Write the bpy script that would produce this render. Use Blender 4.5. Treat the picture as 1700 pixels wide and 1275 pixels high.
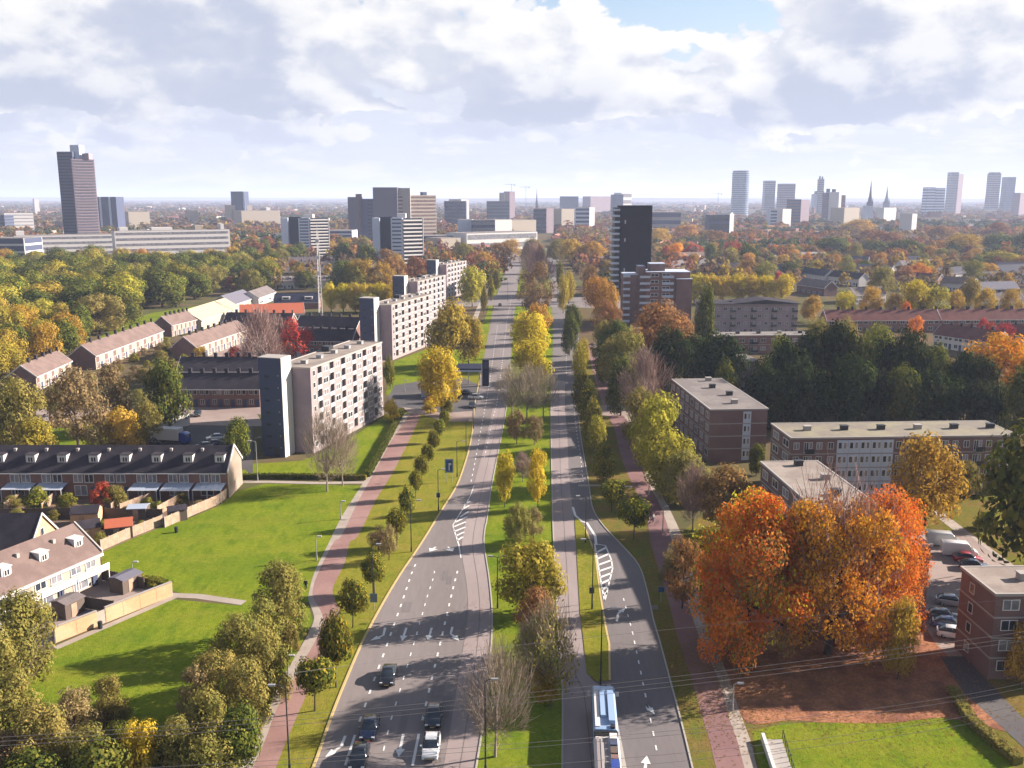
import bpy, bmesh, math, random
import numpy as np
from mathutils import Vector, Matrix
from mathutils.geometry import tessellate_polygon

for o in list(bpy.data.objects):
    bpy.data.objects.remove(o)
S = bpy.context.scene
C = S.collection
R = math.radians
rnd = random.Random(7)

# ------------------------------------------------------------------ camera, sky, sun, exposure
H = 56.0            # drone height
F = 1550.0          # focal length in pixels of the 1700 px photograph
PITCH = R(11.3)
cam = bpy.data.cameras.new('camera')
cam.sensor_width = 36
cam.lens = F / 1700 * 36
cam.clip_start = 0.5
cam.clip_end = 60000
camo = bpy.data.objects.new('camera', cam)
camo.location = (0, 0, H)
camo.rotation_euler = (R(90) - PITCH, 0, 0)
C.objects.link(camo)
S.camera = camo

SUN_EL, SUN_AZ = R(23.5), R(74)        # azimuth clockwise from +Y
sund = Vector((math.cos(SUN_EL) * math.sin(SUN_AZ), math.cos(SUN_EL) * math.cos(SUN_AZ), math.sin(SUN_EL)))
sl = bpy.data.lights.new('sun', 'SUN')
sl.energy = 5.0
sl.angle = R(0.5)
sl.color = (1.0, 0.88, 0.765)
so = bpy.data.objects.new('sun', sl)
so.rotation_euler = sund.to_track_quat('Z', 'Y').to_euler()
so.location = (200, 60, 200)
C.objects.link(so)

S.view_settings.view_transform = 'Standard'
S.view_settings.look = 'None'
S.view_settings.exposure = 1.80
S.view_settings.gamma = 1
S.view_settings.use_curve_mapping = False
try:
    S.cycles.use_denoising = True
    S.cycles.max_bounces = 6
    S.cycles.diffuse_bounces = 2
    S.cycles.transmission_bounces = 3
    S.cycles.volume_bounces = 0
    S.cycles.transparent_max_bounces = 6
    S.cycles.caustics_reflective = False
    S.cycles.caustics_refractive = False
except Exception:
    pass


class NT:
    """small helper to wire node trees"""
    def __init__(s, tree):
        s.t = tree
        s.t.nodes.clear()

    def n(s, typ, **kw):
        nd = s.t.nodes.new(typ)
        for k, v in kw.items():
            setattr(nd, k, v)
        return nd

    def set(s, inp, v):
        if hasattr(v, 'is_linked') or isinstance(v, bpy.types.NodeSocket):
            s.t.links.new(v, inp)
        else:
            try:
                inp.default_value = v
            except Exception:
                inp.default_value = tuple(v) + (1,)

    def math(s, op, a, b=0.0, c=None, clamp=False):
        nd = s.n('ShaderNodeMath', operation=op, use_clamp=clamp)
        s.set(nd.inputs[0], a)
        s.set(nd.inputs[1], b)
        if c is not None:
            s.set(nd.inputs[2], c)
        return nd.outputs[0]

    def vmath(s, op, a, b=(0, 0, 0)):
        nd = s.n('ShaderNodeVectorMath', operation=op)
        s.set(nd.inputs[0], a)
        s.set(nd.inputs[1], b)
        return nd.outputs[0]

    def mix(s, f, a, b, blend='MIX'):
        nd = s.n('ShaderNodeMix', data_type='RGBA', blend_type=blend)
        s.set(nd.inputs[0], f)
        s.set(nd.inputs[6], a if not isinstance(a, tuple) else tuple(a[:3]) + (1,))
        s.set(nd.inputs[7], b if not isinstance(b, tuple) else tuple(b[:3]) + (1,))
        return nd.outputs[2]

    def noise(s, vec, scale, detail=4, rough=.55, dist=0.0):
        nd = s.n('ShaderNodeTexNoise')
        if vec is not None:
            s.set(nd.inputs['Vector'], vec)
        nd.inputs['Scale'].default_value = scale
        nd.inputs['Detail'].default_value = detail
        nd.inputs['Roughness'].default_value = rough
        nd.inputs['Distortion'].default_value = dist
        return nd.outputs[0]

    def step(s, v, a, b, smooth=True):
        nd = s.n('ShaderNodeMapRange', interpolation_type='SMOOTHSTEP' if smooth else 'LINEAR')
        s.set(nd.inputs[0], v)
        s.set(nd.inputs[1], a)
        s.set(nd.inputs[2], b)
        return nd.outputs[0]


# world: Nishita sky with broken cumulus, thicker towards the horizon as clouds overlap there
W = bpy.data.worlds.new('World')
S.world = W
W.use_nodes = True
w = NT(W.node_tree)
sky = w.n('ShaderNodeTexSky', sky_type='NISHITA', sun_disc=False)
sky.sun_elevation = SUN_EL
sky.sun_rotation = SUN_AZ
sky.air_density = 1.0
sky.dust_density = 0.6
tc = w.n('ShaderNodeTexCoord')
sep = w.n('ShaderNodeSeparateXYZ')
w.set(sep.inputs[0], tc.outputs['Generated'])
dz = w.math('MAXIMUM', sep.outputs[2], 0.0)
cmb = w.n('ShaderNodeCombineXYZ')
w.set(cmb.inputs[0], sep.outputs[0])
w.set(cmb.inputs[1], sep.outputs[1])
w.set(cmb.inputs[2], w.math('MULTIPLY', dz, 1.7))
P0 = w.vmath('ADD', cmb.outputs[0], (3.37, 1.62, 0.35))
warp = w.n('ShaderNodeTexNoise')
w.set(warp.inputs['Vector'], P0)
warp.inputs['Scale'].default_value = 18
warp.inputs['Detail'].default_value = 4
P = w.vmath('ADD', P0, w.vmath('MULTIPLY', w.vmath('SUBTRACT', warp.outputs[1], (.5, .5, .5)), (.020, .020, .018)))


dzn = w.math('ADD', dz, w.math('MULTIPLY', w.math('SUBTRACT', w.noise(P, 9.0, 4, .6), .5), .075))      # uneven cloud bases


def puffs(p, big, sc):
    """cumulus: a broad swell with heaped round billows on it"""
    vo = w.n('ShaderNodeTexVoronoi', feature='F1', normalize=True)
    w.set(vo.inputs['Vector'], p)
    vo.inputs['Scale'].default_value = sc
    vo.inputs['Detail'].default_value = 2.0
    vo.inputs['Roughness'].default_value = .5
    fine = w.noise(p, sc * 1.35, 6, .64)
    s_ = w.math('ADD', w.math('MULTIPLY', w.noise(p, big, 2, .5), 1.0), w.math('MULTIPLY', fine, .34))
    return w.math('ADD', s_, w.math('MULTIPLY', w.math('SUBTRACT', .5, vo.outputs['Distance']), .50))


def ramp(stops):
    c = w.n('ShaderNodeValToRGB')
    w.set(c.inputs[0], dzn)
    e = c.color_ramp.elements
    e[0].position, e[1].position = stops[0][0], stops[-1][0]
    e[0].color = (stops[0][1],) * 3 + (1,)
    e[1].color = (stops[-1][1],) * 3 + (1,)
    for p_, v in stops[1:-1]:
        q = e.new(p_)
        q.color = (v, v, v, 1)
    return c.outputs[0]


def layer(p, big, sc, cov, edge, under, lo, hi, off):
    """one deck: crisp tops, lit from the sun side, grey undersides; returns mask and colour"""
    a = puffs(p, big, sc)
    b = puffs(w.vmath('ADD', p, off), big, sc)
    dn = w.math('ADD', w.math('SUBTRACT', a, .06), w.math('MULTIPLY', w.math('SUBTRACT', cov, .5), .9))
    mk_ = w.step(dn, .60, .60 + edge)
    lt = w.step(w.math('SUBTRACT', a, b), -.125, .135)
    th = w.step(dn, .62, .98)
    sh = w.math('ADD', w.math('MULTIPLY', lt, .66), w.math('MULTIPLY', w.math('SUBTRACT', 1.0, th), .40))
    sh = w.math('SUBTRACT', sh, w.math('MULTIPLY', w.step(dz, under + .055, under), .26), clamp=True)
    return mk_, w.mix(w.step(sh, .05, .92), lo, hi)


# thin streaky layer low down
pst = w.n('ShaderNodeCombineXYZ')
w.set(pst.inputs[0], sep.outputs[0])
w.set(pst.inputs[1], sep.outputs[1])
w.set(pst.inputs[2], w.math('MULTIPLY', dz, 5.0))
st = w.noise(w.vmath('ADD', pst.outputs[0], (1.3, 7.7, 0)), 9.0, 7, .68)
stm = w.math('MULTIPLY', w.step(st, .38, .60), w.step(dz, .17, .07))
stcol = w.mix(w.step(st, .42, .66), (.196, .211, .255), (.255, .258, .274))
skyc = w.n('ShaderNodeVectorMath', operation='SCALE')
w.set(skyc.inputs[0], sky.outputs[0])
skyc.inputs['Scale'].default_value = 0.050
base = w.mix(w.math('MULTIPLY', w.step(dz, .26, .03), .92), skyc.outputs[0], (.217, .228, .270))
c1 = w.mix(stm, base, stcol)
GREY, LIT = (.162, .177, .219), (.292, .289, .286)
mA, cA = layer(w.vmath('ADD', P, (5.1, 2.2, 1.4)), 7.5, 19.0, ramp([(0, .20), (.045, .34), (.062, .52), (.10, .56), (.16, .33), (.4, .33), (1, .2)]), .06, .05, (.182, .196, .240), (.278, .277, .280), (.012, -.002, .022))
c2 = w.mix(w.math('MULTIPLY', mA, .85), c1, cA)
mB, cB = layer(P, 5.2, 14.0, ramp([(0, .10), (.066, .22), (.086, .60), (.13, .57), (.18, .455), (.35, .40), (.6, .30), (1, .16)]), .032, .078, GREY, LIT, (.022, -.003, .036))
c2 = w.mix(mB, c2, cB)
bg = w.n('ShaderNodeBackground')
w.set(bg.inputs[0], c2)
bg.inputs[1].default_value = 1.0
W.cycles.sampling_method = 'MANUAL'
W.cycles.sample_map_resolution = 512
wo = w.n('ShaderNodeOutputWorld')
w.t.links.new(bg.outputs[0], wo.inputs[0])

# ------------------------------------------------------------------ projection helpers: a pixel of the photograph to a point on a level plane
CP, SP = math.cos(PITCH), math.sin(PITCH)


def G(px, py, z=0.0):
    u, t = (px - 850) / F, (py - 637.5) / F
    s = (H - z) / (SP + t * CP)
    return (u * s, s * (CP - t * SP))


def G3(px, py, z=0.0, dz=0.0):
    x, y = G(px, py, z)
    return (x, y, z + dz)


def depth(Y, z=0.0):
    return Y * CP + (H - z) * SP


def top_z(Y, py):
    t = (py - 637.5) / F
    return H - Y * (SP + t * CP) / (CP - t * SP)


def row_y(py):
    return G(850, py)[1]


def x_at(px, Y, z=0.0):
    return (px - 850) / F * depth(Y, z)


# ------------------------------------------------------------------ object helpers
def tag(o, label=None, cat=None, group=None, kind=None):
    if label:
        o['label'] = label
    if cat:
        o['category'] = cat
    if group:
        o['group'] = group
    if kind:
        o['kind'] = kind
    return o


def link(name, data, parent=None, loc=(0, 0, 0), rz=0.0, sc=None):
    o = bpy.data.objects.new(name, data)
    o.location = loc
    if rz:
        o.rotation_euler = (0, 0, rz)
    if sc is not None:
        o.scale = sc if hasattr(sc, '__len__') else (sc, sc, sc)
    if parent is not None:
        o.parent = parent
    C.objects.link(o)
    return o


def empty(name, loc=(0, 0, 0), rz=0.0, label=None, cat=None, group=None, sc=None):
    o = link(name, None, None, loc, rz, sc)
    o.empty_display_size = .2
    return tag(o, label, cat, group)


KIDS = {}


def copy_tree(o, parent=None):
    c = o.copy()
    C.objects.link(c)
    if parent is not None:
        c.parent = parent
    for ch in o.children:
        copy_tree(ch, c)
    return c


class MB:
    """collects faces and builds them as one mesh"""
    def __init__(s):
        s.v, s.f, s.m = [], [], []

    def quad(s, a, b, c, d, m=0):
        n = len(s.v)
        s.v += [tuple(a), tuple(b), tuple(c), tuple(d)]
        s.f.append((n, n + 1, n + 2, n + 3))
        s.m.append(m)

    def box(s, x0, x1, y0, y1, z0, z1, m=0):
        n = len(s.v)
        s.v += [(x0, y0, z0), (x1, y0, z0), (x1, y1, z0), (x0, y1, z0), (x0, y0, z1), (x1, y0, z1), (x1, y1, z1), (x0, y1, z1)]
        for f in ((3, 2, 1, 0), (4, 5, 6, 7), (0, 1, 5, 4), (1, 2, 6, 5), (2, 3, 7, 6), (3, 0, 4, 7)):
            s.f.append(tuple(n + i for i in f))
            s.m.append(m)
        return s

    def prism(s, poly, z0, z1, m=0, mtop=None):
        """upright prism over a 2-D polygon"""
        a = sum(poly[i][0] * poly[(i + 1) % len(poly)][1] - poly[(i + 1) % len(poly)][0] * poly[i][1] for i in range(len(poly)))
        if a < 0:
            poly = poly[::-1]
        n, k = len(s.v), len(poly)
        s.v += [(x, y, z0) for x, y in poly] + [(x, y, z1) for x, y in poly]
        for i in range(k):
            j = (i + 1) % k
            s.f.append((n + i, n + j, n + k + j, n + k + i))
            s.m.append(m)
        for t in tessellate_polygon([[Vector((x, y, 0)) for x, y in poly]]):
            p = [poly[i] for i in t]
            ar = (p[1][0] - p[0][0]) * (p[2][1] - p[0][1]) - (p[2][0] - p[0][0]) * (p[1][1] - p[0][1])
            if ar < 0:
                t = t[::-1]
            s.f.append(tuple(n + k + i for i in t))
            s.m.append(m if mtop is None else mtop)
            s.f.append(tuple(n + i for i in t[::-1]))
            s.m.append(m)
        return s

    def profile(s, poly, x0, x1, m=0):
        """a polygon in y,z extruded along x"""
        a = sum(poly[i][0] * poly[(i + 1) % len(poly)][1] - poly[(i + 1) % len(poly)][0] * poly[i][1] for i in range(len(poly)))
        if a < 0:
            poly = poly[::-1]
        n, k = len(s.v), len(poly)
        s.v += [(x0, y, z) for y, z in poly] + [(x1, y, z) for y, z in poly]
        for i in range(k):
            j = (i + 1) % k
            s.f.append((n + i, n + k + i, n + k + j, n + j)[::-1])
            s.m.append(m)
        s.f.append(tuple(n + k + i for i in range(k)))
        s.m.append(m)
        s.f.append(tuple(n + i for i in range(k))[::-1])
        s.m.append(m)
        return s

    def tube(s, pts, rads, sides=6, m=0, cap=True):
        n0 = len(s.v)
        for i, p in enumerate(pts):
            p = Vector(p)
            d = (Vector(pts[min(i + 1, len(pts) - 1)]) - Vector(pts[max(i - 1, 0)])).normalized()
            a = d.orthogonal().normalized() if abs(d.z) < .99 else Vector((1, 0, 0))
            b = d.cross(a).normalized()
            a = b.cross(d).normalized()
            for k in range(sides):
                t = 2 * math.pi * k / sides
                s.v.append(tuple(p + (a * math.cos(t) + b * math.sin(t)) * rads[i]))
        for i in range(len(pts) - 1):
            for k in range(sides):
                l = (k + 1) % sides
                s.f.append((n0 + i * sides + k, n0 + i * sides + l, n0 + (i + 1) * sides + l, n0 + (i + 1) * sides + k))
                s.m.append(m)
        if cap:
            s.f.append(tuple(n0 + k for k in range(sides))[::-1])
            s.m.append(m)
            e = n0 + (len(pts) - 1) * sides
            s.f.append(tuple(e + k for k in range(sides)))
            s.m.append(m)
        return s

    def add(s, o, mat4=None):
        n = len(s.v)
        s.v += [tuple(mat4 @ Vector(v)) if mat4 else v for v in o.v]
        s.f += [tuple(n + i for i in f) for f in o.f]
        s.m += o.m
        return s

    def mesh(s, name, mats, smooth=False):
        me = bpy.data.meshes.new(name)
        me.from_pydata(s.v, [], s.f)
        for q in (mats if isinstance(mats, (list, tuple)) else [mats]):
            me.materials.append(q)
        if any(s.m):
            me.polygons.foreach_set('material_index', s.m)
        if smooth:
            me.polygons.foreach_set('use_smooth', [True] * len(s.f))
        me.update()
        return me

    def build(s, name, mats, parent=None, loc=(0, 0, 0), rz=0.0, smooth=False):
        return link(name, s.mesh(name, mats, smooth), parent, loc, rz)


def bevel(me, w_, seg=2, ang=35):
    bm = bmesh.new()
    bm.from_mesh(me)
    bmesh.ops.remove_doubles(bm, verts=bm.verts, dist=1e-4)
    ed = [e for e in bm.edges if len(e.link_faces) == 2 and e.calc_face_angle(0) > R(ang)]
    bmesh.ops.bevel(bm, geom=ed, offset=w_, segments=seg, profile=.6, affect='EDGES', clamp_overlap=True)
    for f in bm.faces:
        f.smooth = True
    bm.to_mesh(me)
    bm.free()
    return me


# ------------------------------------------------------------------ materials
MATS = {}


def mat(name, col, rough=.85, var=.18, scale=.6, col2=None, scale2=6.0, metal=0.0, spec=.3, bump=0.0, stretch=None, objvar=0.0, coat=0.0):
    """principled surface: base colour varied by noise in place (grain and wear), optional second colour in blotches"""
    if name in MATS:
        return MATS[name]
    m = bpy.data.materials.new(name)
    m.use_nodes = True
    t = NT(m.node_tree)
    ge = t.n('ShaderNodeNewGeometry')
    vec = ge.outputs['Position']
    if stretch:
        vec = t.vmath('MULTIPLY', vec, stretch)
    c = tuple(col) + (1,)
    if col2:
        f = t.step(t.noise(vec, scale, 5, .6), .40, .62)
        c = t.mix(f, c, tuple(col2) + (1,))
    nz = t.noise(vec, scale2, 4, .65)
    k = t.math('ADD', .78 * (1 - var), t.math('MULTIPLY', nz, .78 * 2 * var))
    if objvar:
        oi = t.n('ShaderNodeObjectInfo')
        k = t.math('MULTIPLY', k, t.math('ADD', 1 - objvar, t.math('MULTIPLY', oi.outputs['Random'], 2 * objvar)))
    sc = t.n('ShaderNodeVectorMath', operation='SCALE')
    t.set(sc.inputs[0], c if not isinstance(c, tuple) else c[:3])
    t.set(sc.inputs['Scale'], k)
    b = t.n('ShaderNodeBsdfPrincipled')
    t.set(b.inputs['Base Color'], sc.outputs[0])
    b.inputs['Roughness'].default_value = rough
    b.inputs['Metallic'].default_value = metal
    b.inputs['Specular IOR Level'].default_value = spec
    b.inputs['Coat Weight'].default_value = coat
    if bump:
        bp = t.n('ShaderNodeBump')
        bp.inputs['Strength'].default_value = bump
        bp.inputs['Distance'].default_value = .05
        t.set(bp.inputs['Height'], t.noise(vec, scale2 * 2, 3))
        t.set(b.inputs['Normal'], bp.outputs[0])
    o = t.n('ShaderNodeOutputMaterial')
    t.t.links.new(b.outputs[0], o.inputs[0])
    MATS[name] = m
    return m


def leafmat(name, a, b, c, trans=.35, objvar=.16):
    """foliage: clump-sized patches of a and b, single leaves straying to c"""
    m = bpy.data.materials.new(name)
    m.use_nodes = True
    t = NT(m.node_tree)
    t_c = t.n('ShaderNodeTexCoord')
    ge = t.n('ShaderNodeNewGeometry')
    oi = t.n('ShaderNodeObjectInfo')
    off = t.vmath('ADD', t_c.outputs['Object'], t.vmath('MULTIPLY', (1, 1, 1), (0, 0, 0)))
    cmbn = t.n('ShaderNodeCombineXYZ')
    t.set(cmbn.inputs[0], t.math('MULTIPLY', oi.outputs['Random'], 37.0))
    off = t.vmath('ADD', t_c.outputs['Object'], cmbn.outputs[0])
    f1 = t.step(t.noise(off, 3.2, 3, .6), .36, .64)
    col = t.mix(f1, a, b)
    f2 = t.step(ge.outputs['Random Per Island'], .62, 1.0)
    col = t.mix(f2, col, c)
    hs = t.n('ShaderNodeHueSaturation')
    t.set(hs.inputs['Color'], col)
    t.set(hs.inputs['Hue'], t.math('ADD', .5 - .018, t.math('MULTIPLY', t.math('FRACT', t.math('MULTIPLY', oi.outputs['Random'], 7.31)), .036)))
    t.set(hs.inputs['Value'], t.math('ADD', 1 - objvar, t.math('MULTIPLY', oi.outputs['Random'], 2 * objvar)))
    d = t.n('ShaderNodeBsdfDiffuse')
    t.set(d.inputs[0], hs.outputs[0])
    tr = t.n('ShaderNodeBsdfTranslucent')
    t.set(tr.inputs[0], hs.outputs[0])
    mx = t.n('ShaderNodeMixShader')
    mx.inputs[0].default_value = trans
    t.t.links.new(d.outputs[0], mx.inputs[1])
    t.t.links.new(tr.outputs[0], mx.inputs[2])
    o = t.n('ShaderNodeOutputMaterial')
    t.t.links.new(mx.outputs[0], o.inputs[0])
    MATS[name] = m
    return m


def attrmat(name, trans=0.0, rough=.9):
    """surface whose own colour comes from a per-face attribute (many far things in one mesh)"""
    m = bpy.data.materials.new(name)
    m.use_nodes = True
    t = NT(m.node_tree)
    at = t.n('ShaderNodeAttribute', attribute_name='tint')
    d = t.n('ShaderNodeBsdfDiffuse')
    t.set(d.inputs[0], at.outputs['Color'])
    o = t.n('ShaderNodeOutputMaterial')
    sh = d.outputs[0]
    if trans:
        tr = t.n('ShaderNodeBsdfTranslucent')
        t.set(tr.inputs[0], at.outputs['Color'])
        mx = t.n('ShaderNodeMixShader')
        mx.inputs[0].default_value = trans
        t.t.links.new(sh, mx.inputs[1])
        t.t.links.new(tr.outputs[0], mx.inputs[2])
        sh = mx.outputs[0]
    t.t.links.new(sh, o.inputs[0])
    MATS[name] = m
    return m


M = {}
M['asphalt'] = mat('asphalt', (.180, .153, .149), .9, .2, .05, (.214, .183, .178), 2.2, stretch=(1, .10, 1))
M['asphalt_slip'] = mat('asphalt_slip', (.148, .130, .131), .9, .2, .05, (.176, .155, .154), 2.2, stretch=(1, .12, 1))
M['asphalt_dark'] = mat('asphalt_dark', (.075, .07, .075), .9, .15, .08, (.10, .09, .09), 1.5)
M['concrete_lane'] = mat('concrete_lane', (.275, .222, .215), .9, .10, .09, (.315, .26, .25), 1.1, stretch=(1, .2, 1))
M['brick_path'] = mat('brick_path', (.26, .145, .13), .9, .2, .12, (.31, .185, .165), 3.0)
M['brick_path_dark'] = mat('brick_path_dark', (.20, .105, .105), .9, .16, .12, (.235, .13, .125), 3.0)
M['slab_path'] = mat('slab_path', (.33, .275, .235), .9, .12, .3, (.38, .325, .28), 3.0)
M['paving'] = mat('paving', (.27, .20, .18), .9, .15, .1, (.32, .25, .22), 2.0)
M['kerb'] = mat('kerb', (.38, .35, .31), .85, .12, .4)
M['kerb_yellow'] = mat('kerb_yellow', (.50, .38, .16), .85, .15, .4)
M['paint'] = mat('road_paint', (.72, .70, .68), .7, .18, .8)
M['white'] = mat('white_paint', (.62, .595, .585), .6, .06, .4)
M['cream'] = mat('cream_render', (.40, .345, .28), .8, .1, .3)
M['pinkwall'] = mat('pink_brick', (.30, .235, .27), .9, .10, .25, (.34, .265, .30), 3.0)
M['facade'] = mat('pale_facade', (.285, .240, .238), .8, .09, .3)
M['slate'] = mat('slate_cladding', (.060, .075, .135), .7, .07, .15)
M['brick'] = mat('red_brown_brick', (.20, .105, .088), .92, .18, .25, (.245, .135, .11), 4.0)
M['brick_purple'] = mat('purple_brown_brick', (.175, .105, .10), .92, .18, .25, (.215, .135, .125), 4.0)
M['brick_buff'] = mat('buff_brick', (.48, .30, .17), .92, .14, .25, (.54, .36, .22), 4.0)
M['stone'] = mat('grey_stone', (.36, .33, .31), .9, .12, .3)
M['roof_dark'] = mat('dark_roof_tile', (.040, .036, .046), .75, .25, .3, (.058, .05, .06), 5.0, spec=.06)
M['roof_brown'] = mat('brown_roof_tile', (.165, .118, .108), .9, .16, .4, (.20, .145, .13), 4.0, spec=.06)
M['roof_red'] = mat('red_roof_tile', (.185, .080, .068), .9, .25, .4, (.135, .062, .056), 4.0, spec=.06)
M['roof_orange'] = mat('orange_roof_tile', (.44, .13, .075), .9, .15, .4, spec=.06)
M['roof_grey'] = mat('grey_roof_tile', (.19, .16, .16), .9, .2, .4, (.15, .13, .13), 4.0, spec=.06)
M['roof_cream'] = mat('pale_roof', (.45, .38, .27), .8, .08, .4, spec=.06)
M['roof_slate'] = mat('slate_roof', (.15, .145, .18), .8, .12, .4, spec=.06)
M['roof_navy'] = mat('navy_roof', (.03, .034, .06), .6, .2, .4, spec=.06)
M['bitumen'] = mat('flat_roof_felt', (.235, .19, .165), .95, .22, .22, (.31, .26, .225), 1.6)
M['bitumen_grey'] = mat('flat_roof_gravel', (.165, .142, .135), .95, .25, .2, (.215, .188, .175), 1.6)
M['moss'] = mat('mossy_roof_felt', (.195, .168, .138), .95, .26, .18, (.25, .222, .15), 1.3)
M['glass'] = mat('window_glass', (.035, .045, .06), .12, .35, .5, spec=.6)
M['glass_blue'] = mat('blue_glass', (.10, .16, .24), .2, .2, .08, (.16, .22, .30), .4, spec=.6)
M['curtain'] = mat('curtained_glass', (.26, .25, .27), .35, .3, .5, (.14, .15, .18), 1.1, spec=.5)
M['curtain_pale'] = mat('pale_curtained_glass', (.25, .225, .235), .4, .3, .5, (.16, .145, .155), 1.1, spec=.5)
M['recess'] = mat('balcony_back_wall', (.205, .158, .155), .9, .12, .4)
M['gable_brick'] = mat('pale_gable_brick', (.31, .245, .195), .92, .2, .3, (.25, .195, .155), 5.0)
M['frame'] = mat('window_frame', (.74, .71, .69), .6, .06)
M['bluewhite'] = mat('blue_white_panel', (.50, .56, .68), .7, .06, .4)
M['metal_dark'] = mat('dark_metal', (.035, .038, .045), .5, .15, 1.0, metal=.3)
M['metal'] = mat('galvanised_metal', (.42, .42, .43), .45, .1, 1.0, metal=.5)
M['rail'] = mat('balcony_rail', (.44, .43, .46), .5, .1)
M['wood'] = mat('weathered_wood', (.33, .23, .16), .9, .2, 1.2, (.40, .29, .21), 5.0)
M['shed'] = mat('shed_timber', (.12, .09, .075), .9, .2, 1.2)
M['awning'] = mat('polycarbonate_awning', (.40, .45, .55), .35, .08, .6)
M['black'] = mat('black_cladding', (.008, .006, .011), .95, .25, .2, (.013, .010, .016), 1.0, spec=.04)
M['bark'] = mat('bark', (.10, .075, .058), .95, .3, 1.5)
M['bark_dark'] = mat('dark_bark', (.05, .038, .032), .95, .3, 1.5)
M['bark_pale'] = mat('pale_bark', (.27, .22, .18), .95, .25, 1.5)
M['rubber'] = mat('tyre_rubber', (.016, .016, .018), .9, .1)
M['chrome'] = mat('wheel_alloy', (.45, .45, .47), .35, .1, metal=.8)
M['lamp_red'] = mat('tail_lamp', (.35, .02, .02), .3, .05)
M['lamp_clear'] = mat('head_lamp', (.7, .72, .75), .2, .05)
M['blue'] = mat('sign_blue', (.025, .09, .25), .5, .08)
M['bus_blue'] = mat('bus_blue', (.03, .06, .28), .3, .08, coat=.5)
M['bus_light'] = mat('bus_light_blue', (.30, .42, .62), .35, .08, coat=.3)
M['skin'] = mat('skin', (.5, .33, .25), .7, .05)
M['cloth_dark'] = mat('dark_cloth', (.02, .022, .03), .9, .2)
M['cloth_white'] = mat('white_cloth', (.72, .7, .68), .9, .05)
M['cloth_blue'] = mat('denim_cloth', (.05, .08, .16), .9, .1)
M['wire'] = mat('power_cable', (.17, .155, .16), .5, .05, metal=.3)
M['soil'] = mat('bare_soil', (.16, .10, .07), .95, .25, .5, (.21, .14, .09), 3.0)
HAZE = 1.0e-4
# ------------------------------------------------------------------ setting: ground, lawns, roads, paths
def grassmat(name, a, b, c, sc=.06):
    m = bpy.data.materials.new(name)
    m.use_nodes = True
    t = NT(m.node_tree)
    ge = t.n('ShaderNodeNewGeometry')
    p = ge.outputs['Position']
    f1 = t.step(t.noise(p, sc, 6, .68), .36, .62)
    f3 = t.step(t.noise(t.vmath('MULTIPLY', p, (.35, 1.0, 1)), .22, 5, .7), .44, .66)
    f2 = t.step(t.noise(t.vmath('MULTIPLY', p, (1.0, .35, 1)), .55, 5, .7), .42, .68)
    col = t.mix(f1, a, b)
    col = t.mix(t.math('MULTIPLY', f2, .75), col, c)
    col = t.mix(t.math('MULTIPLY', f3, .55), col, (b[0] * 1.12, b[1] * .95, b[2] * 1.5))
    nz = t.noise(p, 1.7, 6, .78)
    s_ = t.n('ShaderNodeVectorMath', operation='SCALE')
    t.set(s_.inputs[0], col)
    t.set(s_.inputs['Scale'], t.math('ADD', .30, t.math('MULTIPLY', nz, 1.4)))
    d = t.n('ShaderNodeBsdfDiffuse')
    t.set(d.inputs[0], s_.outputs[0])
    bp = t.n('ShaderNodeBump')
    bp.inputs['Strength'].default_value = .7
    bp.inputs['Distance'].default_value = .12
    t.set(bp.inputs['Height'], t.noise(p, 5.0, 4, .7))
    t.set(d.inputs['Normal'], bp.outputs[0])
    o = t.n('ShaderNodeOutputMaterial')
    t.t.links.new(d.outputs[0], o.inputs[0])
    M[name] = m
    return m


grassmat('grass', (.104, .148, .012), (.150, .178, .015), (.066, .115, .010))
grassmat('grass_verge', (.150, .155, .019), (.180, .165, .024), (.105, .130, .016))
grassmat('grass_leafy', (.115, .118, .022), (.150, .105, .032), (.080, .105, .018), .2)


def groundmat():
    """open country: mottled fields, gardens, paving and wood floor"""
    m = bpy.data.materials.new('country_ground')
    m.use_nodes = True
    t = NT(m.node_tree)
    ge = t.n('ShaderNodeNewGeometry')
    p = ge.outputs['Position']
    a = t.step(t.noise(p, .02, 6, .6), .38, .62)
    b = t.step(t.noise(p, .11, 5, .6), .42, .6)
    c = t.step(t.noise(p, .0035, 4, .55), .40, .60)
    col = t.mix(a, (.085, .085, .035), (.125, .085, .055))
    col = t.mix(t.math('MULTIPLY', b, .7), col, (.065, .075, .03))
    col = t.mix(t.math('MULTIPLY', c, .55), col, (.12, .075, .05))
    d = t.n('ShaderNodeBsdfDiffuse')
    t.set(d.inputs[0], col)
    o = t.n('ShaderNodeOutputMaterial')
    t.t.links.new(d.outputs[0], o.inputs[0])
    M['country'] = m


groundmat()


NSHEET = [0]


def sheet(name, pts, z, m, kind='structure', parent=None):
    """flat sheet over a polygon of world points"""
    NSHEET[0] += 1
    z = z + .00031 * NSHEET[0]          # no two sheets share a level
    me = bpy.data.meshes.new(name)
    tri = tessellate_polygon([[Vector((x, y, 0)) for x, y in pts]])
    fs = []
    for t in tri:
        p = [pts[i] for i in t]
        ar = (p[1][0] - p[0][0]) * (p[2][1] - p[0][1]) - (p[2][0] - p[0][0]) * (p[1][1] - p[0][1])
        fs.append(tuple(t) if ar > 0 else tuple(t[::-1]))
    me.from_pydata([(x, y, z) for x, y in pts], [], fs)
    me.materials.append(M[m] if isinstance(m, str) else m)
    me.update()
    return tag(link(name, me, parent), kind=kind)


def gp(px):
    return [G(x, y) for x, y in px]


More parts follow.
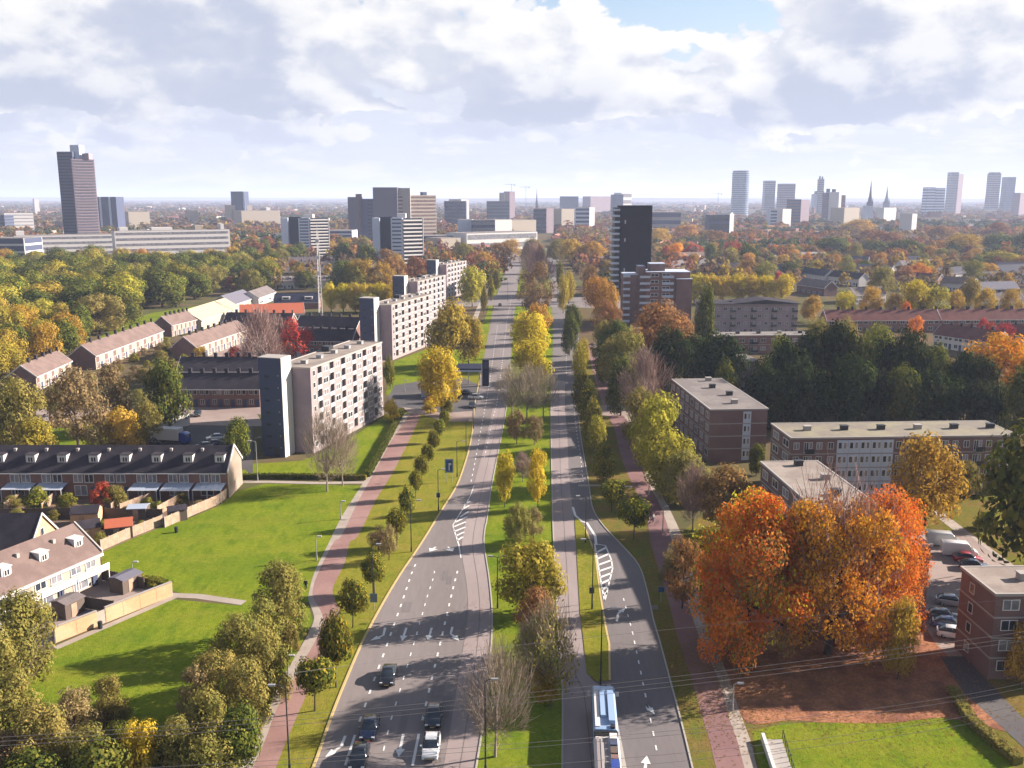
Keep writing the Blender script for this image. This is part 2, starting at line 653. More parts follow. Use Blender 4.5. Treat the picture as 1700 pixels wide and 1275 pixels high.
def smooth(pts, n=4):
    """Catmull-Rom through the points"""
    out = []
    for i in range(len(pts) - 1):
        p0, p1, p2, p3 = pts[max(i - 1, 0)], pts[i], pts[i + 1], pts[min(i + 2, len(pts) - 1)]
        for k in range(n):
            t = k / n
            out.append(tuple(.5 * (2 * p1[j] + (p2[j] - p0[j]) * t + (2 * p0[j] - 5 * p1[j] + 4 * p2[j] - p3[j]) * t * t + (3 * p1[j] - p0[j] - 3 * p2[j] + p3[j]) * t ** 3) for j in (0, 1)))
    out.append(tuple(pts[-1]))
    return out


def sg(px, n=4):
    return smooth(gp(px), n)


def between(name, left, right, z, m):
    return sheet(name, left + right[::-1], z, m)


def ribbon(pts, w0, w1):
    """left and right offsets of a polyline"""
    L, Rr = [], []
    for i, p in enumerate(pts):
        a, b = pts[max(i - 1, 0)], pts[min(i + 1, len(pts) - 1)]
        dx, dy = b[0] - a[0], b[1] - a[1]
        l = math.hypot(dx, dy) or 1
        nx, ny = -dy / l, dx / l
        L.append((p[0] + nx * w0, p[1] + ny * w0))
        Rr.append((p[0] + nx * w1, p[1] + ny * w1))
    return L, Rr


def kerb(name, pts, m, w_=.16, h=.12, side=1):
    L, Rr = ribbon(pts, 0, w_ * side)
    b = MB()
    for i in range(len(pts) - 1):
        q = [L[i], Rr[i], Rr[i + 1], L[i + 1]]
        b.prism(q, 0.0, h)
    return tag(b.build(name, M[m]), kind='structure')


# open ground to the horizon, in rings so that far faces stay well shaped
gb = MB()
xs = [-26000, -9000, -3000, -1000, -300, -100, 0, 100, 300, 1000, 3000, 9000, 26000]
ys = [-120, 60, 160, 300, 600, 1200, 3000, 8000, 16000, 26000]
gv = [(x, y, 0) for y in ys for x in xs]
gf = [(j * len(xs) + i, j * len(xs) + i + 1, (j + 1) * len(xs) + i + 1, (j + 1) * len(xs) + i) for j in range(len(ys) - 1) for i in range(len(xs) - 1)]
me = bpy.data.meshes.new('ground')
me.from_pydata(gv, [], gf)
me.materials.append(M['country'])
tag(link('ground', me), kind='structure')

# low wooded ridges on the horizon
for k, (yy, hh, sd) in enumerate(((11000, 58, 3), (17000, 84, 5))):
    hb = MB()
    xx = np.linspace(-15000 - k * 3000, 15000 + k * 3000, 90)
    r2 = np.random.default_rng(sd)
    ph = r2.random(8) * 6.28
    zz = [hh * (.62 + .22 * math.sin(x / 3100 + ph[0]) + .12 * math.sin(x / 1270 + ph[1]) + .05 * math.sin(x / 430 + ph[2])) for x in xx]
    for i in range(len(xx) - 1):
        hb.quad((xx[i], yy - 900, -1), (xx[i + 1], yy - 900, -1), (xx[i + 1], yy, zz[i + 1]), (xx[i], yy, zz[i]))
        hb.quad((xx[i], yy, zz[i]), (xx[i + 1], yy, zz[i + 1]), (xx[i + 1], yy + 900, -1), (xx[i], yy + 900, -1))
    tag(hb.build('hills', M['country']), kind='structure')

# --- boulevard edges, traced on the level ground
LR_L = [(505, 1300), (522, 1275), (554, 1185), (580, 1120), (604, 1065), (633, 1009), (665, 955), (700, 903), (737, 843), (760, 805), (774, 766), (781, 740), (786, 710), (788, 678), (797, 630), (808, 570), (822, 500), (835, 460), (848, 430), (857, 412)]
LR_R = [(786, 1300), (789, 1275), (798, 1220), (808, 1150), (814, 1076), (816, 1018), (811, 960), (803, 905), (804, 880), (808, 860), (816, 805), (825, 758), (834, 713), (840, 678), (845, 630), (850, 570), (856, 500), (862, 460), (869, 430), (873, 412)]
BL_L = [(731, 1300), (736, 1275), (750, 1194), (760, 1130), (769, 1076), (777, 1018), (774, 965), (766, 912), (772, 870), (781, 828), (793, 781), (805, 737), (811, 710), (818, 678)]
RR_L = [(936, 1300), (935, 1275), (935, 1150), (930, 1080), (926, 1018), (924, 960), (920, 900), (918, 846), (916, 758), (915, 678), (916, 620), (918, 560), (916, 500), (914, 465), (909, 430), (905, 412)]
RL_R = [(1046, 1300), (1042, 1275), (1029, 1209), (1014, 1140), (975, 1136), (969, 1068), (963, 1018), (957, 915), (953, 866), (947, 816), (944, 781), (942, 725), (938, 678), (938, 630)]
SL_L = [(1046, 1300), (1042, 1275), (1029, 1209), (1014, 1132), (1013, 1070), (1007, 1041), (998, 988), (989, 918), (972, 876), (958, 858), (949, 830), (946, 800), (944, 770), (942, 725), (938, 678), (938, 630)]
RR_R = [(1155, 1300), (1148, 1275), (1133, 1212), (1116, 1147), (1095, 1068), (1083, 1026), (1073, 980), (1059, 938), (1028, 902), (1000, 872), (983, 843), (977, 805), (969, 758), (962, 713), (960, 678), (960, 630), (961, 580), (958, 520), (943, 470), (928, 430), (919, 412)]
lrl, lrr, bll = sg(LR_L), sg(LR_R), sg(BL_L)
rrl, rrr = sg(RR_L), sg(RR_R)
rlr, sll = gp(RL_R), sg(SL_L, 3)
between('carriageway', lrl, lrr, .020, 'asphalt')
# right carriageway: one sheet of asphalt, with the pale bus lane and the green strip laid on it
between('carriageway', rrl, rrr, .020, 'asphalt_slip')
b1, b2 = ribbon(bll, 0, 0), None
# bus lanes in pale concrete with an open seam along the middle
def lane(left, right, seam=.5):
    n = 60
    def res(p):
        d = [0]
        for i in range(1, len(p)):
            d.append(d[-1] + math.hypot(p[i][0] - p[i - 1][0], p[i][1] - p[i - 1][1]))
        tt = np.linspace(0, d[-1], n)
        return np.c_[np.interp(tt, d, [q[0] for q in p]), np.interp(tt, d, [q[1] for q in p])]
    a, b = res(left), res(right)
    mid = a * (1 - seam) + b * seam
    wv = (b - a) / np.linalg.norm(b - a, axis=1)[:, None] * .05
    m_ = MB()
    for p, q in ((a, mid - wv), (mid + wv, b)):
        for i in range(n - 1):
            m_.quad((*p[i], .040), (*q[i], .040), (*q[i + 1], .040), (*p[i + 1], .040))
    return tag(m_.build('bus_lane', M['concrete_lane']), kind='structure')


cut = G(840, 678)[1]
rcut = G(850, 632)[1]
rl_poly = [p for p in rrl if p[1] <= rcut]
sheetpts = rl_poly + gp(RL_R)[::-1]
# right bus lane, from the nearby stop to the far crossing
def ywise(p, ys_):
    p = sorted(p, key=lambda q: q[1])
    return [(float(np.interp(y, [q[1] for q in p], [q[0] for q in p])), y) for y in ys_]
ysl = list(np.linspace(G(0, 1300)[1], cut, 60))
lane(ywise(bll, ysl), ywise(lrr, ysl))
ysr = list(np.linspace(G(0, 1300)[1], rcut, 60))
lane(ywise(rrl, ysr), ywise(gp([(1036, 1300), (1031, 1275), (1018, 1209), (1003, 1145), (975, 1120), (969, 1068), (963, 1018), (957, 915), (953, 866), (947, 816), (944, 781), (942, 725), (938, 678), (938, 630)]), ysr))
# green strip between bus lane and slip lane
strip = gp([(1014, 1130), (1013, 1070), (1007, 1041), (998, 988), (989, 918), (972, 876), (958, 860), (954, 866), (957, 915), (963, 1018), (969, 1068), (974, 1118), (990, 1132)])
sb_ = MB()
sb_.prism(strip, 0.0, .10)
tag(sb_.build('verge_strip', M['grass_verge']), kind='structure')

# lawns and verges
MED_L = [p for p in lrr]
MED_R = [p for p in rrl]
med = [(x + .0, y) for x, y in MED_L] + [(x, y) for x, y in MED_R][::-1]
sheet('median_lawn', med, .010, 'grass')
BP_L = [(408, 1300), (420, 1275), (440, 1230), (460, 1176), (489, 1123), (523, 1065), (535, 1035), (534, 1018), (522, 996), (519, 982), (527, 954), (554, 900), (567, 889), (595, 832), (626, 776), (654, 725), (682, 686)]
BP_R = [(452, 1300), (460, 1270), (480, 1220), (504, 1165), (533, 1100), (550, 1073), (560, 1035), (563, 1012), (556, 995), (553, 975), (572, 935), (581, 900), (595, 889), (623, 832), (649, 790), (671, 748), (685, 719), (700, 686)]
FP_L = [(380, 1300), (397, 1275), (435, 1206), (460, 1144), (489, 1092), (510, 1055), (521, 1030), (519, 1015), (512, 996), (514, 978), (523, 948), (545, 903), (569, 855), (603, 801), (626, 759), (671, 688)]
sheet('verge_left', sg(FP_L) + lrl[:64][::-1], .010, 'grass_verge')
between('cycle_path', sg(BP_L), sg(BP_R), .024, 'brick_path')
fpl, bpl = sg(FP_L), sg(BP_L)
between('footpath', fpl, bpl, .022, 'slab_path')
# right hand side
RP_L = [(1200, 1300), (1189, 1275), (1178, 1230), (1167, 1194), (1150, 1135), (1122, 1047), (1107, 988), (1080, 900), (1072, 846), (1050, 805), (1031, 758), (1019, 710), (1003, 678), (985, 620), (975, 570)]
RP_R = [(1246, 1300), (1236, 1275), (1224, 1230), (1211, 1194), (1195, 1135), (1157, 1047), (1139, 988), (1116, 900), (1099, 846), (1078, 805), (1060, 758), (1049, 710), (1026, 678), (998, 620), (985, 570)]
RF_R = [(1268, 1300), (1257, 1275), (1246, 1230), (1233, 1194), (1217, 1135), (1183, 1047), (1160, 988), (1136, 900), (1112, 846), (1091, 805), (1072, 758), (1058, 710), (1034, 678), (1004, 620), (990, 570)]
sheet('verge_right', rrr[:66] + sg(RP_L)[::-1], .010, 'grass_leafy')
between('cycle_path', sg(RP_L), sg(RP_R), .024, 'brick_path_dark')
between('footpath', sg(RP_R), sg(RF_R), .022, 'slab_path')
sheet('lawn', sg(RF_R)[:30] + gp([(1160, 860), (1560, 790), (1760, 800), (1900, 1000), (1900, 1300)]), .008, 'grass_leafy')
sheet('lawn', gp([(1248, 1215), (1300, 1200), (1500, 1200), (1580, 1180), (1630, 1200), (1720, 1330), (1275, 1330)]), .012, 'grass')
# big lawns on the left
sheet('lawn', gp([(168, 950), (170, 917), (211, 898), (271, 874), (321, 858), (363, 840), (394, 816), (440, 803), (600, 806), (569, 858), (545, 905), (520, 955), (512, 1000), (405, 1006), (300, 985)]), .012, 'grass')
sheet('lawn', gp([(60, 1120), (95, 1072), (285, 995), (405, 1006), (512, 1005), (519, 1030), (489, 1092), (435, 1206), (380, 1300), (-60, 1300), (-200, 1200)]), .012, 'grass')
sheet('lawn', gp([(385, 792), (420, 770), (500, 765), (560, 742), (640, 690), (668, 676), (671, 688), (626, 759), (608, 792)]), .012, 'grass')
sheet('lawn', gp([(60, 745), (80, 712), (150, 705), (200, 715), (205, 745)]), .012, 'grass')
sheet('lawn', gp([(640, 655), (655, 600), (722, 574), (760, 580), (790, 600), (772, 620), (700, 632), (668, 660)]), .012, 'grass')
sheet('lawn', gp([(190, 540), (250, 520), (325, 508), (322, 520), (250, 545), (180, 575), (130, 590)]), .012, 'grass')
sheet('lawn', gp([(780, 600), (808, 520), (818, 480), (834, 440), (842, 440), (832, 465), (820, 500), (806, 570), (795, 620)]), .013, 'grass')
# small paths
def path(name, px, w_, z, m):
    L, Rr = ribbon(gp(px), w_ / 2, -w_ / 2)
    return between(name, L, Rr, z, m)


path('path', [(392, 800), (450, 800), (530, 802), (606, 801)], 1.5, .018, 'slab_path')
path('path', [(280, 988), (330, 990), (405, 1001)], 1.5, .018, 'slab_path')
path('path', [(92, 1076), (200, 1030), (290, 991)], 1.1, .018, 'slab_path')
path('path', [(832, 445), (812, 480), (795, 512), (783, 545), (778, 560)], 2.4, .018, 'slab_path')
path('path', [(1535, 835), (1580, 870), (1640, 915), (1700, 960)], 2.2, .018, 'slab_path')
path('path', [(960, 806), (1010, 806), (1050, 808)], 1.2, .018, 'slab_path')
# side streets and car parks
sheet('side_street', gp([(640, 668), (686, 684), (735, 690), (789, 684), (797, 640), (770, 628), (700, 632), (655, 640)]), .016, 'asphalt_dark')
sheet('crossing', gp([(682, 688), (702, 688), (735, 700), (786, 700), (789, 682), (735, 686), (668, 676)]), .026, 'paving')
sheet('crossing', gp([(960, 690), (1058, 690), (1030, 672), (960, 674)]), .021, 'paving')
sheet('cross_street', gp([(700, 512), (820, 507), (1010, 512), (1100, 520), (1100, 512), (1000, 494), (830, 490), (700, 500)]), .016, 'asphalt')
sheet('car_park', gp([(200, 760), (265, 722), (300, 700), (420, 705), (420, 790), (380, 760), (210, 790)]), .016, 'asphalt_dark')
sheet('car_park', gp([(285, 705), (315, 672), (415, 670), (440, 708)]), .019, 'paving')
sheet('car_park', gp([(1500, 1085), (1480, 960), (1530, 880), (1600, 882), (1700, 960), (1720, 1100), (1600, 1100)]), .016, 'paving')
sheet('street', gp([(60, 700), (250, 690), (250, 672), (60, 680)]), .016, 'paving')
sheet('street', gp([(250, 650), (300, 600), (430, 560), (600, 560), (640, 600), (440, 690)]), .015, 'paving')
# front gardens and yards of the terraces on the left
sheet('garden_yard', gp([(-60, 830), (380, 826), (395, 812), (300, 868), (170, 930), (60, 890), (-60, 880)]), .004, 'soil')
sheet('garden_yard', gp([(-60, 1110), (95, 1066), (286, 984), (165, 945), (-60, 1010)]), .005, 'paving')

# repair patches and gully grates
rp = random.Random(5)
for k in range(16):
    px_, py_ = rp.choice([(rp.uniform(640, 760), rp.uniform(930, 1240)), (rp.uniform(1015, 1100), rp.uniform(960, 1240)), (rp.uniform(800, 830), rp.uniform(560, 700))])
    x_, y_ = G(px_, py_)
    w_, l_ = rp.uniform(.5, 1.6), rp.uniform(1.2, 6)
    sheet('road_patch', [(x_, y_), (x_ + w_, y_), (x_ + w_ + .1, y_ + l_), (x_ + .05, y_ + l_)], .020, 'asphalt_slip')

# kerbs
kerb('kerb', [p for p in lrl if p[1] < 330], 'kerb_yellow', .28, .10, 1)
kerb('kerb', [p for p in lrr if p[1] < 330], 'kerb', .18, .12, -1)
kerb('kerb', [p for p in rrl if p[1] < 330], 'kerb', .18, .12, 1)
kerb('kerb', [p for p in rrr if p[1] < 330], 'kerb', .18, .12, -1)
kerb('kerb', gp([(1014, 1130), (1013, 1070), (1007, 1041), (998, 988), (989, 918), (972, 876)]), 'kerb_yellow', .25, .12, 1)
kerb('kerb', gp([(1046, 1300), (1040, 1275), (1027, 1209), (1014, 1138)]), 'kerb', .45, .12, 1)

# leaf litter below the big orange trees
def littermat():
    m = bpy.data.materials.new('leaf_litter')
    m.use_nodes = True
    t = NT(m.node_tree)
    p = t.n('ShaderNodeNewGeometry').outputs['Position']
    vo = t.n('ShaderNodeTexVoronoi')
    t.set(vo.inputs['Vector'], p)
    vo.inputs['Scale'].default_value = 4.0
    sp = t.n('ShaderNodeSeparateXYZ')
    t.set(sp.inputs[0], vo.outputs['Color'])
    col = t.mix(sp.outputs[0], (.225, .098, .056), (.34, .165, .095))
    col = t.mix(t.step(t.noise(p, .35, 4, .6), .42, .64), col, (.17, .078, .055))
    d = t.n('ShaderNodeBsdfDiffuse')
    t.set(d.inputs[0], col)
    o = t.n('ShaderNodeOutputMaterial')
    t.t.links.new(d.outputs[0], o.inputs[0])
    M['litter'] = m


littermat()
LIT = gp([(1216, 1140), (1180, 1048), (1165, 985), (1250, 960), (1420, 980), (1520, 1030), (1560, 1075), (1640, 1160), (1690, 1215), (1610, 1200), (1560, 1192), (1480, 1200), (1380, 1200), (1310, 1196), (1240, 1200)])
sheet('fallen_leaves', smooth(LIT + LIT[:1], 4)[:-1], .016, 'litter', kind='stuff')
sheet('bare_soil', gp([(1600, 1150), (1560, 1090), (1600, 1090), (1720, 1215), (1720, 1260)]), .020, 'asphalt_dark')

# ------------------------------------------------------------------ painted markings (flat, 4 mm above the asphalt)
ZM = .046
mk = MB()


def stripe(a, b, w_, m=mk, z=ZM):
    dx, dy = b[0] - a[0], b[1] - a[1]
    l = math.hypot(dx, dy) or 1e-6
    nx, ny = -dy / l * w_ / 2, dx / l * w_ / 2
    m.quad((a[0] + nx, a[1] + ny, z), (a[0] - nx, a[1] - ny, z), (b[0] - nx, b[1] - ny, z), (b[0] + nx, b[1] + ny, z))


def dashes(px, period, on, w_):
    pts = gp(px)
    d = [0]
    for i in range(1, len(pts)):
        d.append(d[-1] + math.hypot(pts[i][0] - pts[i - 1][0], pts[i][1] - pts[i - 1][1]))
    s = 0
    while s + on < d[-1]:
        a = [float(np.interp(s, d, [p[k] for p in pts])) for k in (0, 1)]
        b = [float(np.interp(s + on, d, [p[k] for p in pts])) for k in (0, 1)]
        stripe(a, b, w_)
        s += period


def solid(px, w_):
    p = gp(px)
    for i in range(len(p) - 1):
        stripe(p[i], p[i + 1], w_)


z2 = lambda x, y: (460 + x * .2941, 900 + y * .2941)
dashes([z2(465, 1015), z2(540, 800), z2(590, 665), z2(630, 553), z2(703, 346), z2(760, 175), z2(795, 95)], 2.9, 1.0, .24)
dashes([z2(600, 1180), z2(640, 1015), z2(705, 800), z2(745, 665), z2(780, 548), z2(850, 300), z2(880, 210), z2(895, 130)], 2.9, .9, .16)
dashes([z2(820, 1008), z2(868, 795), z2(900, 662), z2(927, 548), z2(963, 390), z2(995, 255), z2(1028, 128)], 2.9, 1.0, .24)
solid([z2(385, 1262), z2(440, 1090)], .28)
solid([z2(765, 1262), z2(800, 1085)], .28)
solid([z2(505, 1180), z2(530, 1100)], .2)
solid([z2(1038, 90), z2(1028, 30), (762, 906), (757, 890), (753, 878)], .22)
for a, b in (((755.2, 867.4), (775.7, 858)), ((753.6, 874.8), (773.3, 866.6)), ((753.6, 883), (772.5, 875.3)), ((756, 890.5), (770.5, 883.5)), ((758.5, 898), (768.5, 891.5)), ((763.9, 858.7), (778, 849.5)), ((767.8, 845.6), (778.8, 839.5)), ((771.7, 838), (780.4, 832))):
    solid([a, b], .42)
solid([(753, 880), (752, 872), (757, 863), (768, 846), (775, 834), (781, 823), (787, 806)], .16)
# hatched nose of the right-hand slip lane
solid([(987, 903), (1005, 906), (1015, 930), (1017, 944), (1004, 998)], .22)
solid([(987, 903), (990, 920), (999, 975), (1004, 998)], .22)
HL = [(987, 903), (990, 920), (999, 975), (1004, 998)]
HR = [(1005, 904), (1015, 930), (1017, 944), (1004, 998)]
hip = lambda p, y: float(np.interp(y, [q[1] for q in p], [q[0] for q in p]))
for k in range(8):
    y = 918 + 10.2 * k
    y2 = max(906, y - 9 + k * .5)
    solid([(hip(HL, y), y), (hip(HR, y2), y2)], .48)
solid([(951, 842), (955, 856), (966, 866), (974, 868), (988, 890), (990, 905)], .42)
dashes([(1090, 1246), (1084, 1215), (1070, 1147), (1062, 1108), (1050, 1050), (1042, 1020), (1034, 990)], 2.6, .9, .16)
dashes([(968, 800), (964, 760), (957, 715), (953, 680), (951, 640)], 3.4, 1.1, .14)
dashes([(804, 760), (810, 735), (817, 700), (825, 670), (834, 600), (842, 530), (850, 490)], 4, 1.4, .16)
dashes([(782, 800), (790, 760), (797, 720), (803, 690), (812, 640), (826, 540)], 4, 1.4, .16)
dashes([(940, 620), (940, 560), (935, 500), (922, 450)], 4, 1.4, .16)
tag(mk.build('road_marking', M['paint']), kind='structure')


def arrow(pts, head=True, hw=1.0, sw=.30, name='lane_arrow'):
    m = MB()
    p = gp(pts)
    for i in range(len(p) - 1):
        stripe(p[i], p[i + 1], sw, m)
    a, b = Vector(p[-2]), Vector(p[-1])
    d = (b - a).normalized()
    n = Vector((-d.y, d.x))
    q = [b + d * 1.4, b - n * hw * .5, b + n * hw * .5]
    k = len(m.v)
    m.v += [(v.x, v.y, ZM + .002) for v in q]
    m.f.append((k, k + 2, k + 1))
    m.m.append(0)
    return tag(m.build(name, M['paint']), kind='structure')


arrow([z2(610, 485), z2(600, 528), z2(575, 538)])
arrow([z2(730, 485), z2(715, 530)])
arrow([z2(873, 485), z2(860, 530)])
arrow([z2(990, 480), z2(980, 518), z2(1000, 535)])
arrow([z2(385, 1095), z2(362, 1155), z2(325, 1180)])
arrow([z2(713, 1085), z2(695, 1170)])
arrow([z2(895, 28), z2(882, 38)], hw=1.6)
arrow([z2(965, 28), z2(975, 38)], hw=1.6)
arrow([(1024, 1032), (1026, 1019), (1030, 1016)], hw=.9)
arrow([(1077, 1180), (1073, 1170), (1078, 1176)], hw=.8)
arrow([(1069, 1290), (1072, 1268)], hw=1.0)
# ------------------------------------------------------------------ foliage
def unit(rng, n):
    v = rng.normal(size=(n, 3))
    return v / np.linalg.norm(v, axis=1)[:, None]


def prof(shape, t):
    if shape == 'round':
        return np.sqrt(np.clip(1 - (2 * t - 1) ** 2, 0, 1))
    if shape == 'dome':
        return np.where(t < .35, .72 + .28 * np.sin(t / .35 * math.pi / 2), np.sqrt(np.clip(1 - ((t - .35) / .65) ** 2, 0, 1)))
    if shape == 'egg':
        return np.sin(np.clip(t, 0, 1) ** .75 * math.pi) ** .65
    if shape == 'cone':
        return (1 - t) ** .85 * np.minimum(1, t * 8 + .3)
    if shape == 'column':
        return np.minimum(1, np.sqrt(np.clip(1 - (2 * t - 1) ** 4, 0, 1)))
    if shape == 'bush':
        return np.sqrt(np.clip(1 - t ** 2, 0, 1))
    return np.sqrt(np.clip(1 - (2 * t - 1) ** 2, 0, 1))


def clumps(rng, shape, K, cr, cb):
    """centres of the leaf clumps, kept apart from each other and mostly near the outside of the crown"""
    out = []
    tries = 0
    while len(out) < K and tries < K * 60:
        tries += 1
        t = rng.random() ** (.9 if shape != 'cone' else 1.3)
        r = float(prof(shape, np.array([t]))[0]) * (.5 - cr * .62) * (rng.random() ** .38)
        a = rng.random() * 6.2832
        p = np.array([r * math.cos(a), r * math.sin(a), cb + (1 - cb) * (cr * .5 + t * (1 - cr * .95))])
        md = cr * .62 if tries < K * 40 else 0
        if all(np.linalg.norm((p - q) * np.array([1, 1, .8])) > md for q in out):
            out.append(p)
    out = np.array(out)
    ext = np.percentile(np.hypot(out[:, 0], out[:, 1]), 92) + cr * .85     # fill the stated width and height
    out[:, :2] *= min(1.3, .5 / ext)
    out[:, 2] += (1.0 - cr * .75 - out[:, 2].max()) * np.clip((out[:, 2] - cb) / max(1e-3, out[:, 2].max() - cb), 0, 1)
    return out


def leaf_mesh(rng, cen, rad, n, size, m, bias=.86, aspect=.68, squash=.88):
    K = len(cen)
    w_ = rad ** 2
    idx = rng.choice(K, n, p=w_ / w_.sum())
    d = unit(rng, n)
    rr = rad[idx] * rng.random(n) ** .35
    pos = cen[idx] + d * rr[:, None] * np.array([1, 1, squash])
    nr = d * bias + unit(rng, n) * (1 - bias) + np.array([0, 0, .12])
    nr /= np.linalg.norm(nr, axis=1)[:, None]
    a = np.cross(nr, unit(rng, n))
    a /= np.linalg.norm(a, axis=1)[:, None] + 1e-9
    b = np.cross(nr, a)
    s = size * (.55 + .9 * rng.random(n))[:, None]
    v = np.empty((n, 4, 3))
    v[:, 0] = pos + a * s
    v[:, 1] = pos + b * s * aspect + nr * s * .15
    v[:, 2] = pos - a * s
    v[:, 3] = pos - b * s * aspect + nr * s * .15
    return quads_mesh('crown', v.reshape(-1, 3), m)


def quads_mesh(name, v, m):
    n = len(v) // 4
    me = bpy.data.meshes.new(name)
    me.vertices.add(n * 4)
    me.vertices.foreach_set('co', np.ascontiguousarray(v, dtype=np.float32).ravel())
    me.loops.add(n * 4)
    me.loops.foreach_set('vertex_index', np.arange(n * 4, dtype=np.int32))
    me.polygons.add(n)
    me.polygons.foreach_set('loop_start', np.arange(0, n * 4, 4, dtype=np.int32))
    me.polygons.foreach_set('loop_total', np.full(n, 4, dtype=np.int32))
    if m is not None:
        me.materials.append(m)
    me.update(calc_edges=True)
    return me


def twig_mesh(rng, cen, n, ln, wd, m, cb):
    """bare twigs: thin upright-spreading blades along the limbs"""
    K = len(cen)
    idx = rng.integers(0, K, n)
    base = cen[idx] + unit(rng, n) * .11
    out = base - np.array([0, 0, cb])
    out /= np.linalg.norm(out, axis=1)[:, None] + 1e-9
    d = out * .8 + unit(rng, n) * .6 + np.array([0, 0, .35])
    d /= np.linalg.norm(d, axis=1)[:, None]
    s = np.cross(d, unit(rng, n))
    s /= np.linalg.norm(s, axis=1)[:, None] + 1e-9
    L = ln * (.5 + rng.random(n))[:, None]
    v = np.empty((n, 4, 3))
    v[:, 0] = base - s * wd
    v[:, 1] = base + s * wd
    v[:, 2] = base + d * L + s * wd * .4
    v[:, 3] = base + d * L - s * wd * .4
    return v.reshape(-1, 3)


def trunk_mb(rng, cen, cb, r0, limbs, multi=1):
    m = MB()
    for q in range(multi):
        ox, oy = (0, 0) if multi == 1 else ((q - (multi - 1) / 2) * .05, rng.normal() * .03)
        topz = cb + (1 - cb) * .42
        pts = [(ox, oy, -.01), (ox * 1.2 + .006, oy, cb * .5), (ox * 1.6, oy + .008, cb + .02), (ox * 2.2 + .012, oy, topz)]
        m.tube(pts, [r0 * 1.3, r0, r0 * .82, r0 * .35], 7)
        for k in range(limbs):
            c = cen[rng.integers(0, len(cen))]
            z0 = cb + (topz - cb) * rng.random() * .8
            s = Vector((ox * 1.6, oy, z0))
            e = Vector(c)
            mid = s.lerp(e, .5) + Vector((0, 0, -.02 + .04 * rng.random()))
            m.tube([s, mid, e], [r0 * .48, r0 * .3, r0 * .1], 5, cap=False)
    return m


LM = {
    'dark': leafmat('dark_green_leaves', (0.054, 0.076, 0.017), (0.094, 0.109, 0.020), (0.177, 0.159, 0.026), 0.27),
    'conifer': leafmat('conifer_needles', (.018, .032, .011), (.032, .046, .013), (.065, .072, .018), .12),
    'green': leafmat('green_leaves', (0.104, 0.127, 0.022), (0.189, 0.185, 0.025), (0.299, 0.240, 0.036), 0.31),
    'yellowgreen': leafmat('yellow_green_leaves', (.225, .200, .030), (.345, .285, .042), (.44, .34, .05), .34),
    'yellow': leafmat('yellow_leaves', (0.439, 0.336, 0.029), (0.537, 0.409, 0.037), (0.317, 0.281, 0.027), 0.37),
    'gold': leafmat('golden_brown_leaves', (0.372, 0.212, 0.035), (0.465, 0.276, 0.044), (0.261, 0.160, 0.044), 0.38),
    'orange': leafmat('orange_leaves', (.58, .160, .024), (.66, .245, .038), (.46, .24, .028), .3),
    'amber': leafmat('amber_leaves', (.54, .155, .014), (.60, .255, .024), (.33, .23, .024), .3),
    'red': leafmat('red_leaves', (0.336, 0.045, 0.034), (0.415, 0.084, 0.045), (0.237, 0.059, 0.029), 0.29),
    'rust': leafmat('rust_leaves', (0.230, 0.113, 0.046), (0.299, 0.149, 0.053), (0.172, 0.115, 0.046), 0.33),
    'olive': leafmat('olive_leaves', (0.160, 0.157, 0.041), (0.233, 0.200, 0.051), (0.320, 0.248, 0.072), 0.36),
    'brown': leafmat('brown_leaves', (0.204, 0.151, 0.073), (0.250, 0.173, 0.083), (0.302, 0.220, 0.099), 0.33),
    'twig': leafmat('bare_twigs', (0.232, 0.185, 0.142), (0.267, 0.215, 0.163), (0.189, 0.155, 0.103), .1),
    'twig_pink': leafmat('reddish_twigs', (0.267, 0.183, 0.163), (0.306, 0.203, 0.178), (0.218, 0.148, 0.128), 0.07),
    'street': leafmat('street_tree_leaves', (0.062, 0.085, 0.018), (0.144, 0.144, 0.020), (0.375, 0.275, 0.027), 0.31),  # yellow mixed into the leaf colours stands in for sunlight on the crowns
}
LM['bush'] = LM['olive']

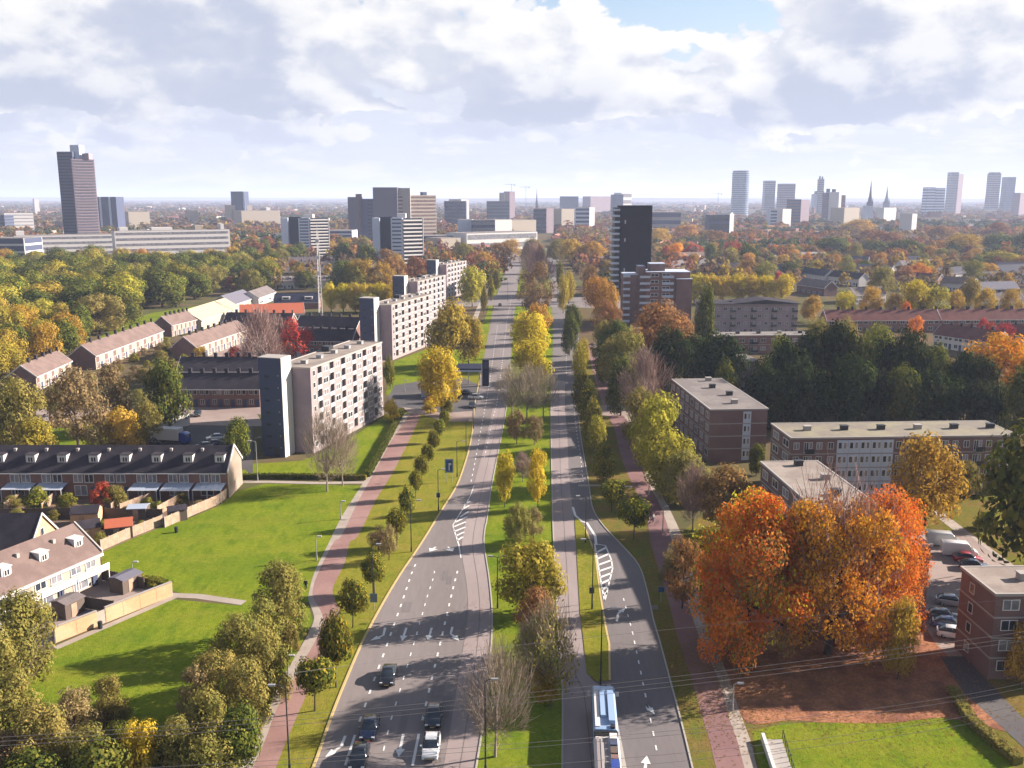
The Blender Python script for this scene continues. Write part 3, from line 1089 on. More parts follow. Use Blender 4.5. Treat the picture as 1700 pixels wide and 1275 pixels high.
# kind: (leaf material, shape, leaves, leaf size, clumps, clump radius, crown base, trunk radius, limbs, variants, words)
KIND = {
    'dark': ('dark', 'dome', 5800, .025, 15, .245, .10, .022, 7, 3, 'dark green tree'),
    'conifer': ('conifer', 'round', 5600, .024, 14, .25, .06, .02, 5, 2, 'blackish conifer'),
    'green': ('green', 'dome', 5800, .025, 15, .245, .12, .022, 7, 3, 'green leafy tree'),
    'yellowgreen': ('yellowgreen', 'dome', 5800, .022, 18, .22, .13, .020, 8, 3, 'yellow-green tree'),
    'yellow': ('yellow', 'round', 5600, .020, 22, .19, .15, .020, 8, 3, 'bright yellow tree'),
    'gold': ('gold', 'dome', 5200, .020, 22, .19, .14, .020, 8, 3, 'golden-brown tree'),
    'orange': ('orange', 'dome', 5000, .020, 28, .16, .14, .022, 8, 2, 'orange tree'),
    'amber': ('amber', 'dome', 5000, .020, 28, .16, .14, .022, 8, 2, 'amber tree'),
    'red': ('red', 'round', 3600, .022, 22, .17, .12, .02, 6, 2, 'red tree'),
    'rust': ('rust', 'round', 4200, .021, 24, .16, .14, .02, 8, 3, 'rust-brown tree'),
    'olive': ('olive', 'dome', 9000, .0165, 34, .16, .10, .02, 9, 3, 'olive thinning tree'),
    'brown': ('brown', 'dome', 5200, .0175, 32, .15, .12, .02, 10, 3, 'brownish half-bare tree'),
    'column': ('yellowgreen', 'column', 3600, .026, 26, .22, .10, .03, 5, 2, 'slim columnar yellow-green tree'),
    'columndark': ('street', 'egg', 3600, .026, 24, .21, .08, .03, 5, 2, 'slim dark green tree'),
    'street': ('street', 'round', 4600, .031, 20, .250, .44, .020, 6, 3, 'small round-headed street tree'),
    'bush': ('olive', 'bush', 8000, .018, 34, .17, .0, .018, 5, 3, 'bushy olive-green shrub'),
    'bushbrown': ('brown', 'bush', 5500, .019, 26, .17, .0, .018, 5, 2, 'bushy brown shrub'),
    'bushgreen': ('green', 'bush', 3000, .030, 20, .2, .0, .018, 5, 2, 'rounded green garden shrub'),
    'bushyellow': ('yellow', 'bush', 3000, .030, 20, .2, .0, .018, 5, 1, 'bushy yellow shrub'),
    'bare': ('twig', 'twigs', 2300, .15, 40, .12, .20, .020, 16, 3, 'bare twiggy tree'),
    'sparse': ('olive', 'egg', 1700, .019, 34, .15, .14, .018, 14, 2, 'thin half-bare greenish tree'),
    'barepink': ('twig_pink', 'twigs', 2600, .15, 40, .12, .16, .020, 14, 2, 'reddish-grey bare tree'),
}
PROTO = {}


def protos(kind):
    if kind in PROTO:
        return PROTO[kind]
    lm, shape, n, size, K, cr, cb, r0, limbs, var, _ = KIND[kind]
    res = []
    for i in range(var):
        rng = np.random.default_rng(sum(map(ord, kind)) * 13 + i)
        if shape == 'twigs':
            cen = clumps(rng, 'egg', K, cr, cb)
            v = twig_mesh(rng, cen, n, size, .0025 if kind == 'bare' else .0036, LM[lm], cb)
            crown = quads_mesh('crown', v, LM[lm])
            tr = trunk_mb(rng, cen, cb, r0, limbs).mesh('trunk', M['bark_pale'])
        else:
            cen = clumps(rng, shape, K, cr, cb)
            rad = cr * (.75 + .5 * rng.random(len(cen)))
            crown = leaf_mesh(rng, cen, rad, n, size, LM[lm])
            tr = trunk_mb(rng, cen, cb, r0, limbs, 3 if shape == 'bush' else 1).mesh('trunk', M['bark'])
        extra = None
        if kind == 'sparse':
            extra = quads_mesh('twigs', twig_mesh(rng, cen, 1100, .13, .0036, LM['twig'], cb), LM['twig'])
        res.append((tr, crown, extra))
    PROTO[kind] = res
    return res


TREES = []      # (root, kind, region, X, Y, height)


def tree_w(kind, X, Y, h, wd, region, label=None, meshes=None, rz=None, cat='tree'):
    pr = meshes or protos(kind)
    tr, cw, ex = pr[rnd.randrange(len(pr))]
    if kind == 'street':
        wd *= 1.16
    bush = KIND[kind][1] == 'bush' if kind in KIND else False
    nm = {'dark': 'broadleaf_tree', 'conifer': 'conifer_tree', 'street': 'street_tree', 'bare': 'bare_tree', 'barepink': 'bare_tree', 'column': 'columnar_tree', 'columndark': 'columnar_tree'}.get(kind, 'shrub' if bush else 'autumn_tree')
    a = rnd.random() * 6.28 if rz is None else rz
    o = empty(nm, (X, Y, 0), a, None, 'shrub' if bush else cat, None, (wd * (.94 + .12 * rnd.random()), wd * (.94 + .12 * rnd.random()), h))
    if not bush:        # no tree stands quite upright
        o.rotation_euler = (rnd.gauss(0, .022), rnd.gauss(0, .022), a)
    link('trunk' if not bush else 'stem', tr, o)
    link('crown' if not bush else 'foliage', cw, o)
    if ex:
        link('twigs', ex, o)
    if label:
        o['label'] = label
    TREES.append([o, kind, region, X, Y, h, label is not None])
    return o


def tree(kind, px, pyb, pyt, wpx, region, label=None, **kw):
    """tree from the pixels of its foot, its top and its crown width"""
    X, Y = G(px, pyb)
    h = max(1.0, top_z(Y, pyt))
    wd = wpx / F * depth(Y, h * .5)
    return tree_w(kind, X, Y, h, wd, region, label, **kw)


# ------------------------------------------------------------------ buildings
def window_mesh(name, w_, h, d=.06, mull=1, m=('frame', 'glass')):
    """frame proud of the wall, glass set back in it; local x along the wall, y out of the wall is negative"""
    b = MB()
    f = .07 * max(1, w_ / 1.6)
    b.box(0, w_, -d, .0, 0, f, 0)
    b.box(0, w_, -d, .0, h - f, h, 0)
    b.box(0, f, -d, 0, f, h - f, 0)
    b.box(w_ - f, w_, -d, 0, f, h - f, 0)
    for k in range(1, mull + 1):
        x = w_ * k / (mull + 1)
        b.box(x - f / 2, x + f / 2, -d * .9, 0, f, h - f, 0)
    b.box(f, w_ - f, -d * .35, 0, f, h - f, 1)
    return b.mesh(name, [M[m[0]], M[m[1]]])


WM = {}


def win(parent, x, z, w_, h, y=0.0, mull=1, m=('frame', 'glass'), name='window', rz=0.0, xo=None):
    k = (name, round(w_, 2), round(h, 2), mull, m)
    if k not in WM:
        WM[k] = window_mesh(name, w_, h, .06, mull, m)
    return link(name, WM[k], parent, (x, y, z), rz)


def end_frame(a, b):
    """root location and heading for a building whose front runs from a to b; the front faces right of a->b turned by -90 degrees"""
    return (a[0], a[1], 0), math.atan2(b[1] - a[1], b[0] - a[0]), math.hypot(b[0] - a[0], b[1] - a[1])


BUILT = []      # footprints, to keep trees out: (x, y, radius)


def foot(loc, rz, L, D):
    c, s = math.cos(rz), math.sin(rz)
    n = max(1, int(L / max(6, D)))
    for i in range(n + 1):
        x, y = L * i / n, D / 2
        BUILT.append((loc[0] + x * c - y * s, loc[1] + x * s + y * c, D * .62))


# --- the four tall slab blocks along the boulevard, each with a dark stair tower
BAL = MB()
BAL.box(0, 2.3, -.10, -.03, 0, 1.0, 0)
BALM = BAL.mesh('balcony_rail', M['rail'])
SLABM = MB().box(0, 2.3, 0, .74, 0, .16).mesh('balcony_floor', M['stone'])
PANM = MB().box(0, 3.1, -.05, 0, 0, .95).mesh('parapet_panel', M['facade'])


def slab_block(a, heading, L, label, detail=True):
    D, FL, fh = 9.0, 7, 2.68
    Ht = FL * fh + .7
    o = empty('apartment_block', (a[0], a[1], 0), heading, label, 'apartment block', 'slab blocks along the boulevard')
    foot((a[0], a[1]), heading, L, D)
    nb = 6
    x0 = 3.0
    bw = (L - x0) / nb
    # walls: end walls, back wall and front piers round the recessed balconies
    b = MB()
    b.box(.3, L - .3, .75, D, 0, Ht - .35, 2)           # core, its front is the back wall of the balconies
    b.box(0, .3, 0, D, 0, Ht - .35, 1)
    b.box(L - .3, L, 1.25, D, 0, Ht - .35, 1)
    b.box(.3, x0, 0, 1.3, 0, Ht - .35, 0)
    for k in range(nb):
        xx = x0 + k * bw
        b.box(xx + 2.3, xx + bw, 0, 1.3, 0, Ht - .35, 0)
    b.box(.3, L - .02, .002, 1.3, 0, .9, 0)
    b.build('wall', [M['facade'], M['pinkwall'], M['recess']], o)
    r = MB()
    r.box(.15, L - .15, .15, D - .15, Ht - .35, Ht - .15, 0)
    rf = r.build('roof', M['bitumen'], o)
    p = MB()
    p.box(-.1, L + .1, -.12, .14, Ht - .38, Ht, 0)
    p.box(-.1, L + .1, D - .14, D + .1, Ht - .38, Ht, 0)
    p.box(-.1, .14, .141, D - .141, Ht - .38, Ht, 0)
    p.box(L - .14, L + .1, .141, D - .141, Ht - .38, Ht, 0)
    p.build('parapet', M['stone'], rf)
    for k in range(5):
        x = L * (.12 + .19 * k)
        v = MB()
        v.box(x, x + 1.1, 3.5, 4.8, Ht - .15, Ht + .55, 0)
        v.box(x - .1, x + 1.2, 3.4, 4.9, Ht + .55, Ht + .66, 0)
        v.build('roof_vent', M['metal'] if k % 2 else M['stone'], rf)
    v = MB()
    v.box(L * .55, L * .55 + 2.4, 6.2, 8.2, Ht - .15, Ht + 1.1, 0)
    v.build('roof_hatch', M['metal_dark'], rf)
    for f in range(FL):
        z = .35 + f * fh
        win(o, 1.0, z + .9, 1.1, 1.25, 0, 0)
        for k in range(nb):
            xx = x0 + k * bw
            if f > 0:
                link('balcony_floor', SLABM, o, (xx, .0, z + .1))
                link('balcony_rail', BALM, o, (xx, .03, z + .12))
            win(o, xx + .35, z + .35, 1.6, 2.0, .75, 1, ('frame', ('curtain_pale', 'curtain', 'curtain_pale', 'glass', 'curtain_pale')[(f * 7 + k * 3) % 5]))
            win(o, xx + 2.3 + (bw - 2.3) * .16, z + .95, (bw - 2.3) * .68, 1.35, 0, 1, ('frame', ('curtain_pale', 'curtain_pale', 'curtain', 'curtain_pale', 'glass', 'curtain_pale', 'curtain_pale')[(f * 5 + k * 3) % 7]))
    # stair tower at the near end
    tw, td, th = 5.4, 4.2, Ht + 2.5
    t = MB()
    t.box(-td - .35, -.35, 4.6, 4.6 + tw, 0, th, 0)
    t.box(-.35, 0, 5.4, 8.9, 0, Ht - .2, 1)
    tower = t.build('stair_tower', [M['slate'], M['pinkwall']], o)
    t = MB()
    t.box(-td - .42, -.3, 4.44, 4.598, 0, th + .1, 0)
    t.build('side_wall', M['white'], tower)
    t = MB()
    t.box(-td - .45, -.3, 4.6, 4.7 + tw, th, th + .16, 0)
    t.build('coping', M['stone'], tower)
    for f in range(FL):
        z = 1.6 + f * fh
        b = MB()
        b.box(-td - .40, -td - .34, 7.6, 8.7, z, z + .5, 0)
        b.build('window', M['glass'], tower)
        b = MB()
        b.box(-td - .42, -td - .34, 5.3, 5.55, z + .4, z + .65, 0)
        b.build('wall_lamp', M['rail'], tower)
    e = MB()
    e.box(-td - .48, -td - .33, 5.9, 7.1, 0, 2.2, 0)
    e.build('door', M['glass'], tower)
    return o


B1a, B1b = G(521, 753), G(637, 689)
_, HB, LB = end_frame(B1a, B1b)
slab_block(B1a, HB, LB, 'pale seven-storey slab block with slate stair tower, nearest of the row beside the lawn')
B2 = G(652, 598)
slab_block(B2, HB - .01, LB, 'pale slab block with slate stair tower behind the yellow-green tree, second of its row')
B3 = (x_at(707, 452), 415)
slab_block(B3, HB, LB * .95, 'pale slab block with slate stair tower, third of the row up the boulevard')
B4 = (x_at(742, 522), 522)
slab_block(B4, HB, LB * .9, 'smallest looking slab block with slate tower, last of the row up the boulevard')


# --- pitched-roof terraces
def gable_roof(b, L, D, eave, ridge, over=.35, th=.18, m=0):
    h = D / 2
    k = (ridge - eave) / h
    for sgn in (-1, 1):
        y0 = h + sgn * (h + over)
        z0 = eave - over * k
        yy, zz = h, ridge
        a = [(-over * .5, y0, z0), (L + over * .5, y0, z0), (L + over * .5, yy, zz), (-over * .5, yy, zz)]
        n = len(b.v)
        b.v += a + [(x, y, z + th) for x, y, z in a]
        for f in ((3, 2, 1, 0), (4, 5, 6, 7), (0, 1, 5, 4), (1, 2, 6, 5), (2, 3, 7, 6), (3, 0, 4, 7)):
            b.f.append(tuple(n + i for i in (f if sgn < 0 else f[::-1])))
            b.m.append(m)


def terrace(a, bpt, D, eave, ridge, label, wall='brick', roof='roof_dark', units=6, group=None, chim=True, dormer=False, wins=True, band=None, name='terraced_houses', ends=None, verge=True):
    loc, rz, L = end_frame(a, bpt)
    o = empty(name, loc, rz, label, 'house row' if units > 1 else 'house', group)
    foot(loc, rz, L, D)
    w_ = MB()
    w_.box(.02, L - .02, .02, D - .02, 0, eave, 0)
    w_.profile([(.02, eave), (D - .02, eave), (D / 2, ridge - .02)], .02, L - .02, 0 if ends is None else 1)
    w_.build('wall', [M[wall], M[ends or wall]], o)
    if ends:
        for x0, x1 in ((-.03, .018), (L - .018, L + .03)):
            MB().profile([(0, 0), (D, 0), (D, eave), (D / 2, ridge), (0, eave)], x0, x1).build('end_wall', M[ends], o)
    r = MB()
    gable_roof(r, L, D, eave, ridge)
    rf = r.build('roof', M[roof], o)
    if verge:
        g = MB()
        h = D / 2
        for x in (-.32, L + .19):
            for sgn in (-1, 1):
                g.profile([(h + sgn * (h + .4), eave - .42), (h + sgn * (h + .4), eave - .05), (h, ridge + .25), (h, ridge - .12)], x, x + .12)
        g.box(-.2, L + .2, -.52, -.38, eave - .42, eave - .2)
        g.build('bargeboard', M['white'], rf)
    u = L / units
    for k in range(units):
        if chim:
            c = MB()
            c.box(u * k + u - .45, u * k + u + .45 - (.5 if k == units - 1 else 0), D / 2 - .35, D / 2 + .35, ridge - .5, ridge + 1.25, 0)
            c.box(u * k + u - .5, u * k + u + .5 - (.5 if k == units - 1 else 0), D / 2 - .42, D / 2 + .42, ridge + 1.25, ridge + 1.4, 0)
            c.build('chimney', M['roof_dark'], rf)
        if dormer:
            c = MB()
            zz = eave + (ridge - eave) * .25
            yb = D / 2 * .25
            c.box(u * k + u * .35, u * k + u * .7, yb, D / 2, zz, zz + 1.7, 0)
            dm = c.build('dormer', M['white'], rf)
            win(dm, u * k + u * .40, zz + .35, u * .25, 1.1, yb, 0, name='window')
        if wins:
            for z in ([.8, 3.5] if eave > 4.6 else [.9]):
                if z + 1.5 < eave + .2:
                    win(o, u * k + u * .14, z, u * .34, 1.45, 0, 1)
                    if z < 1:
                        b = MB()
                        b.box(u * k + u * .62, u * k + u * .62 + 1.0, -.07, 0, .05, 2.2, 0)
                        b.build('door', M['slate'], o)
                    else:
                        win(o, u * k + u * .58, z, u * .3, 1.45, 0, 0)
        if band:
            b = MB()
            b.box(u * k + u * .10, u * k + u * .42, -.04, 0, .3, eave - .2, 0)
            b.build('infill_panel', M[band], o)
    return o


# nearest terrace on the left: every house a thing of its own
EA, RDG, DP = 5.3, 9.0, 9.0
P1 = G(375, 783, EA)
P0_ = G(0, 783, EA)
U = (P1[0] - P0_[0]) * 52.7 / 375
DORM_M = None


def row_house(x, y, last=False, k=0, awn=None):
    words = ['rightmost house, at the pale gable end', 'second house from the pale gable end', 'third house from the pale gable end', 'fourth house from the pale gable end', 'fifth house from the pale gable end', 'sixth house from the pale gable end', 'seventh house from the pale gable end', 'eighth house from the pale gable end']
    o = empty('terraced_house', (x, y, 0), 0, words[k] + ', of the long dark-roofed terrace', 'house', 'houses of the long dark-roofed terrace')
    w_ = MB()
    w_.box(.004, U - .004, .02, DP, 0, EA, 0)
    w_.profile([(.02, EA), (DP, EA), (DP / 2, RDG - .04)], .004, U - .004, 0)
    w_.build('wall', M['brick'], o)
    if last:
        g = MB()
        g.profile([(-.02, 0), (DP + .02, 0), (DP + .02, EA), (DP / 2, RDG + .05), (-.02, EA)], U, U + .22)
        gw = g.build('gable_wall', M['gable_brick'], o)
        g = MB()
        for s_ in (-1, 1):
            g.profile([(DP / 2 + s_ * (DP / 2 + .45), EA - .35), (DP / 2 + s_ * (DP / 2 + .45), EA + .12), (DP / 2, RDG + .48), (DP / 2, RDG + .05)], U + .222, U + .40)
        g.build('bargeboard', M['white'], gw)
    r = MB()
    h = DP / 2
    kk = (RDG - EA) / h
    for sgn in (-1, 1):
        y0, z0 = h + sgn * (h + .4), EA - .4 * kk
        p = [(.0, y0, z0), (U, y0, z0), (U, h, RDG), (.0, h, RDG)]
        n = len(r.v)
        r.v += p + [(a, b_, c + .2) for a, b_, c in p]
        for f in ((3, 2, 1, 0), (4, 5, 6, 7), (0, 1, 5, 4), (1, 2, 6, 5), (2, 3, 7, 6), (3, 0, 4, 7)):
            r.f.append(tuple(n + i for i in (f if sgn < 0 else f[::-1])))
            r.m.append(0)
    rf = r.build('roof', M['roof_dark'], o)
    g = MB().box(0, U, -.58, -.42, EA - .48, EA - .30)
    g.build('gutter', M['white'], rf)
    # flat-topped dormer
    d = MB()
    x0, x1, yb, zb, zt = U * .58, U * .58 + 1.75, 1.35, EA + 1.0, EA + 2.75
    d.box(x0, x1, yb, h, zb, zt, 0)
    dm = d.build('dormer', M['white'], rf)
    d = MB()
    d.box(x0 - .15, x1 + .15, yb - .2, h, zt, zt + .12, 0)
    d.build('dormer_roof', M['roof_dark'], dm)
    wv = window_frame_pane(dm, x0 + .35, zb + .35, x1 - x0 - .7, 1.05, yb)
    c = MB()
    c.box(.25, .75, 3.3, 3.8, RDG - 1.3, RDG - .2, 0)
    c.build('roof_vent', M['stone'], rf)
    for q, xx in enumerate((.85, 2.95)):
        window_frame_pane(o, xx, 3.05, 1.75, 1.6, .02)
    window_frame_pane(o, .9, .5, 2.4, 2.0, .02)
    b = MB()
    b.box(4.0, 4.95, -.05, .02, .05, 2.2, 0)
    b.build('door', M['slate'], o)
    if awn:
        dd = awn
        for s in range(5):
            b = MB()
            xa, xb = .3 + s * (U - .5) / 5, .3 + (s + 1) * (U - .5) / 5 - .06
            n = len(b.v)
            b.v += [(xa, -dd, 2.45), (xb, -dd, 2.45), (xb, -.02, 2.95), (xa, -.02, 2.95), (xa, -dd, 2.50), (xb, -dd, 2.50), (xb, -.02, 3.0), (xa, -.02, 3.0)]
            for f in ((3, 2, 1, 0), (4, 5, 6, 7), (0, 1, 5, 4), (1, 2, 6, 5), (2, 3, 7, 6), (3, 0, 4, 7)):
                b.f.append(f)
                b.m.append(0)
            if s == 0:
                aw = b.build('awning', M['awning'], o)
            else:
                b.build('awning_pane', M['awning'], aw)
        b = MB()
        for xx in (.35, U / 2, U - .35):
            b.box(xx, xx + .1, -dd, -dd + .1, 0, 2.44, 0)
        b.box(.3, U - .25, -dd - .04, -dd + .1, 2.44, 2.56, 0)
        b.build('awning_post', M['white'], aw)
    return o


PANES = {}


def window_frame_pane(parent, x, z, w_, h, y):
    k = (round(w_, 2), round(h, 2))
    if k not in PANES:
        b = MB()
        f = .09
        b.box(0, w_, -.09, 0, 0, f)
        b.box(0, w_, -.09, 0, h - f, h)
        b.box(0, f, -.09, 0, f, h - f)
        b.box(w_ - f, w_, -.09, 0, f, h - f)
        b.box(w_ / 2 - f / 2, w_ / 2 + f / 2, -.085, 0, f, h - f)
        p = MB()
        p.box(f, w_ - f, -.03, 0, f, h - f)
        s = MB()
        s.box(-.08, w_ + .08, -.16, 0, -.1, -.002)
        PANES[k] = (b.mesh('window', M['frame']), p.mesh('pane', M['curtain']), s.mesh('sill', M['stone']), p.mesh('pane', M['glass']))
    q = PANES[k]
    o = link('window', q[0], parent, (x, y, z))
    if parent.parent is None:
        link('pane', q[1] if rnd.random() < .6 else q[3], o)
        link('sill', q[2], o)
    else:
        d = MB()
        link('window_pane', q[3], parent, (x, y, z))
    return o


yr = P1[1] + .4
for k in range(8):
    row_house(P1[0] - U * (k + 1), yr, k == 0, k, {0: 3.2, 1: 3.4, 2: 3.4, 5: 3.0, 6: 2.8}.get(k))
for k in range(9):
    BUILT.append((P1[0] - U * k, yr + 4.5, 6))

# brown-roofed terrace in the lower left corner: houses of their own, stepping towards the camera
A1, A0 = G(165, 914, 5.0), G(0, 984, 5.0)
hd = math.atan2(A1[1] - A0[1], A1[0] - A0[0])
UL = 5.9
dvec = Vector((math.cos(hd), math.sin(hd)))
for k in range(5):
    s = Vector(A1) - dvec * UL * (k + 1)
    # front (facing right) is the -y side when x runs away from the camera
    words = ['farthest house, at the lawn end', 'second house from the lawn end', 'third house from the lawn end', 'fourth house from the lawn end', 'house nearest the camera']
    o = empty('terraced_house', (s.x, s.y, 0), hd, words[k] + ', of the brown-tiled terrace', 'house', 'houses of the brown-tiled terrace')
    D, ea, rd = 9.4, 5.0, 8.4
    w_ = MB()
    w_.box(.004, UL - .004, .02, D, 0, ea, 0)
    w_.profile([(.02, ea), (D, ea), (D / 2, rd - .04)], .004, UL - .004, 1)
    w_.build('wall', [M['cream'], M['brick_buff']], o)
    r = MB()
    h = D / 2
    kk = (rd - ea) / h
    for sgn in (-1, 1):
        y0, z0 = h + sgn * (h + .5), ea - .5 * kk
        p = [(0, y0, z0), (UL, y0, z0), (UL, h, rd), (0, h, rd)]
        n = len(r.v)
        r.v += p + [(a, b_, c + .2) for a, b_, c in p]
        for f in ((3, 2, 1, 0), (4, 5, 6, 7), (0, 1, 5, 4), (1, 2, 6, 5), (2, 3, 7, 6), (3, 0, 4, 7)):
            r.f.append(tuple(n + i for i in (f if sgn < 0 else f[::-1])))
            r.m.append(0)
    rf = r.build('roof', M['roof_brown'], o)
    MB().box(0, UL, -.80, -.48, ea - .62, ea - .28).build('gutter', M['white'], rf)
    d = MB()
    x0, x1, yb, zb, zt = UL * .5, UL * .5 + 1.5, 1.5, ea + .9, ea + 2.4
    d.box(x0, x1, yb, h, zb, zt, 0)
    d.box(x0 - .1, x1 + .1, yb - .15, h, zt, zt + .12, 0)
    dm = d.build('dormer', M['white'], rf)
    window_frame_pane(dm, x0 + .3, zb + .3, x1 - x0 - .6, .95, yb)
    MB().box(.7, 1.15, 3.0, 3.45, rd - 1.6, rd - .4).build('roof_vent', M['stone'], rf)
    if k == 0:
        g = MB()
        for sgn in (-1, 1):
            g.profile([(h + sgn * (h + .5), ea - .3), (h + sgn * (h + .5), ea + .12), (h, rd + .42), (h, rd - .02)], UL + .002, UL + .22)
        g.build('bargeboard', M['stone'], rf)
    # white balcony and awning along the sunny side
    b = MB()
    b.box(.1, UL - .1, -1.9, -.0, 2.55, 2.72, 0)
    bl = b.build('balcony', M['white'], o)
    b = MB()
    b.box(.1, UL - .1, -1.9, -1.84, 2.72, 3.55, 0)
    b.build('balustrade', M['frame'], bl)
    b = MB()
    for xx in (.15, UL - .3):
        b.box(xx, xx + .12, -1.88, -1.76, 0, 2.55)
    b.build('balcony_post', M['white'], bl)
    for xx in (.6, 3.2):
        window_frame_pane(o, xx, 2.95, 1.8, 1.6, .02)
    window_frame_pane(o, .8, .4, 2.6, 2.1, .02)
    MB().box(4.2, 5.15, -.05, .02, .05, 2.2).build('door', M['slate'], o)
    BUILT.append((s.x + dvec.x * 3 - dvec.y * 4, s.y + dvec.y * 3 + dvec.x * 4, 6))
    if k in (0, 2):
        pass
# house with a dark roof and buff gable just behind it
gx, gy = G(67, 853, 8.8)
o = terrace((gx - 14, gy - 4.6), (gx, gy - 4.6), 9.2, 4.4, 8.8, 'dark-roofed house whose buff gable with white bargeboards rises behind the brown terrace', 'brick_buff', 'roof_dark', 2, None, False, False, False, name='gabled_house')
win(o, 14.02, 2.6, 1.1, 1.5, 2.0, 0, rz=R(90))
win(o, 14.02, 5.4, 1.0, 1.2, 4.0, 0, rz=R(90))

# terraces farther left, pale fronts and brown roofs with rows of dark chimneys
GL = 'pale-fronted terraces left of the slab blocks'
terrace(G(62, 650), G(120, 622), 8, 4.6, 7.8, 'short pale terrace under a brown roof at the left edge of the estate', 'cream', 'roof_brown', 5, GL, band='brick_purple', ends='brick_purple')
terrace(G(160, 614), G(272, 569), 8.5, 4.8, 8.2, 'long pale terrace with brown roof and dark chimneys beside the wood', 'cream', 'roof_brown', 9, GL, band='brick_purple', ends='brick_purple')
terrace(G(286, 559), G(328, 548), 8.5, 4.8, 8.2, 'small pale terrace end-on behind the long one, near the cream pavilion', 'cream', 'roof_brown', 6, GL, band='brick_purple', ends='brick_purple')
terrace(G(326, 598), G(411, 566), 8.5, 4.8, 8.2, 'pale terrace with brown roof in front of the red trees', 'cream', 'roof_brown', 9, GL, band='brick_purple', ends='brick_purple')
GD = 'dark-roofed terraces behind the first slab block'
terrace(G(296, 644), G(430, 644), 9, 5.2, 8.6, 'dark-roofed brick terrace left of the first stair tower, the farther of two', 'brick', 'roof_dark', 7, GD, dormer=False)
terrace(G(290, 676), G(432, 676), 9, 5.2, 8.6, 'dark-roofed brick terrace left of the first stair tower, facing the car park', 'brick', 'roof_dark', 7, GD)
terrace(G(372, 556), G(482, 558), 9, 5.2, 8.8, 'dark-roofed terrace just in front of the orange-red roof', 'brick', 'roof_dark', 7, GD)
terrace(G(492, 562), G(592, 566), 9, 5.2, 8.8, 'dark-roofed terrace between the red tree and the second stair tower', 'brick', 'roof_dark', 6, GD)
terrace(G(500, 588), G(585, 590), 9, 5.2, 8.6, 'dark-roofed terrace right behind the roof of the first slab block', 'brick', 'roof_dark', 6, GD)
terrace(G(335, 548), G(398, 524), 14, 4.2, 8.4, 'low pavilion with a cream roof at the edge of the wood', 'cream', 'roof_cream', 1, None, False, False, False, name='pavilion')
terrace(G(390, 518), G(424, 506), 13, 4.0, 8.0, 'white-walled house under a slate roof behind the cream pavilion', 'cream', 'roof_slate', 1, None, False, False, True, name='gabled_house')
terrace(G(430, 508), G(458, 497), 10, 4.4, 7.6, 'small white house with grey-brown roof beside the dark solar roof', 'white', 'roof_grey', 2, None, False, False, True, name='gabled_house')
terrace(G(400, 536), G(506, 532), 11, 3.6, 7.6, 'long low building with an orange-red tiled roof', 'white', 'roof_orange', 3, None, False, False, True, name='red_roofed_building')
terrace(G(455, 514), G(530, 513), 11, 3.6, 7.4, 'low building with a navy roof and white rooflights by the mast', 'brick', 'roof_navy', 2, None, False, True, False, name='low_building')
GW = 'white houses and grey roofs near the mast'
terrace(G(452, 480), G(548, 478), 9, 4.8, 7.6, 'white terrace with a row of white dormers just left of the mast', 'white', 'roof_grey', 8, GW, False, True, True)
terrace(G(468, 464), G(562, 463), 9, 5, 8.4, 'grey-roofed terrace behind the white dormers, nearest of three', 'brick_purple', 'roof_grey', 7, GW, True)
terrace(G(474, 453), G(566, 452), 9, 5, 8.4, 'grey-roofed terrace behind the white dormers, middle of three', 'brick_purple', 'roof_grey', 7, GW, True)
terrace(G(480, 444), G(566, 443), 9, 5, 8.4, 'grey-roofed terrace behind the white dormers, farthest of three', 'brick_purple', 'roof_grey', 7, GW, True)

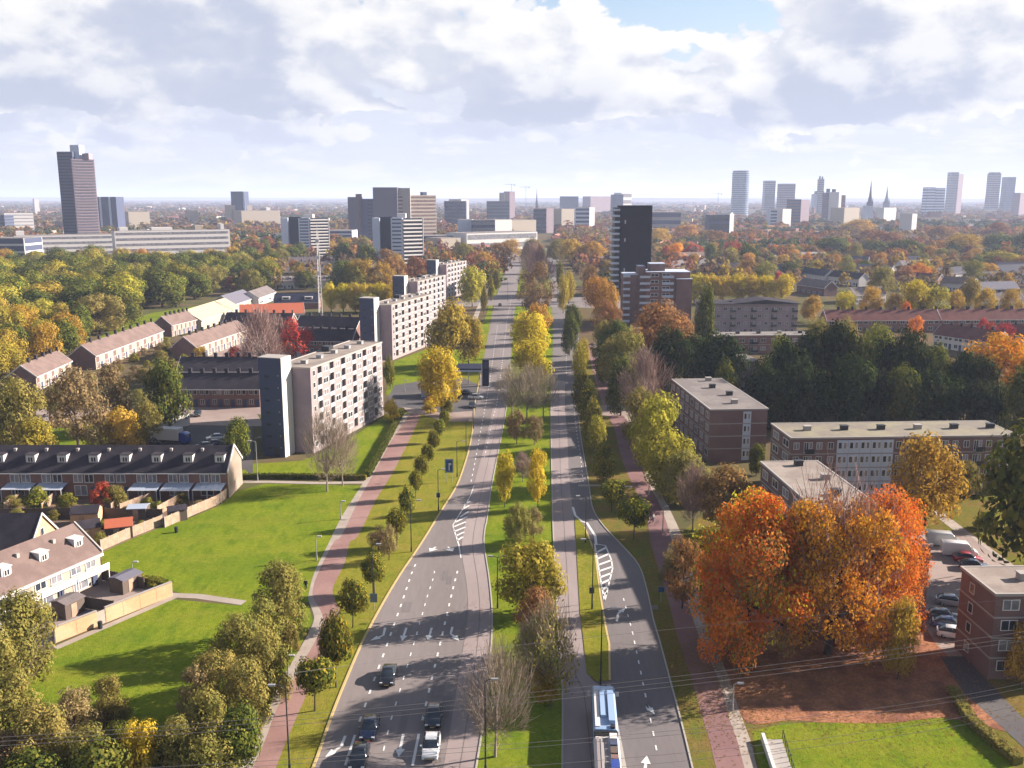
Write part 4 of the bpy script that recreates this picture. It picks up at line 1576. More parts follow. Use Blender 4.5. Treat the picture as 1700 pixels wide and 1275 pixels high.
# right-hand estate
GR = 'terraces of the right-hand estate'
terrace(G(1372, 552), G(1560, 551), 9, 5.2, 9.0, 'long terrace with red-brown tiled roof right behind the dark wood', 'brick', 'roof_red', 8, GR)
terrace(G(1562, 551), G(1760, 549), 9, 5.2, 9.0, 'red-brown roofed terrace at the right edge, in line with its neighbour', 'brick', 'roof_red', 8, GR)
terrace(G(1548, 576), G(1650, 592), 9, 5.0, 8.6, 'dark red roofed terrace running diagonally towards the amber tree', 'white', 'roof_red', 6, GR)
terrace(G(1655, 575), G(1760, 590), 9, 5.0, 8.6, 'dark red roofed terrace beside the crimson tree at the right edge', 'white', 'roof_red', 6, GR)
terrace(G(1596, 514), G(1700, 512), 9, 4.6, 8.0, 'white terrace seen between the golden trees on the right', 'white', 'roof_grey', 6, GR)
rows = [
    ((1168, 457), (1232, 456), 'dark roof behind the yellow pollard row', 'roof_dark', 'brick'),
    ((1283, 458), (1368, 470), 'navy-roofed terrace sloping away right of the pollards', 'roof_navy', 'white'),
    ((1322, 485), (1368, 492), 'grey terrace beside the end of the pitched apartment roof', 'roof_grey', 'brick_purple'),
    ((1374, 470), (1425, 476), 'dark terrace left of the olive tree', 'roof_dark', 'white'),
    ((1300, 446), (1352, 452), 'dark terrace behind the navy roof', 'roof_dark', 'brick_purple'),
    ((1420, 458), (1476, 462), 'dark terrace behind the bare olive trees', 'roof_slate', 'white'),
    ((1478, 472), (1555, 478), 'dark red roof under the orange tree', 'roof_red', 'brick'),
    ((1560, 482), (1612, 486), 'brown-roofed terrace behind the yellow trees', 'roof_brown', 'white'),
    ((1565, 466), (1622, 462), 'navy-roofed terrace left of the pale willow', 'roof_navy', 'white'),
    ((1628, 474), (1720, 470), 'long navy roof with a white edge at the right', 'roof_navy', 'white'),
    ((1618, 462), (1720, 458), 'second navy roof with a white edge, just below the pale willow', 'roof_navy', 'white'),
    ((1610, 495), (1690, 492), 'slate-roofed terrace above the white terrace', 'roof_slate', 'brick_purple'),
    ((1500, 452), (1560, 449), 'grey-roofed terrace under the dark tree line', 'roof_grey', 'white'),
    ((1420, 505), (1470, 502), 'flat-looking grey terrace left of the yellow trees', 'roof_grey', 'white'),
    ((1180, 478), (1230, 486), 'dark terrace behind the pitched apartment roof', 'roof_dark', 'brick'),
    ((1100, 455), (1146, 450), 'grey-roofed terrace right of the black tower', 'roof_grey', 'white'),
    ((1120, 436), (1180, 434), 'brown-roofed terrace right of the black tower, farther back', 'roof_brown', 'brick'),
    ((1225, 436), (1280, 440), 'dark terrace among the rust trees', 'roof_dark', 'white'),
    ((1380, 442), (1440, 444), 'slate terrace between the dark round trees', 'roof_slate', 'brick_purple'),
    ((1650, 447), (1720, 449), 'grey terrace behind the pale willow', 'roof_grey', 'white'),
]
for a, b_, lab, rf_, wl in rows:
    terrace(G(*a), G(*b_), 9, 4.8, 8.4, lab, wl, rf_, 5, GR, chim=False)
# ------------------------------------------------------------------ flat-roofed apartment buildings on the right
def flat_block(a, b, D, floors, label, fh=2.75, wall='brick_purple', roof='bitumen_grey', base=0.3, bays=8, glasszone=None, side_windows=True, group=None, cat='apartment building', left_bays=0, plain=False):
    loc, rz, L = end_frame(a, b)
    o = empty('apartment_building', loc, rz, label, cat, group)
    foot(loc, rz, L, D)
    Ht = base + floors * fh + .5
    w_ = MB()
    w_.box(.02, L - .02, .02, D - .02, 0, Ht - .3, 0)
    w_.build('wall', M[wall], o)
    r = MB()
    r.box(-.1, L + .1, -.1, D + .1, Ht - .298, Ht - .06, 0)
    rf = r.build('roof', M[roof], o)
    p = MB()
    p.box(-.18, L + .18, -.18, .12, Ht - .34, Ht, 0)
    p.box(-.18, L + .18, D - .12, D + .18, Ht - .34, Ht, 0)
    p.box(-.18, .12, .122, D - .122, Ht - .34, Ht, 0)
    p.box(L - .12, L + .18, .122, D - .122, Ht - .34, Ht, 0)
    p.build('roof_edge', M['stone'], rf)
    nv = max(2, int(max(L, D) / 7))
    for k in range(nv):
        x, y = (L * (k + .6) / nv, D * .45) if L >= D else (L * .5 + (k % 2) * 1.5, D * (k + .6) / nv)
        v = MB()
        v.box(x, x + 1.3, y, y + 1.0, Ht - .06, Ht + .75, 0)
        v.box(x - .1, x + 1.4, y - .1, y + 1.1, Ht + .75, Ht + .86, 0)
        v.build('roof_vent', M['metal_dark'] if k % 3 else M['stone'], rf)
    for f in range(1, floors):
        z = base + f * fh
        bnd = MB()
        bnd.box(-.03, L + .03, -.03, D + .03, z - .12, z + .10, 0)
        bnd.build('floor_band', M['stone'], o)
    bw = L / bays
    for f in range(floors):
        z = base + f * fh
        for k in range(bays):
            x = k * bw
            if glasszone and glasszone[0] <= k < glasszone[1]:
                b2 = MB()
                b2.box(x + .03, x + bw - .03, -.14, .0, z + .12, z + fh - .14, 0)
                pn = b2.build('infill_panel', M['bluewhite'], o)
                win(pn, x + bw * .10, z + .95, bw * .34, 1.3, -.14, 0, name='window')
                win(pn, x + bw * .56, z + .95, bw * .30, 1.3, -.14, 0, ('frame', 'curtain'), name='window')
            elif plain:
                continue
            elif bays > 3 and k % 3 == 1:
                # recessed-looking balcony with railing
                win(o, x + bw * .12, z + .3, bw * .42, 2.0, -.0, 1, ('frame', 'glass'))
                win(o, x + bw * .60, z + 1.0, bw * .26, 1.3, -.0, 0, ('frame', 'curtain'))
                bb = MB()
                bb.box(x + .2, x + bw - .2, -1.1, .0, z + .12, z + .26, 0)
                bl = bb.build('balcony', M['stone'], o)
                bb = MB()
                bb.box(x + .2, x + bw - .2, -1.1, -1.05, z + .26, z + 1.15, 0)
                bb.build('balustrade', M['metal_dark'], bl)
            elif bays > 3 or k == bays - 2:
                win(o, x + bw * .22, z + .9, bw * .5, 1.35, 0, 1, ('frame', 'curtain' if (k + f) % 2 else 'glass'))
        for k in range(left_bays):
            y = D * (k + .5) / left_bays
            for sx, rr in ((0.02, R(-90)), ):
                win(o, 0.02, z + .8, D / left_bays * .55, 1.5, y + D / left_bays * .27, 1, ('frame', 'curtain' if (k + f) % 3 else 'glass'), rz=rr)
    return o


GB = 'brick apartment buildings on the right'
flat_block(G(1176, 768), G(1270, 766), 34, 4, 'narrow-fronted brick apartment building with pale roof, left of the long block', bays=7, glasszone=(4, 5), left_bays=8, group=GB, plain=True)
u0, u1 = G(1314, 729, 11.5), G(1690, 724, 11.5)
flat_block(u0, u1, 11.5, 4, 'long brick apartment block with white glazed panels in front of the dark wood', roof='moss', bays=20, glasszone=(4, 9), left_bays=2, group=GB)
flat_block(G(1216, 650), G(1258, 649), 16, 3, 'small brick apartment block half hidden by the dark wood', bays=4, group=GB)
# block behind the orange trees: its roof shows above them
wl, wr = G(1262, 769, 11.5), G(1356, 767, 11.5)
near_r = G(1546, 906, 11.5)
dW = Vector((near_r[0] - wr[0], near_r[1] - wr[1]))
LW = dW.length
ux, uy = dW.x / LW, dW.y / LW
# front is the near short side; root at its left corner
wid = math.hypot(wr[0] - wl[0], wr[1] - wl[1]) * .98
na = (near_r[0] + uy * wid, near_r[1] - ux * wid)
flat_block(na, near_r, LW, 4, 'brick apartment block with pink-grey roof behind the orange trees', bays=4, roof='bitumen', left_bays=8, group=GB)
xa = G(1654, 989, 10.6)
xl = G(1597, 944, 10.6)
dX = Vector((xl[0] - xa[0], xl[1] - xa[1]))
LX = dX.length
hx = math.atan2(dX.y, dX.x) - R(90)
xb = (xa[0] + 16 * math.cos(hx), xa[1] + 16 * math.sin(hx))
o = flat_block(xa, xb, LX, 4, 'brick corner building with pale flat roof at the lower right edge', fh=2.55, base=.2, bays=4, roof='bitumen', group=GB)
for f in range(4):
    win(o, .02, .2 + f * 2.55 + .7, 1.1, 1.3, LX * .72, 0, rz=R(-90))

# pitched four-storey building and the flat one in front of it
o = flat_block(G(1163, 556), G(1322, 556), 13, 4, 'four-storey purple-brick apartments under a dark low-pitched roof', fh=3.0, bays=14, wall='pinkwall', roof='roof_dark', group=GB)
h0 = .3 + 4 * 3.0 + .5
Ls = math.hypot(*(Vector(G(1322, 556)) - Vector(G(1163, 556))))
r = MB()
r.profile([(-1, h0 + .1), (14, h0 + .1), (14, h0 + .3), (-1, h0 + .3)], -1, Ls + 1, 0)
n = len(r.v)
r.v += [(Ls * .33, -1, h0 + .3), (Ls + 1, -1, h0 + .3), (Ls * .66, -1, h0 + 1.9), (Ls * .33, 14, h0 + .3), (Ls + 1, 14, h0 + .3), (Ls * .66, 14, h0 + 1.9)]
for f in ((0, 1, 2), (5, 4, 3), (0, 2, 5, 3), (1, 4, 5, 2)):
    r.f.append(tuple(n + i for i in f))
    r.m.append(0)
r.build('pitched_roof', M['roof_dark'], o)
flat_block(G(1170, 588), G(1345, 586), 9, 2, 'low flat-roofed building with a pale roof in front of the pitched apartments', fh=3.0, bays=10, wall='brick', group=GB)

# brick mid-rise made of stepped volumes
bx0, by0 = G(1071, 538)
bw_ = x_at(1143, by0) - bx0
o = empty('apartment_building', (bx0, by0, 0), 0, 'stepped red-brick mid-rise in front of the black tower', 'apartment building', GB)
BUILT.append((bx0 + 9, by0 + 8, 16))
FL = 8
fh = 2.9
zt = FL * fh
parts = [('wall', 0, bw_, 0, 16, zt), ('side_wing', bw_ * .68, bw_ + .6, -2.2, 0, zt - 2.9), ('stair_core', -3.2, 0, 3, 12, zt + 2.2), ('balcony_wing', -9.5, -3.2, 4, 16, zt - 1.4), ('roof_storey', bw_ * .1, bw_ * .45, 4, 11, zt + 3.4)]
for nme, x0, x1, y0, y1, z in parts:
    b = MB()
    b.box(x0, x1, y0, y1, 0 if nme != 'roof_storey' else zt, z, 0)
    b.box(x0 - .12, x1 + .12, y0 - .12, y1 + .12, z, z + .3, 1)
    pw = b.build(nme, [M['brick_purple'] if nme != 'wall' else M['brick'], M['bluewhite'] if nme != 'stair_core' else M['slate']], o)
for f in range(FL):
    z = f * fh + .4
    for xx in (.10, .36):
        win(o, bw_ * xx, z + .5, bw_ * .18, 1.5, 0, 1)
    bb = MB()
    bb.box(-3.0, 1.6, -1.4, -.02, z, z + .15, 0)
    bb.box(-3.0, 1.6, -1.4, -1.34, z + .15, z + 1.1, 1)
    bb.build('balcony', [M['stone'], M['bluewhite']], o)
    bb = MB()
    bb.box(-10.0, -6.8, 2.7, 4, z, z + .15, 0)
    bb.box(-10.0, -6.8, 2.7, 2.76, z + .15, z + 1.1, 1)
    bb.build('balcony', [M['stone'], M['bluewhite']], o)
    bb = MB()
    bb.box(bw_ * .36, bw_ * .62, -1.2, -.02, z, z + 1.05, 0)
    bb.build('balcony', M['bluewhite'], o)

# black tower
tx, ty = G(1027, 490)
tw = x_at(1079, ty) - tx
tz = top_z(ty, 341)
o = empty('tower_block', (tx, ty, 0), 0, 'tall black-clad residential tower with a stack of balconies on its left side', 'tower block')
BUILT.append((tx + tw / 2, ty + 8, 14))
b = MB()
b.box(0, tw, 0, 17, 0, tz - .3, 0)
b.build('wall', M['black'], o)
b = MB()
b.box(-.1, tw + .1, -.1, 17.1, tz - .298, tz, 0)
b.build('roof', M['metal_dark'], o)
nf = 15
for f in range(nf):
    z = tz * (f + .25) / (nf + .2)
    b = MB()
    b.box(-4.6, -.01, 1.0, 12, z, z + .2, 0)
    bl = b.build('balcony', M['rail'], o)
    b = MB()
    b.box(-4.6, -.02, .9, 1.0, z + .2, z + 1.25, 0)
    b.build('balustrade', M['bluewhite'], bl)
    b = MB()
    b.box(-4.6, -4.5, 1.0, 12, z + .2, z + 1.25, 0)
    b.build('balustrade', M['bluewhite'], bl)
b = MB()
b.box(-2.8, 0, 3, 16.5, 0, tz - 1.2, 0)
b.build('balcony_core', M['metal_dark'], o)
for f in (4, 9, 12):
    b = MB()
    b.box(tw * .14, tw * .18, -.05, 0, tz * f / 15, tz * f / 15 + 2, 0)
    b.build('window', M['rail'], o)

# ------------------------------------------------------------------ larger far buildings with banded fronts
def far_block(name, label, cat, x0, x1, ytop, Y, D, wall, band=None, floors=0, roofbox=None, group=None, z0=0, strips=None, side=None, fw=.55, rot=0.0, lattice=0, proud=.18):
    xa, xb = x_at(x0, Y), x_at(x1, Y)
    Ht = top_z(Y, ytop)
    L = xb - xa
    if rot:         # turned towards the sun, still filling the same width
        u1 = (x1 - 850) / F
        L = (u1 * depth(Y) - xa) / (math.cos(rot) - u1 * CP * math.sin(rot))
    o = empty(name, (xa, Y, 0), rot, label, cat, group)
    BUILT.append((xa + L / 2, Y + D / 2, max(L, D) * .6))
    b = MB()
    b.box(0, L, 0, D, z0, Ht, 0)
    b.box(.4, L - .4, .4, D - .4, Ht, Ht + .25, 1)
    b.build('wall', [M[wall], M['bitumen_grey']], o)
    if band:
        bm_ = MB()
        fl = floors
        step = (Ht - z0) / fl
        for f in range(fl):
            z = z0 + step * (f + .30)
            bm_.box(L * .015, L * .985, -proud, 0, z, z + step * fw, 0)
            if side != 'none':
                sx = -proud if xa > 0 else L
                bm_.box(sx, sx + proud, D * .03, D * .97, z, z + step * fw, 0)
        if fl <= 26 and (L / depth(Y)) * F > 18:
            for f in range(fl):
                z = z0 + step * (f + .30)
                q = MB()
                q.box(L * .015, L * .985, -proud, 0, z, z + step * fw, 0)
                if side != 'none':
                    sx = -proud if xa > 0 else L
                    q.box(sx, sx + proud, D * .03, D * .97, z, z + step * fw, 0)
                q.build('window_band', M[band], o)
        else:
            bm_.build('window_band', M[band], o)
    if strips:
        for s0, s1, mm in strips:
            q = MB()
            q.box(L * s0, L * s1, -.5, 0, z0, Ht + .1, 0)
            q.build('facade_strip', M[mm], o)
    for rb in roofbox or ():
        q = MB()
        q.box(L * rb[0], L * rb[1], D * .2, D * .8, Ht, Ht + rb[2], 0)
        q.build('roof_house', M[rb[3]], o)
    return o


# high-rise on the left: a dark half and a pale half round a light core
Yh = 1000
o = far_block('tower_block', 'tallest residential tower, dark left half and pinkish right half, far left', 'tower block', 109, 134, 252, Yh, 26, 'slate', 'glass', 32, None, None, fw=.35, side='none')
oL = x_at(134, Yh) - x_at(109, Yh)
Hh = top_z(Yh, 264)
rt = .62
u1 = (171 - 850) / F
Lw = (u1 * depth(Yh) - x_at(134, Yh)) / (math.cos(rt) - u1 * CP * math.sin(rt))
b = MB()
b.box(0, Lw, 0, 16, 0, Hh, 0)
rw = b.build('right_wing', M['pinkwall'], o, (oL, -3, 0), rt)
for f in range(32):
    z = Hh * (f + .25) / 32
    b = MB()
    b.box(.6, Lw - .6, -.5, 0, z, z + 1.5, 0)
    b.build('balcony_band', M['roof_slate'], rw)
b = MB()
b.box(oL * .72, oL + 5, 6, 18, 0, top_z(Yh, 240), 0)
b.build('lift_core', M['bluewhite'], o)
b = MB()
b.box(oL + 8, oL + 15, 5, 14, Hh, top_z(Yh, 254), 0)
b.build('roof_house', M['pinkwall'], o)

GC = 'institutional buildings on the left skyline'
far_block('office_building', 'long white building with dark window bands, in front of the wooded park', 'building', 194, 384, 384, 800, 22, 'white', 'curtain', 6, [(.05, .12, 3, 'white'), (.32, .5, 2.5, 'white'), (.7, .76, 4, 'cream'), (.93, .96, 5, 'white')], GC, fw=.42, rot=.5, side='none')
far_block('office_building', 'lower white wing left of the long white building', 'building', 28, 192, 392, 830, 24, 'white', 'curtain', 5, [(.02, .1, 4, 'white')], GC, fw=.42, rot=.5, side='none')
far_block('office_building', 'dark low wing under the white roof edge at the far left', 'building', -20, 44, 396, 760, 30, 'white', 'slate', 4, None, GC, fw=.7)
far_block('office_building', 'white block with sunlit pink base at the far left edge', 'building', 10, 58, 354, 1500, 40, 'white', 'curtain', 6, None, GC, fw=.22, rot=.6, side='none')
far_block('office_building', 'grey shaded block at the very left edge of the skyline', 'building', -20, 10, 357, 1480, 40, 'slate', 'glass', 6, None, GC, fw=.3)
far_block('office_building', 'slate pair of slanted towers right of the tallest tower', 'building', 164, 197, 327, 1500, 30, 'slate', None, 0, None, GC, strips=[(.15, .25, 'bluewhite'), (.62, .72, 'bluewhite')])
far_block('office_building', 'cream factory hall under the grey drum tower', 'building', 385, 420, 341, 1900, 40, 'cream', None, 0, None, GC, rot=.6)
far_block('office_building', 'grey drum-like tower standing on the cream hall', 'tower', 386, 409, 318, 1905, 28, 'slate', None, 0, None, GC, strips=[(.88, 1.0, 'bluewhite')])
far_block('office_building', 'long low cream hall right of the drum tower', 'building', 402, 466, 350, 1860, 60, 'cream', None, 0, [(.7, .8, 6, 'white')], GC, rot=.6)
# twin white residential towers
GT = 'white residential towers with balcony fronts'


def white_tower(x0, x1, ytop, Y, label):
    s = (x1 - x0) / 83.0
    xx = lambda q: x_at(x0 + q * s, Y)
    Ht = top_z(Y, ytop)
    o = empty('tower_block', (xx(0), Y, 0), 0, label, 'tower block', GT)
    X0 = xx(0)
    BUILT.append((xx(40), Y + 8, 24))
    b = MB()
    b.box(0, xx(12) - X0, 0, 14, 0, Ht, 0)
    b.build('left_slab', M['bluewhite'], o)
    b = MB()
    b.box(xx(12) - X0, xx(31) - X0, 4, 16, 0, Ht + 1, 0)
    b.build('dark_core', M['roof_navy'], o)
    b = MB()
    b.box(xx(31) - X0, xx(50) - X0, -2, 16, 0, Ht, 0)
    rs = b.build('end_slab', M['bluewhite'], o)
    rt = .6
    u1 = (x1 - 850) / F
    Lw = (u1 * depth(Y) - xx(50)) / (math.cos(rt) - u1 * CP * math.sin(rt))
    b = MB()
    b.box(0, Lw, 0, 11, 0, Ht - .5, 0)
    fr = b.build('balcony_wing', M['pinkwall'], o, (xx(50) - X0, -2, 0), rt)
    b = MB()
    b.box(xx(40) - X0, xx(54) - X0, 4, 12, Ht, Ht + 3.5, 0)
    b.build('roof_house', M['white'], o)
    for f in range(13):
        z = Ht * (f + .2) / 13
        MB().box(.4, Lw - .4, -1.4, 0, z, z + 1.1).build('balcony', M['white'], fr)
        MB().box(1, Lw - 1, -.1, 0, z + 1.1, z + 2.4).build('window_band', M['glass'], fr)
        b = MB()
        b.box(xx(33) - X0, xx(48) - X0, -2.1, -2, z + .9, z + 2.0, 0)
        b.build('window_band', M['slate'], rs)
    MB().box(Lw - .4, Lw, -1.6, 0, 0, Ht).build('side_fin', M['white'], fr)
    return o


white_tower(620, 703, 362, 760, 'white residential tower with balcony front, standing before the brown hospital tower')
white_tower(469, 548, 362, 900, 'white residential tower with balcony front, left of the hospital, farther back')
# brown hospital tower
Yb = 1180
Ht = top_z(Yb, 324)
X0 = x_at(660, Yb)
o = empty('hospital_tower', (X0, Yb, 0), 0, 'big brown institutional tower with three stepped slabs in the middle distance', 'tower')
xx = lambda p: x_at(p, Yb) - X0
rt = .55
u1 = (725 - 850) / F
Lw = (u1 * depth(Yb) - X0) / (math.cos(rt) - u1 * CP * math.sin(rt))
MB().box(0, Lw, 0, 22, 0, Ht, 0).build('right_slab', M['cream'], o, (0, 0, 0), rt)
rs = o.children[0]
for f in range(13):
    z = Ht * (f + .3) / 13
    MB().box(.8, Lw - .8, -.4, 0, z, z + 1.8).build('window_band', M['brick_purple'], rs)
MB().box(Lw * .72, Lw * .82, 6, 14, Ht, Ht + 4).build('roof_house', M['slate'], rs)
for nme, p0, p1, y, d0, d1, mm in (('core', 622, 662, 311, -4, 30, 'roof_slate'), ('core_side', 662, 682, 312, 4, 30, 'stone'), ('left_slab', 580, 598, 327, -2, 30, 'roof_slate'), ('lift_shaft', 593, 601, 322, -1, 10, 'brick_purple'), ('link_slab', 600, 637, 330, -.5, 25, 'slate')):
    b = MB()
    b.box(xx(p0), xx(p1), d0, d1, 0, top_z(Yb, y), 0)
    pt = b.build(nme, M[mm], o)
    if nme == 'link_slab':
        for f in range(12):
            z = Ht * (f + .3) / 13
            b = MB()
            b.box(xx(612), xx(636), -.9, -.5, z, z + 1.6, 0)
            b.build('window_band', M['glass'], pt)
BUILT.append((X0 - 30, Yb + 10, 50))

# everything along the skyline: (name, x0, x1, top, distance, depth, wall, band, floors, label)
GS = 'city skyline buildings'
SKY = [
    ('office_building', 738, 774, 334, 1700, 40, 'slate', 'glass', 8, 'dark blue-grey block with a white end right of the hospital tower'),
    ('office_building', 766, 779, 331, 1720, 40, 'white', None, 0, 'white slab at the end of the dark block right of the hospital tower'),
    ('office_building', 808, 846, 334, 2000, 40, 'slate', 'glass', 7, 'dark block below two slim towers in the centre distance'),
    ('tower_block', 829, 838, 320, 2100, 22, 'stone', None, 0, 'left of two slim towers in the centre distance'),
    ('tower_block', 846, 855, 318, 2150, 22, 'pinkwall', None, 0, 'right of two slim towers in the centre distance'),
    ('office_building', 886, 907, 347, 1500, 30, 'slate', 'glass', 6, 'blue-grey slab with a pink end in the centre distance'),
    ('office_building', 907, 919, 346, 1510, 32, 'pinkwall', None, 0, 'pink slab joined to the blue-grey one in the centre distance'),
    ('office_building', 932, 955, 347, 1650, 30, 'cream', None, 0, 'cream low block in the centre distance'),
    ('office_building', 955, 978, 345, 1560, 30, 'bluewhite', 'slate', 6, 'pale blue slab in the centre distance'),
    ('office_building', 977, 987, 344, 1570, 30, 'white', None, 0, 'white end of the pale blue slab in the centre distance'),
    ('office_building', 980, 1014, 326, 3200, 40, 'pinkwall', None, 0, 'faint pink building left of the white one on the horizon'),
    ('office_building', 930, 960, 326, 3000, 40, 'slate', None, 0, 'faint blue-grey building on the horizon, centre'),
    ('office_building', 1015, 1034, 323, 2600, 30, 'slate', None, 0, 'grey block just left above the black tower'),
    ('office_building', 1031, 1048, 320, 2600, 30, 'white', 'curtain', 4, 'white block showing above the top of the black tower'),
    ('office_building', 783, 822, 366, 1120, 30, 'slate', 'curtain', 4, 'dark glazed low building with white roofs right of the hospital'),
    ('office_building', 822, 850, 365, 1120, 34, 'white', None, 0, 'white cube-like building right of the hospital'),
    ('office_building', 760, 784, 365, 1140, 34, 'bluewhite', None, 0, 'pale blue block left of the dark glazed low building'),
    ('office_building', 775, 892, 388, 1000, 40, 'white', 'curtain', 2, 'long low white hall in front of the glazed building'),
    ('office_building', 702, 760, 392, 1020, 40, 'slate', 'glass', 2, 'low dark hall right of the white residential tower'),
    ('office_building', 732, 765, 396, 980, 30, 'cream', None, 0, 'low cream hall in front of the low dark hall'),
    ('office_building', 545, 585, 383, 1120, 40, 'bluewhite', 'slate', 4, 'low pale blue wing left of the hospital tower'),
    ('office_building', 840, 890, 366, 1350, 40, 'cream', None, 0, 'low cream roof line right of the white cube-like building'),
    ('office_building', 1078, 1130, 352, 1500, 50, 'stone', 'slate', 3, 'low grey building right of the black tower'),
    ('office_building', 1176, 1210, 357, 1300, 26, 'slate', 'glass', 3, 'dark blue low slab with a white end below the glass skyscraper'),
    ('office_building', 1210, 1217, 355, 1300, 26, 'white', None, 0, 'white end of the dark blue low slab'),
    ('office_building', 1278, 1292, 349, 1700, 30, 'bluewhite', 'slate', 6, 'pale blue slab with windows left of the dark brown tower'),
    ('office_building', 1291, 1298, 350, 1710, 30, 'slate', None, 0, 'dark gap slab beside the pale blue one'),
    ('office_building', 1298, 1312, 347, 1690, 30, 'white', None, 0, 'bright white slab left of the dark brown tower'),
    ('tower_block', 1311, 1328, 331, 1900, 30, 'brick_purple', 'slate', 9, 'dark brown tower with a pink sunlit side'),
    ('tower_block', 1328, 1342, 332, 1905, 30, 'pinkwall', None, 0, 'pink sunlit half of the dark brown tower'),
    ('tower_block', 1371, 1390, 320, 2100, 34, 'brick_purple', 'slate', 12, 'brown tower with white fins right of the slender tower'),
    ('tower_block', 1390, 1394, 319, 2080, 30, 'white', None, 0, 'white fin of the brown tower, left one'),
    ('tower_block', 1394, 1401, 324, 2110, 30, 'brick_purple', None, 0, 'narrow brown slab between the white fins'),
    ('tower_block', 1357, 1365, 297, 3000, 20, 'slate', 'stone', 20, 'slender grey tower with antennas on the right skyline'),
    ('office_building', 1350, 1372, 322, 3010, 30, 'bluewhite', None, 0, 'grey-blue podium at the foot of the slender tower'),
    ('tower_block', 1268, 1285, 300, 3000, 30, 'glass_blue', 'stone', 18, 'blue-grey flat-topped tower right of the glass skyscraper'),
    ('tower_block', 1294, 1318, 305, 2900, 40, 'roof_slate', 'pinkwall', 14, 'broad mauve tower with a rounded top on the right skyline'),
    ('tower_block', 1536, 1550, 311, 3000, 34, 'slate', 'bluewhite', 10, 'left of a pair of short blue-grey towers on the right skyline'),
    ('tower_block', 1551, 1566, 312, 3050, 34, 'roof_slate', 'bluewhite', 10, 'right of a pair of short blue-grey towers on the right skyline'),
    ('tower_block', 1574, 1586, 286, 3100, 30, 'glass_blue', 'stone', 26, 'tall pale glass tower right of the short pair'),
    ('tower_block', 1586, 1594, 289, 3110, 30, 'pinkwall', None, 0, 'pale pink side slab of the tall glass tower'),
    ('tower_block', 1641, 1656, 288, 3300, 34, 'stone', 'slate', 22, 'pale tower with a dark flat cap near the right edge'),
    ('tower_block', 1666, 1681, 294, 3300, 34, 'glass_blue', 'slate', 20, 'rounded blue-grey tower nearest the right edge'),
    ('office_building', 1400, 1425, 345, 1800, 30, 'cream', None, 0, 'sunlit cream block between brown tower and church'),
    ('office_building', 1436, 1448, 342, 1900, 20, 'bluewhite', None, 0, 'pale block at the foot of the dark spire'),
    ('office_building', 1466, 1486, 345, 2000, 20, 'white', None, 0, 'low white roof right of the dark spire'),
    ('office_building', 1512, 1520, 355, 1400, 20, 'white', None, 0, 'small bright white house front among the trees at right'),
    ('office_building', 1690, 1710, 320, 2600, 20, 'pinkwall', None, 0, 'faint block cut by the right edge of the skyline'),
    ('office_building', 215, 250, 352, 1700, 30, 'cream', None, 0, 'cream house block among trees right of the slanted towers'),
    ('office_building', 316, 330, 350, 1900, 30, 'cream', None, 0, 'small cream house among the rust woods'),
    ('office_building', 59, 67, 330, 3000, 20, 'white', None, 0, 'tiny white tower on the left horizon'),
]
for i, (nm, x0, x1, yt, Y, D, wl_, bd, fl, lab) in enumerate(SKY):
    rb = None
    if 'slender' in lab:
        rb = [(.2, .28, 9, 'metal_dark'), (.7, .78, 8, 'metal_dark')]
    if 'dark flat cap' in lab:
        rb = [(0, 1.0, 4, 'metal_dark')]
    far_block(nm, lab, 'tower' if nm == 'tower_block' else 'building', x0, x1, yt, Y, D, wl_, bd, fl or 1, rb, GS, side='none' if nm == 'office_building' else None, rot=.65 if wl_ in ('white', 'cream', 'pinkwall') else 0.0)

# curved glass skyscraper
Yg = 2700
xa_, xb_ = x_at(1216, Yg), x_at(1245, Yg)
rr_ = (xb_ - xa_) / 2
Hg = top_z(Yg, 283)
o = empty('glass_skyscraper', ((xa_ + xb_) / 2, Yg + rr_, 0), 0, 'broad rounded blue glass skyscraper, leftmost on the right skyline', 'skyscraper', GS)
b = MB()
b.prism([(rr_ * math.cos(t) * 1.0, rr_ * .8 * math.sin(t)) for t in np.linspace(0, 2 * math.pi, 29)[:-1]], 0, Hg - 3, 0)
b.build('wall', M['glass_blue'], o)
b = MB()
b.prism([(rr_ * .9 * math.cos(t), rr_ * .7 * math.sin(t)) for t in np.linspace(0, 2 * math.pi, 29)[:-1]], Hg - 3, Hg, 0)
b.build('crown_ring', M['roof_slate'], o)
for f in range(24):
    z = (Hg - 3) * (f + .5) / 24
    b = MB()
    b.prism([(rr_ * 1.008 * math.cos(t), rr_ * .808 * math.sin(t)) for t in np.linspace(0, 2 * math.pi, 29)[:-1]], z, z + 1.3, 0)
    b.build('floor_band', M['bluewhite'], o)


# church spires
def spire(px, ytop, Y, wpx, label, m):
    X = x_at(px, Y)
    w_ = wpx / F * depth(Y)
    h = top_z(Y, ytop)
    o = empty('church_tower', (X, Y, 0), 0, label, 'church tower', 'church spires of the city')
    b = MB()
    b.box(-w_ / 2, w_ / 2, -w_ / 2, w_ / 2, 0, h * .45, 0)
    b.build('tower', M[m], o)
    b = MB()
    b.tube([(0, 0, h * .45), (0, 0, h * .62), (0, 0, h)], [w_ * .5, w_ * .28, .15], 8)
    b.build('spire', M['roof_slate'] if m != 'roof_navy' else M['roof_navy'], o)
    b = MB()
    for s in (-1, 1):
        b.tube([(s * w_ * .42, -w_ * .4, h * .45), (s * w_ * .42, -w_ * .4, h * .58)], [w_ * .1, .1], 6)
    b.build('pinnacle', M[m], o)


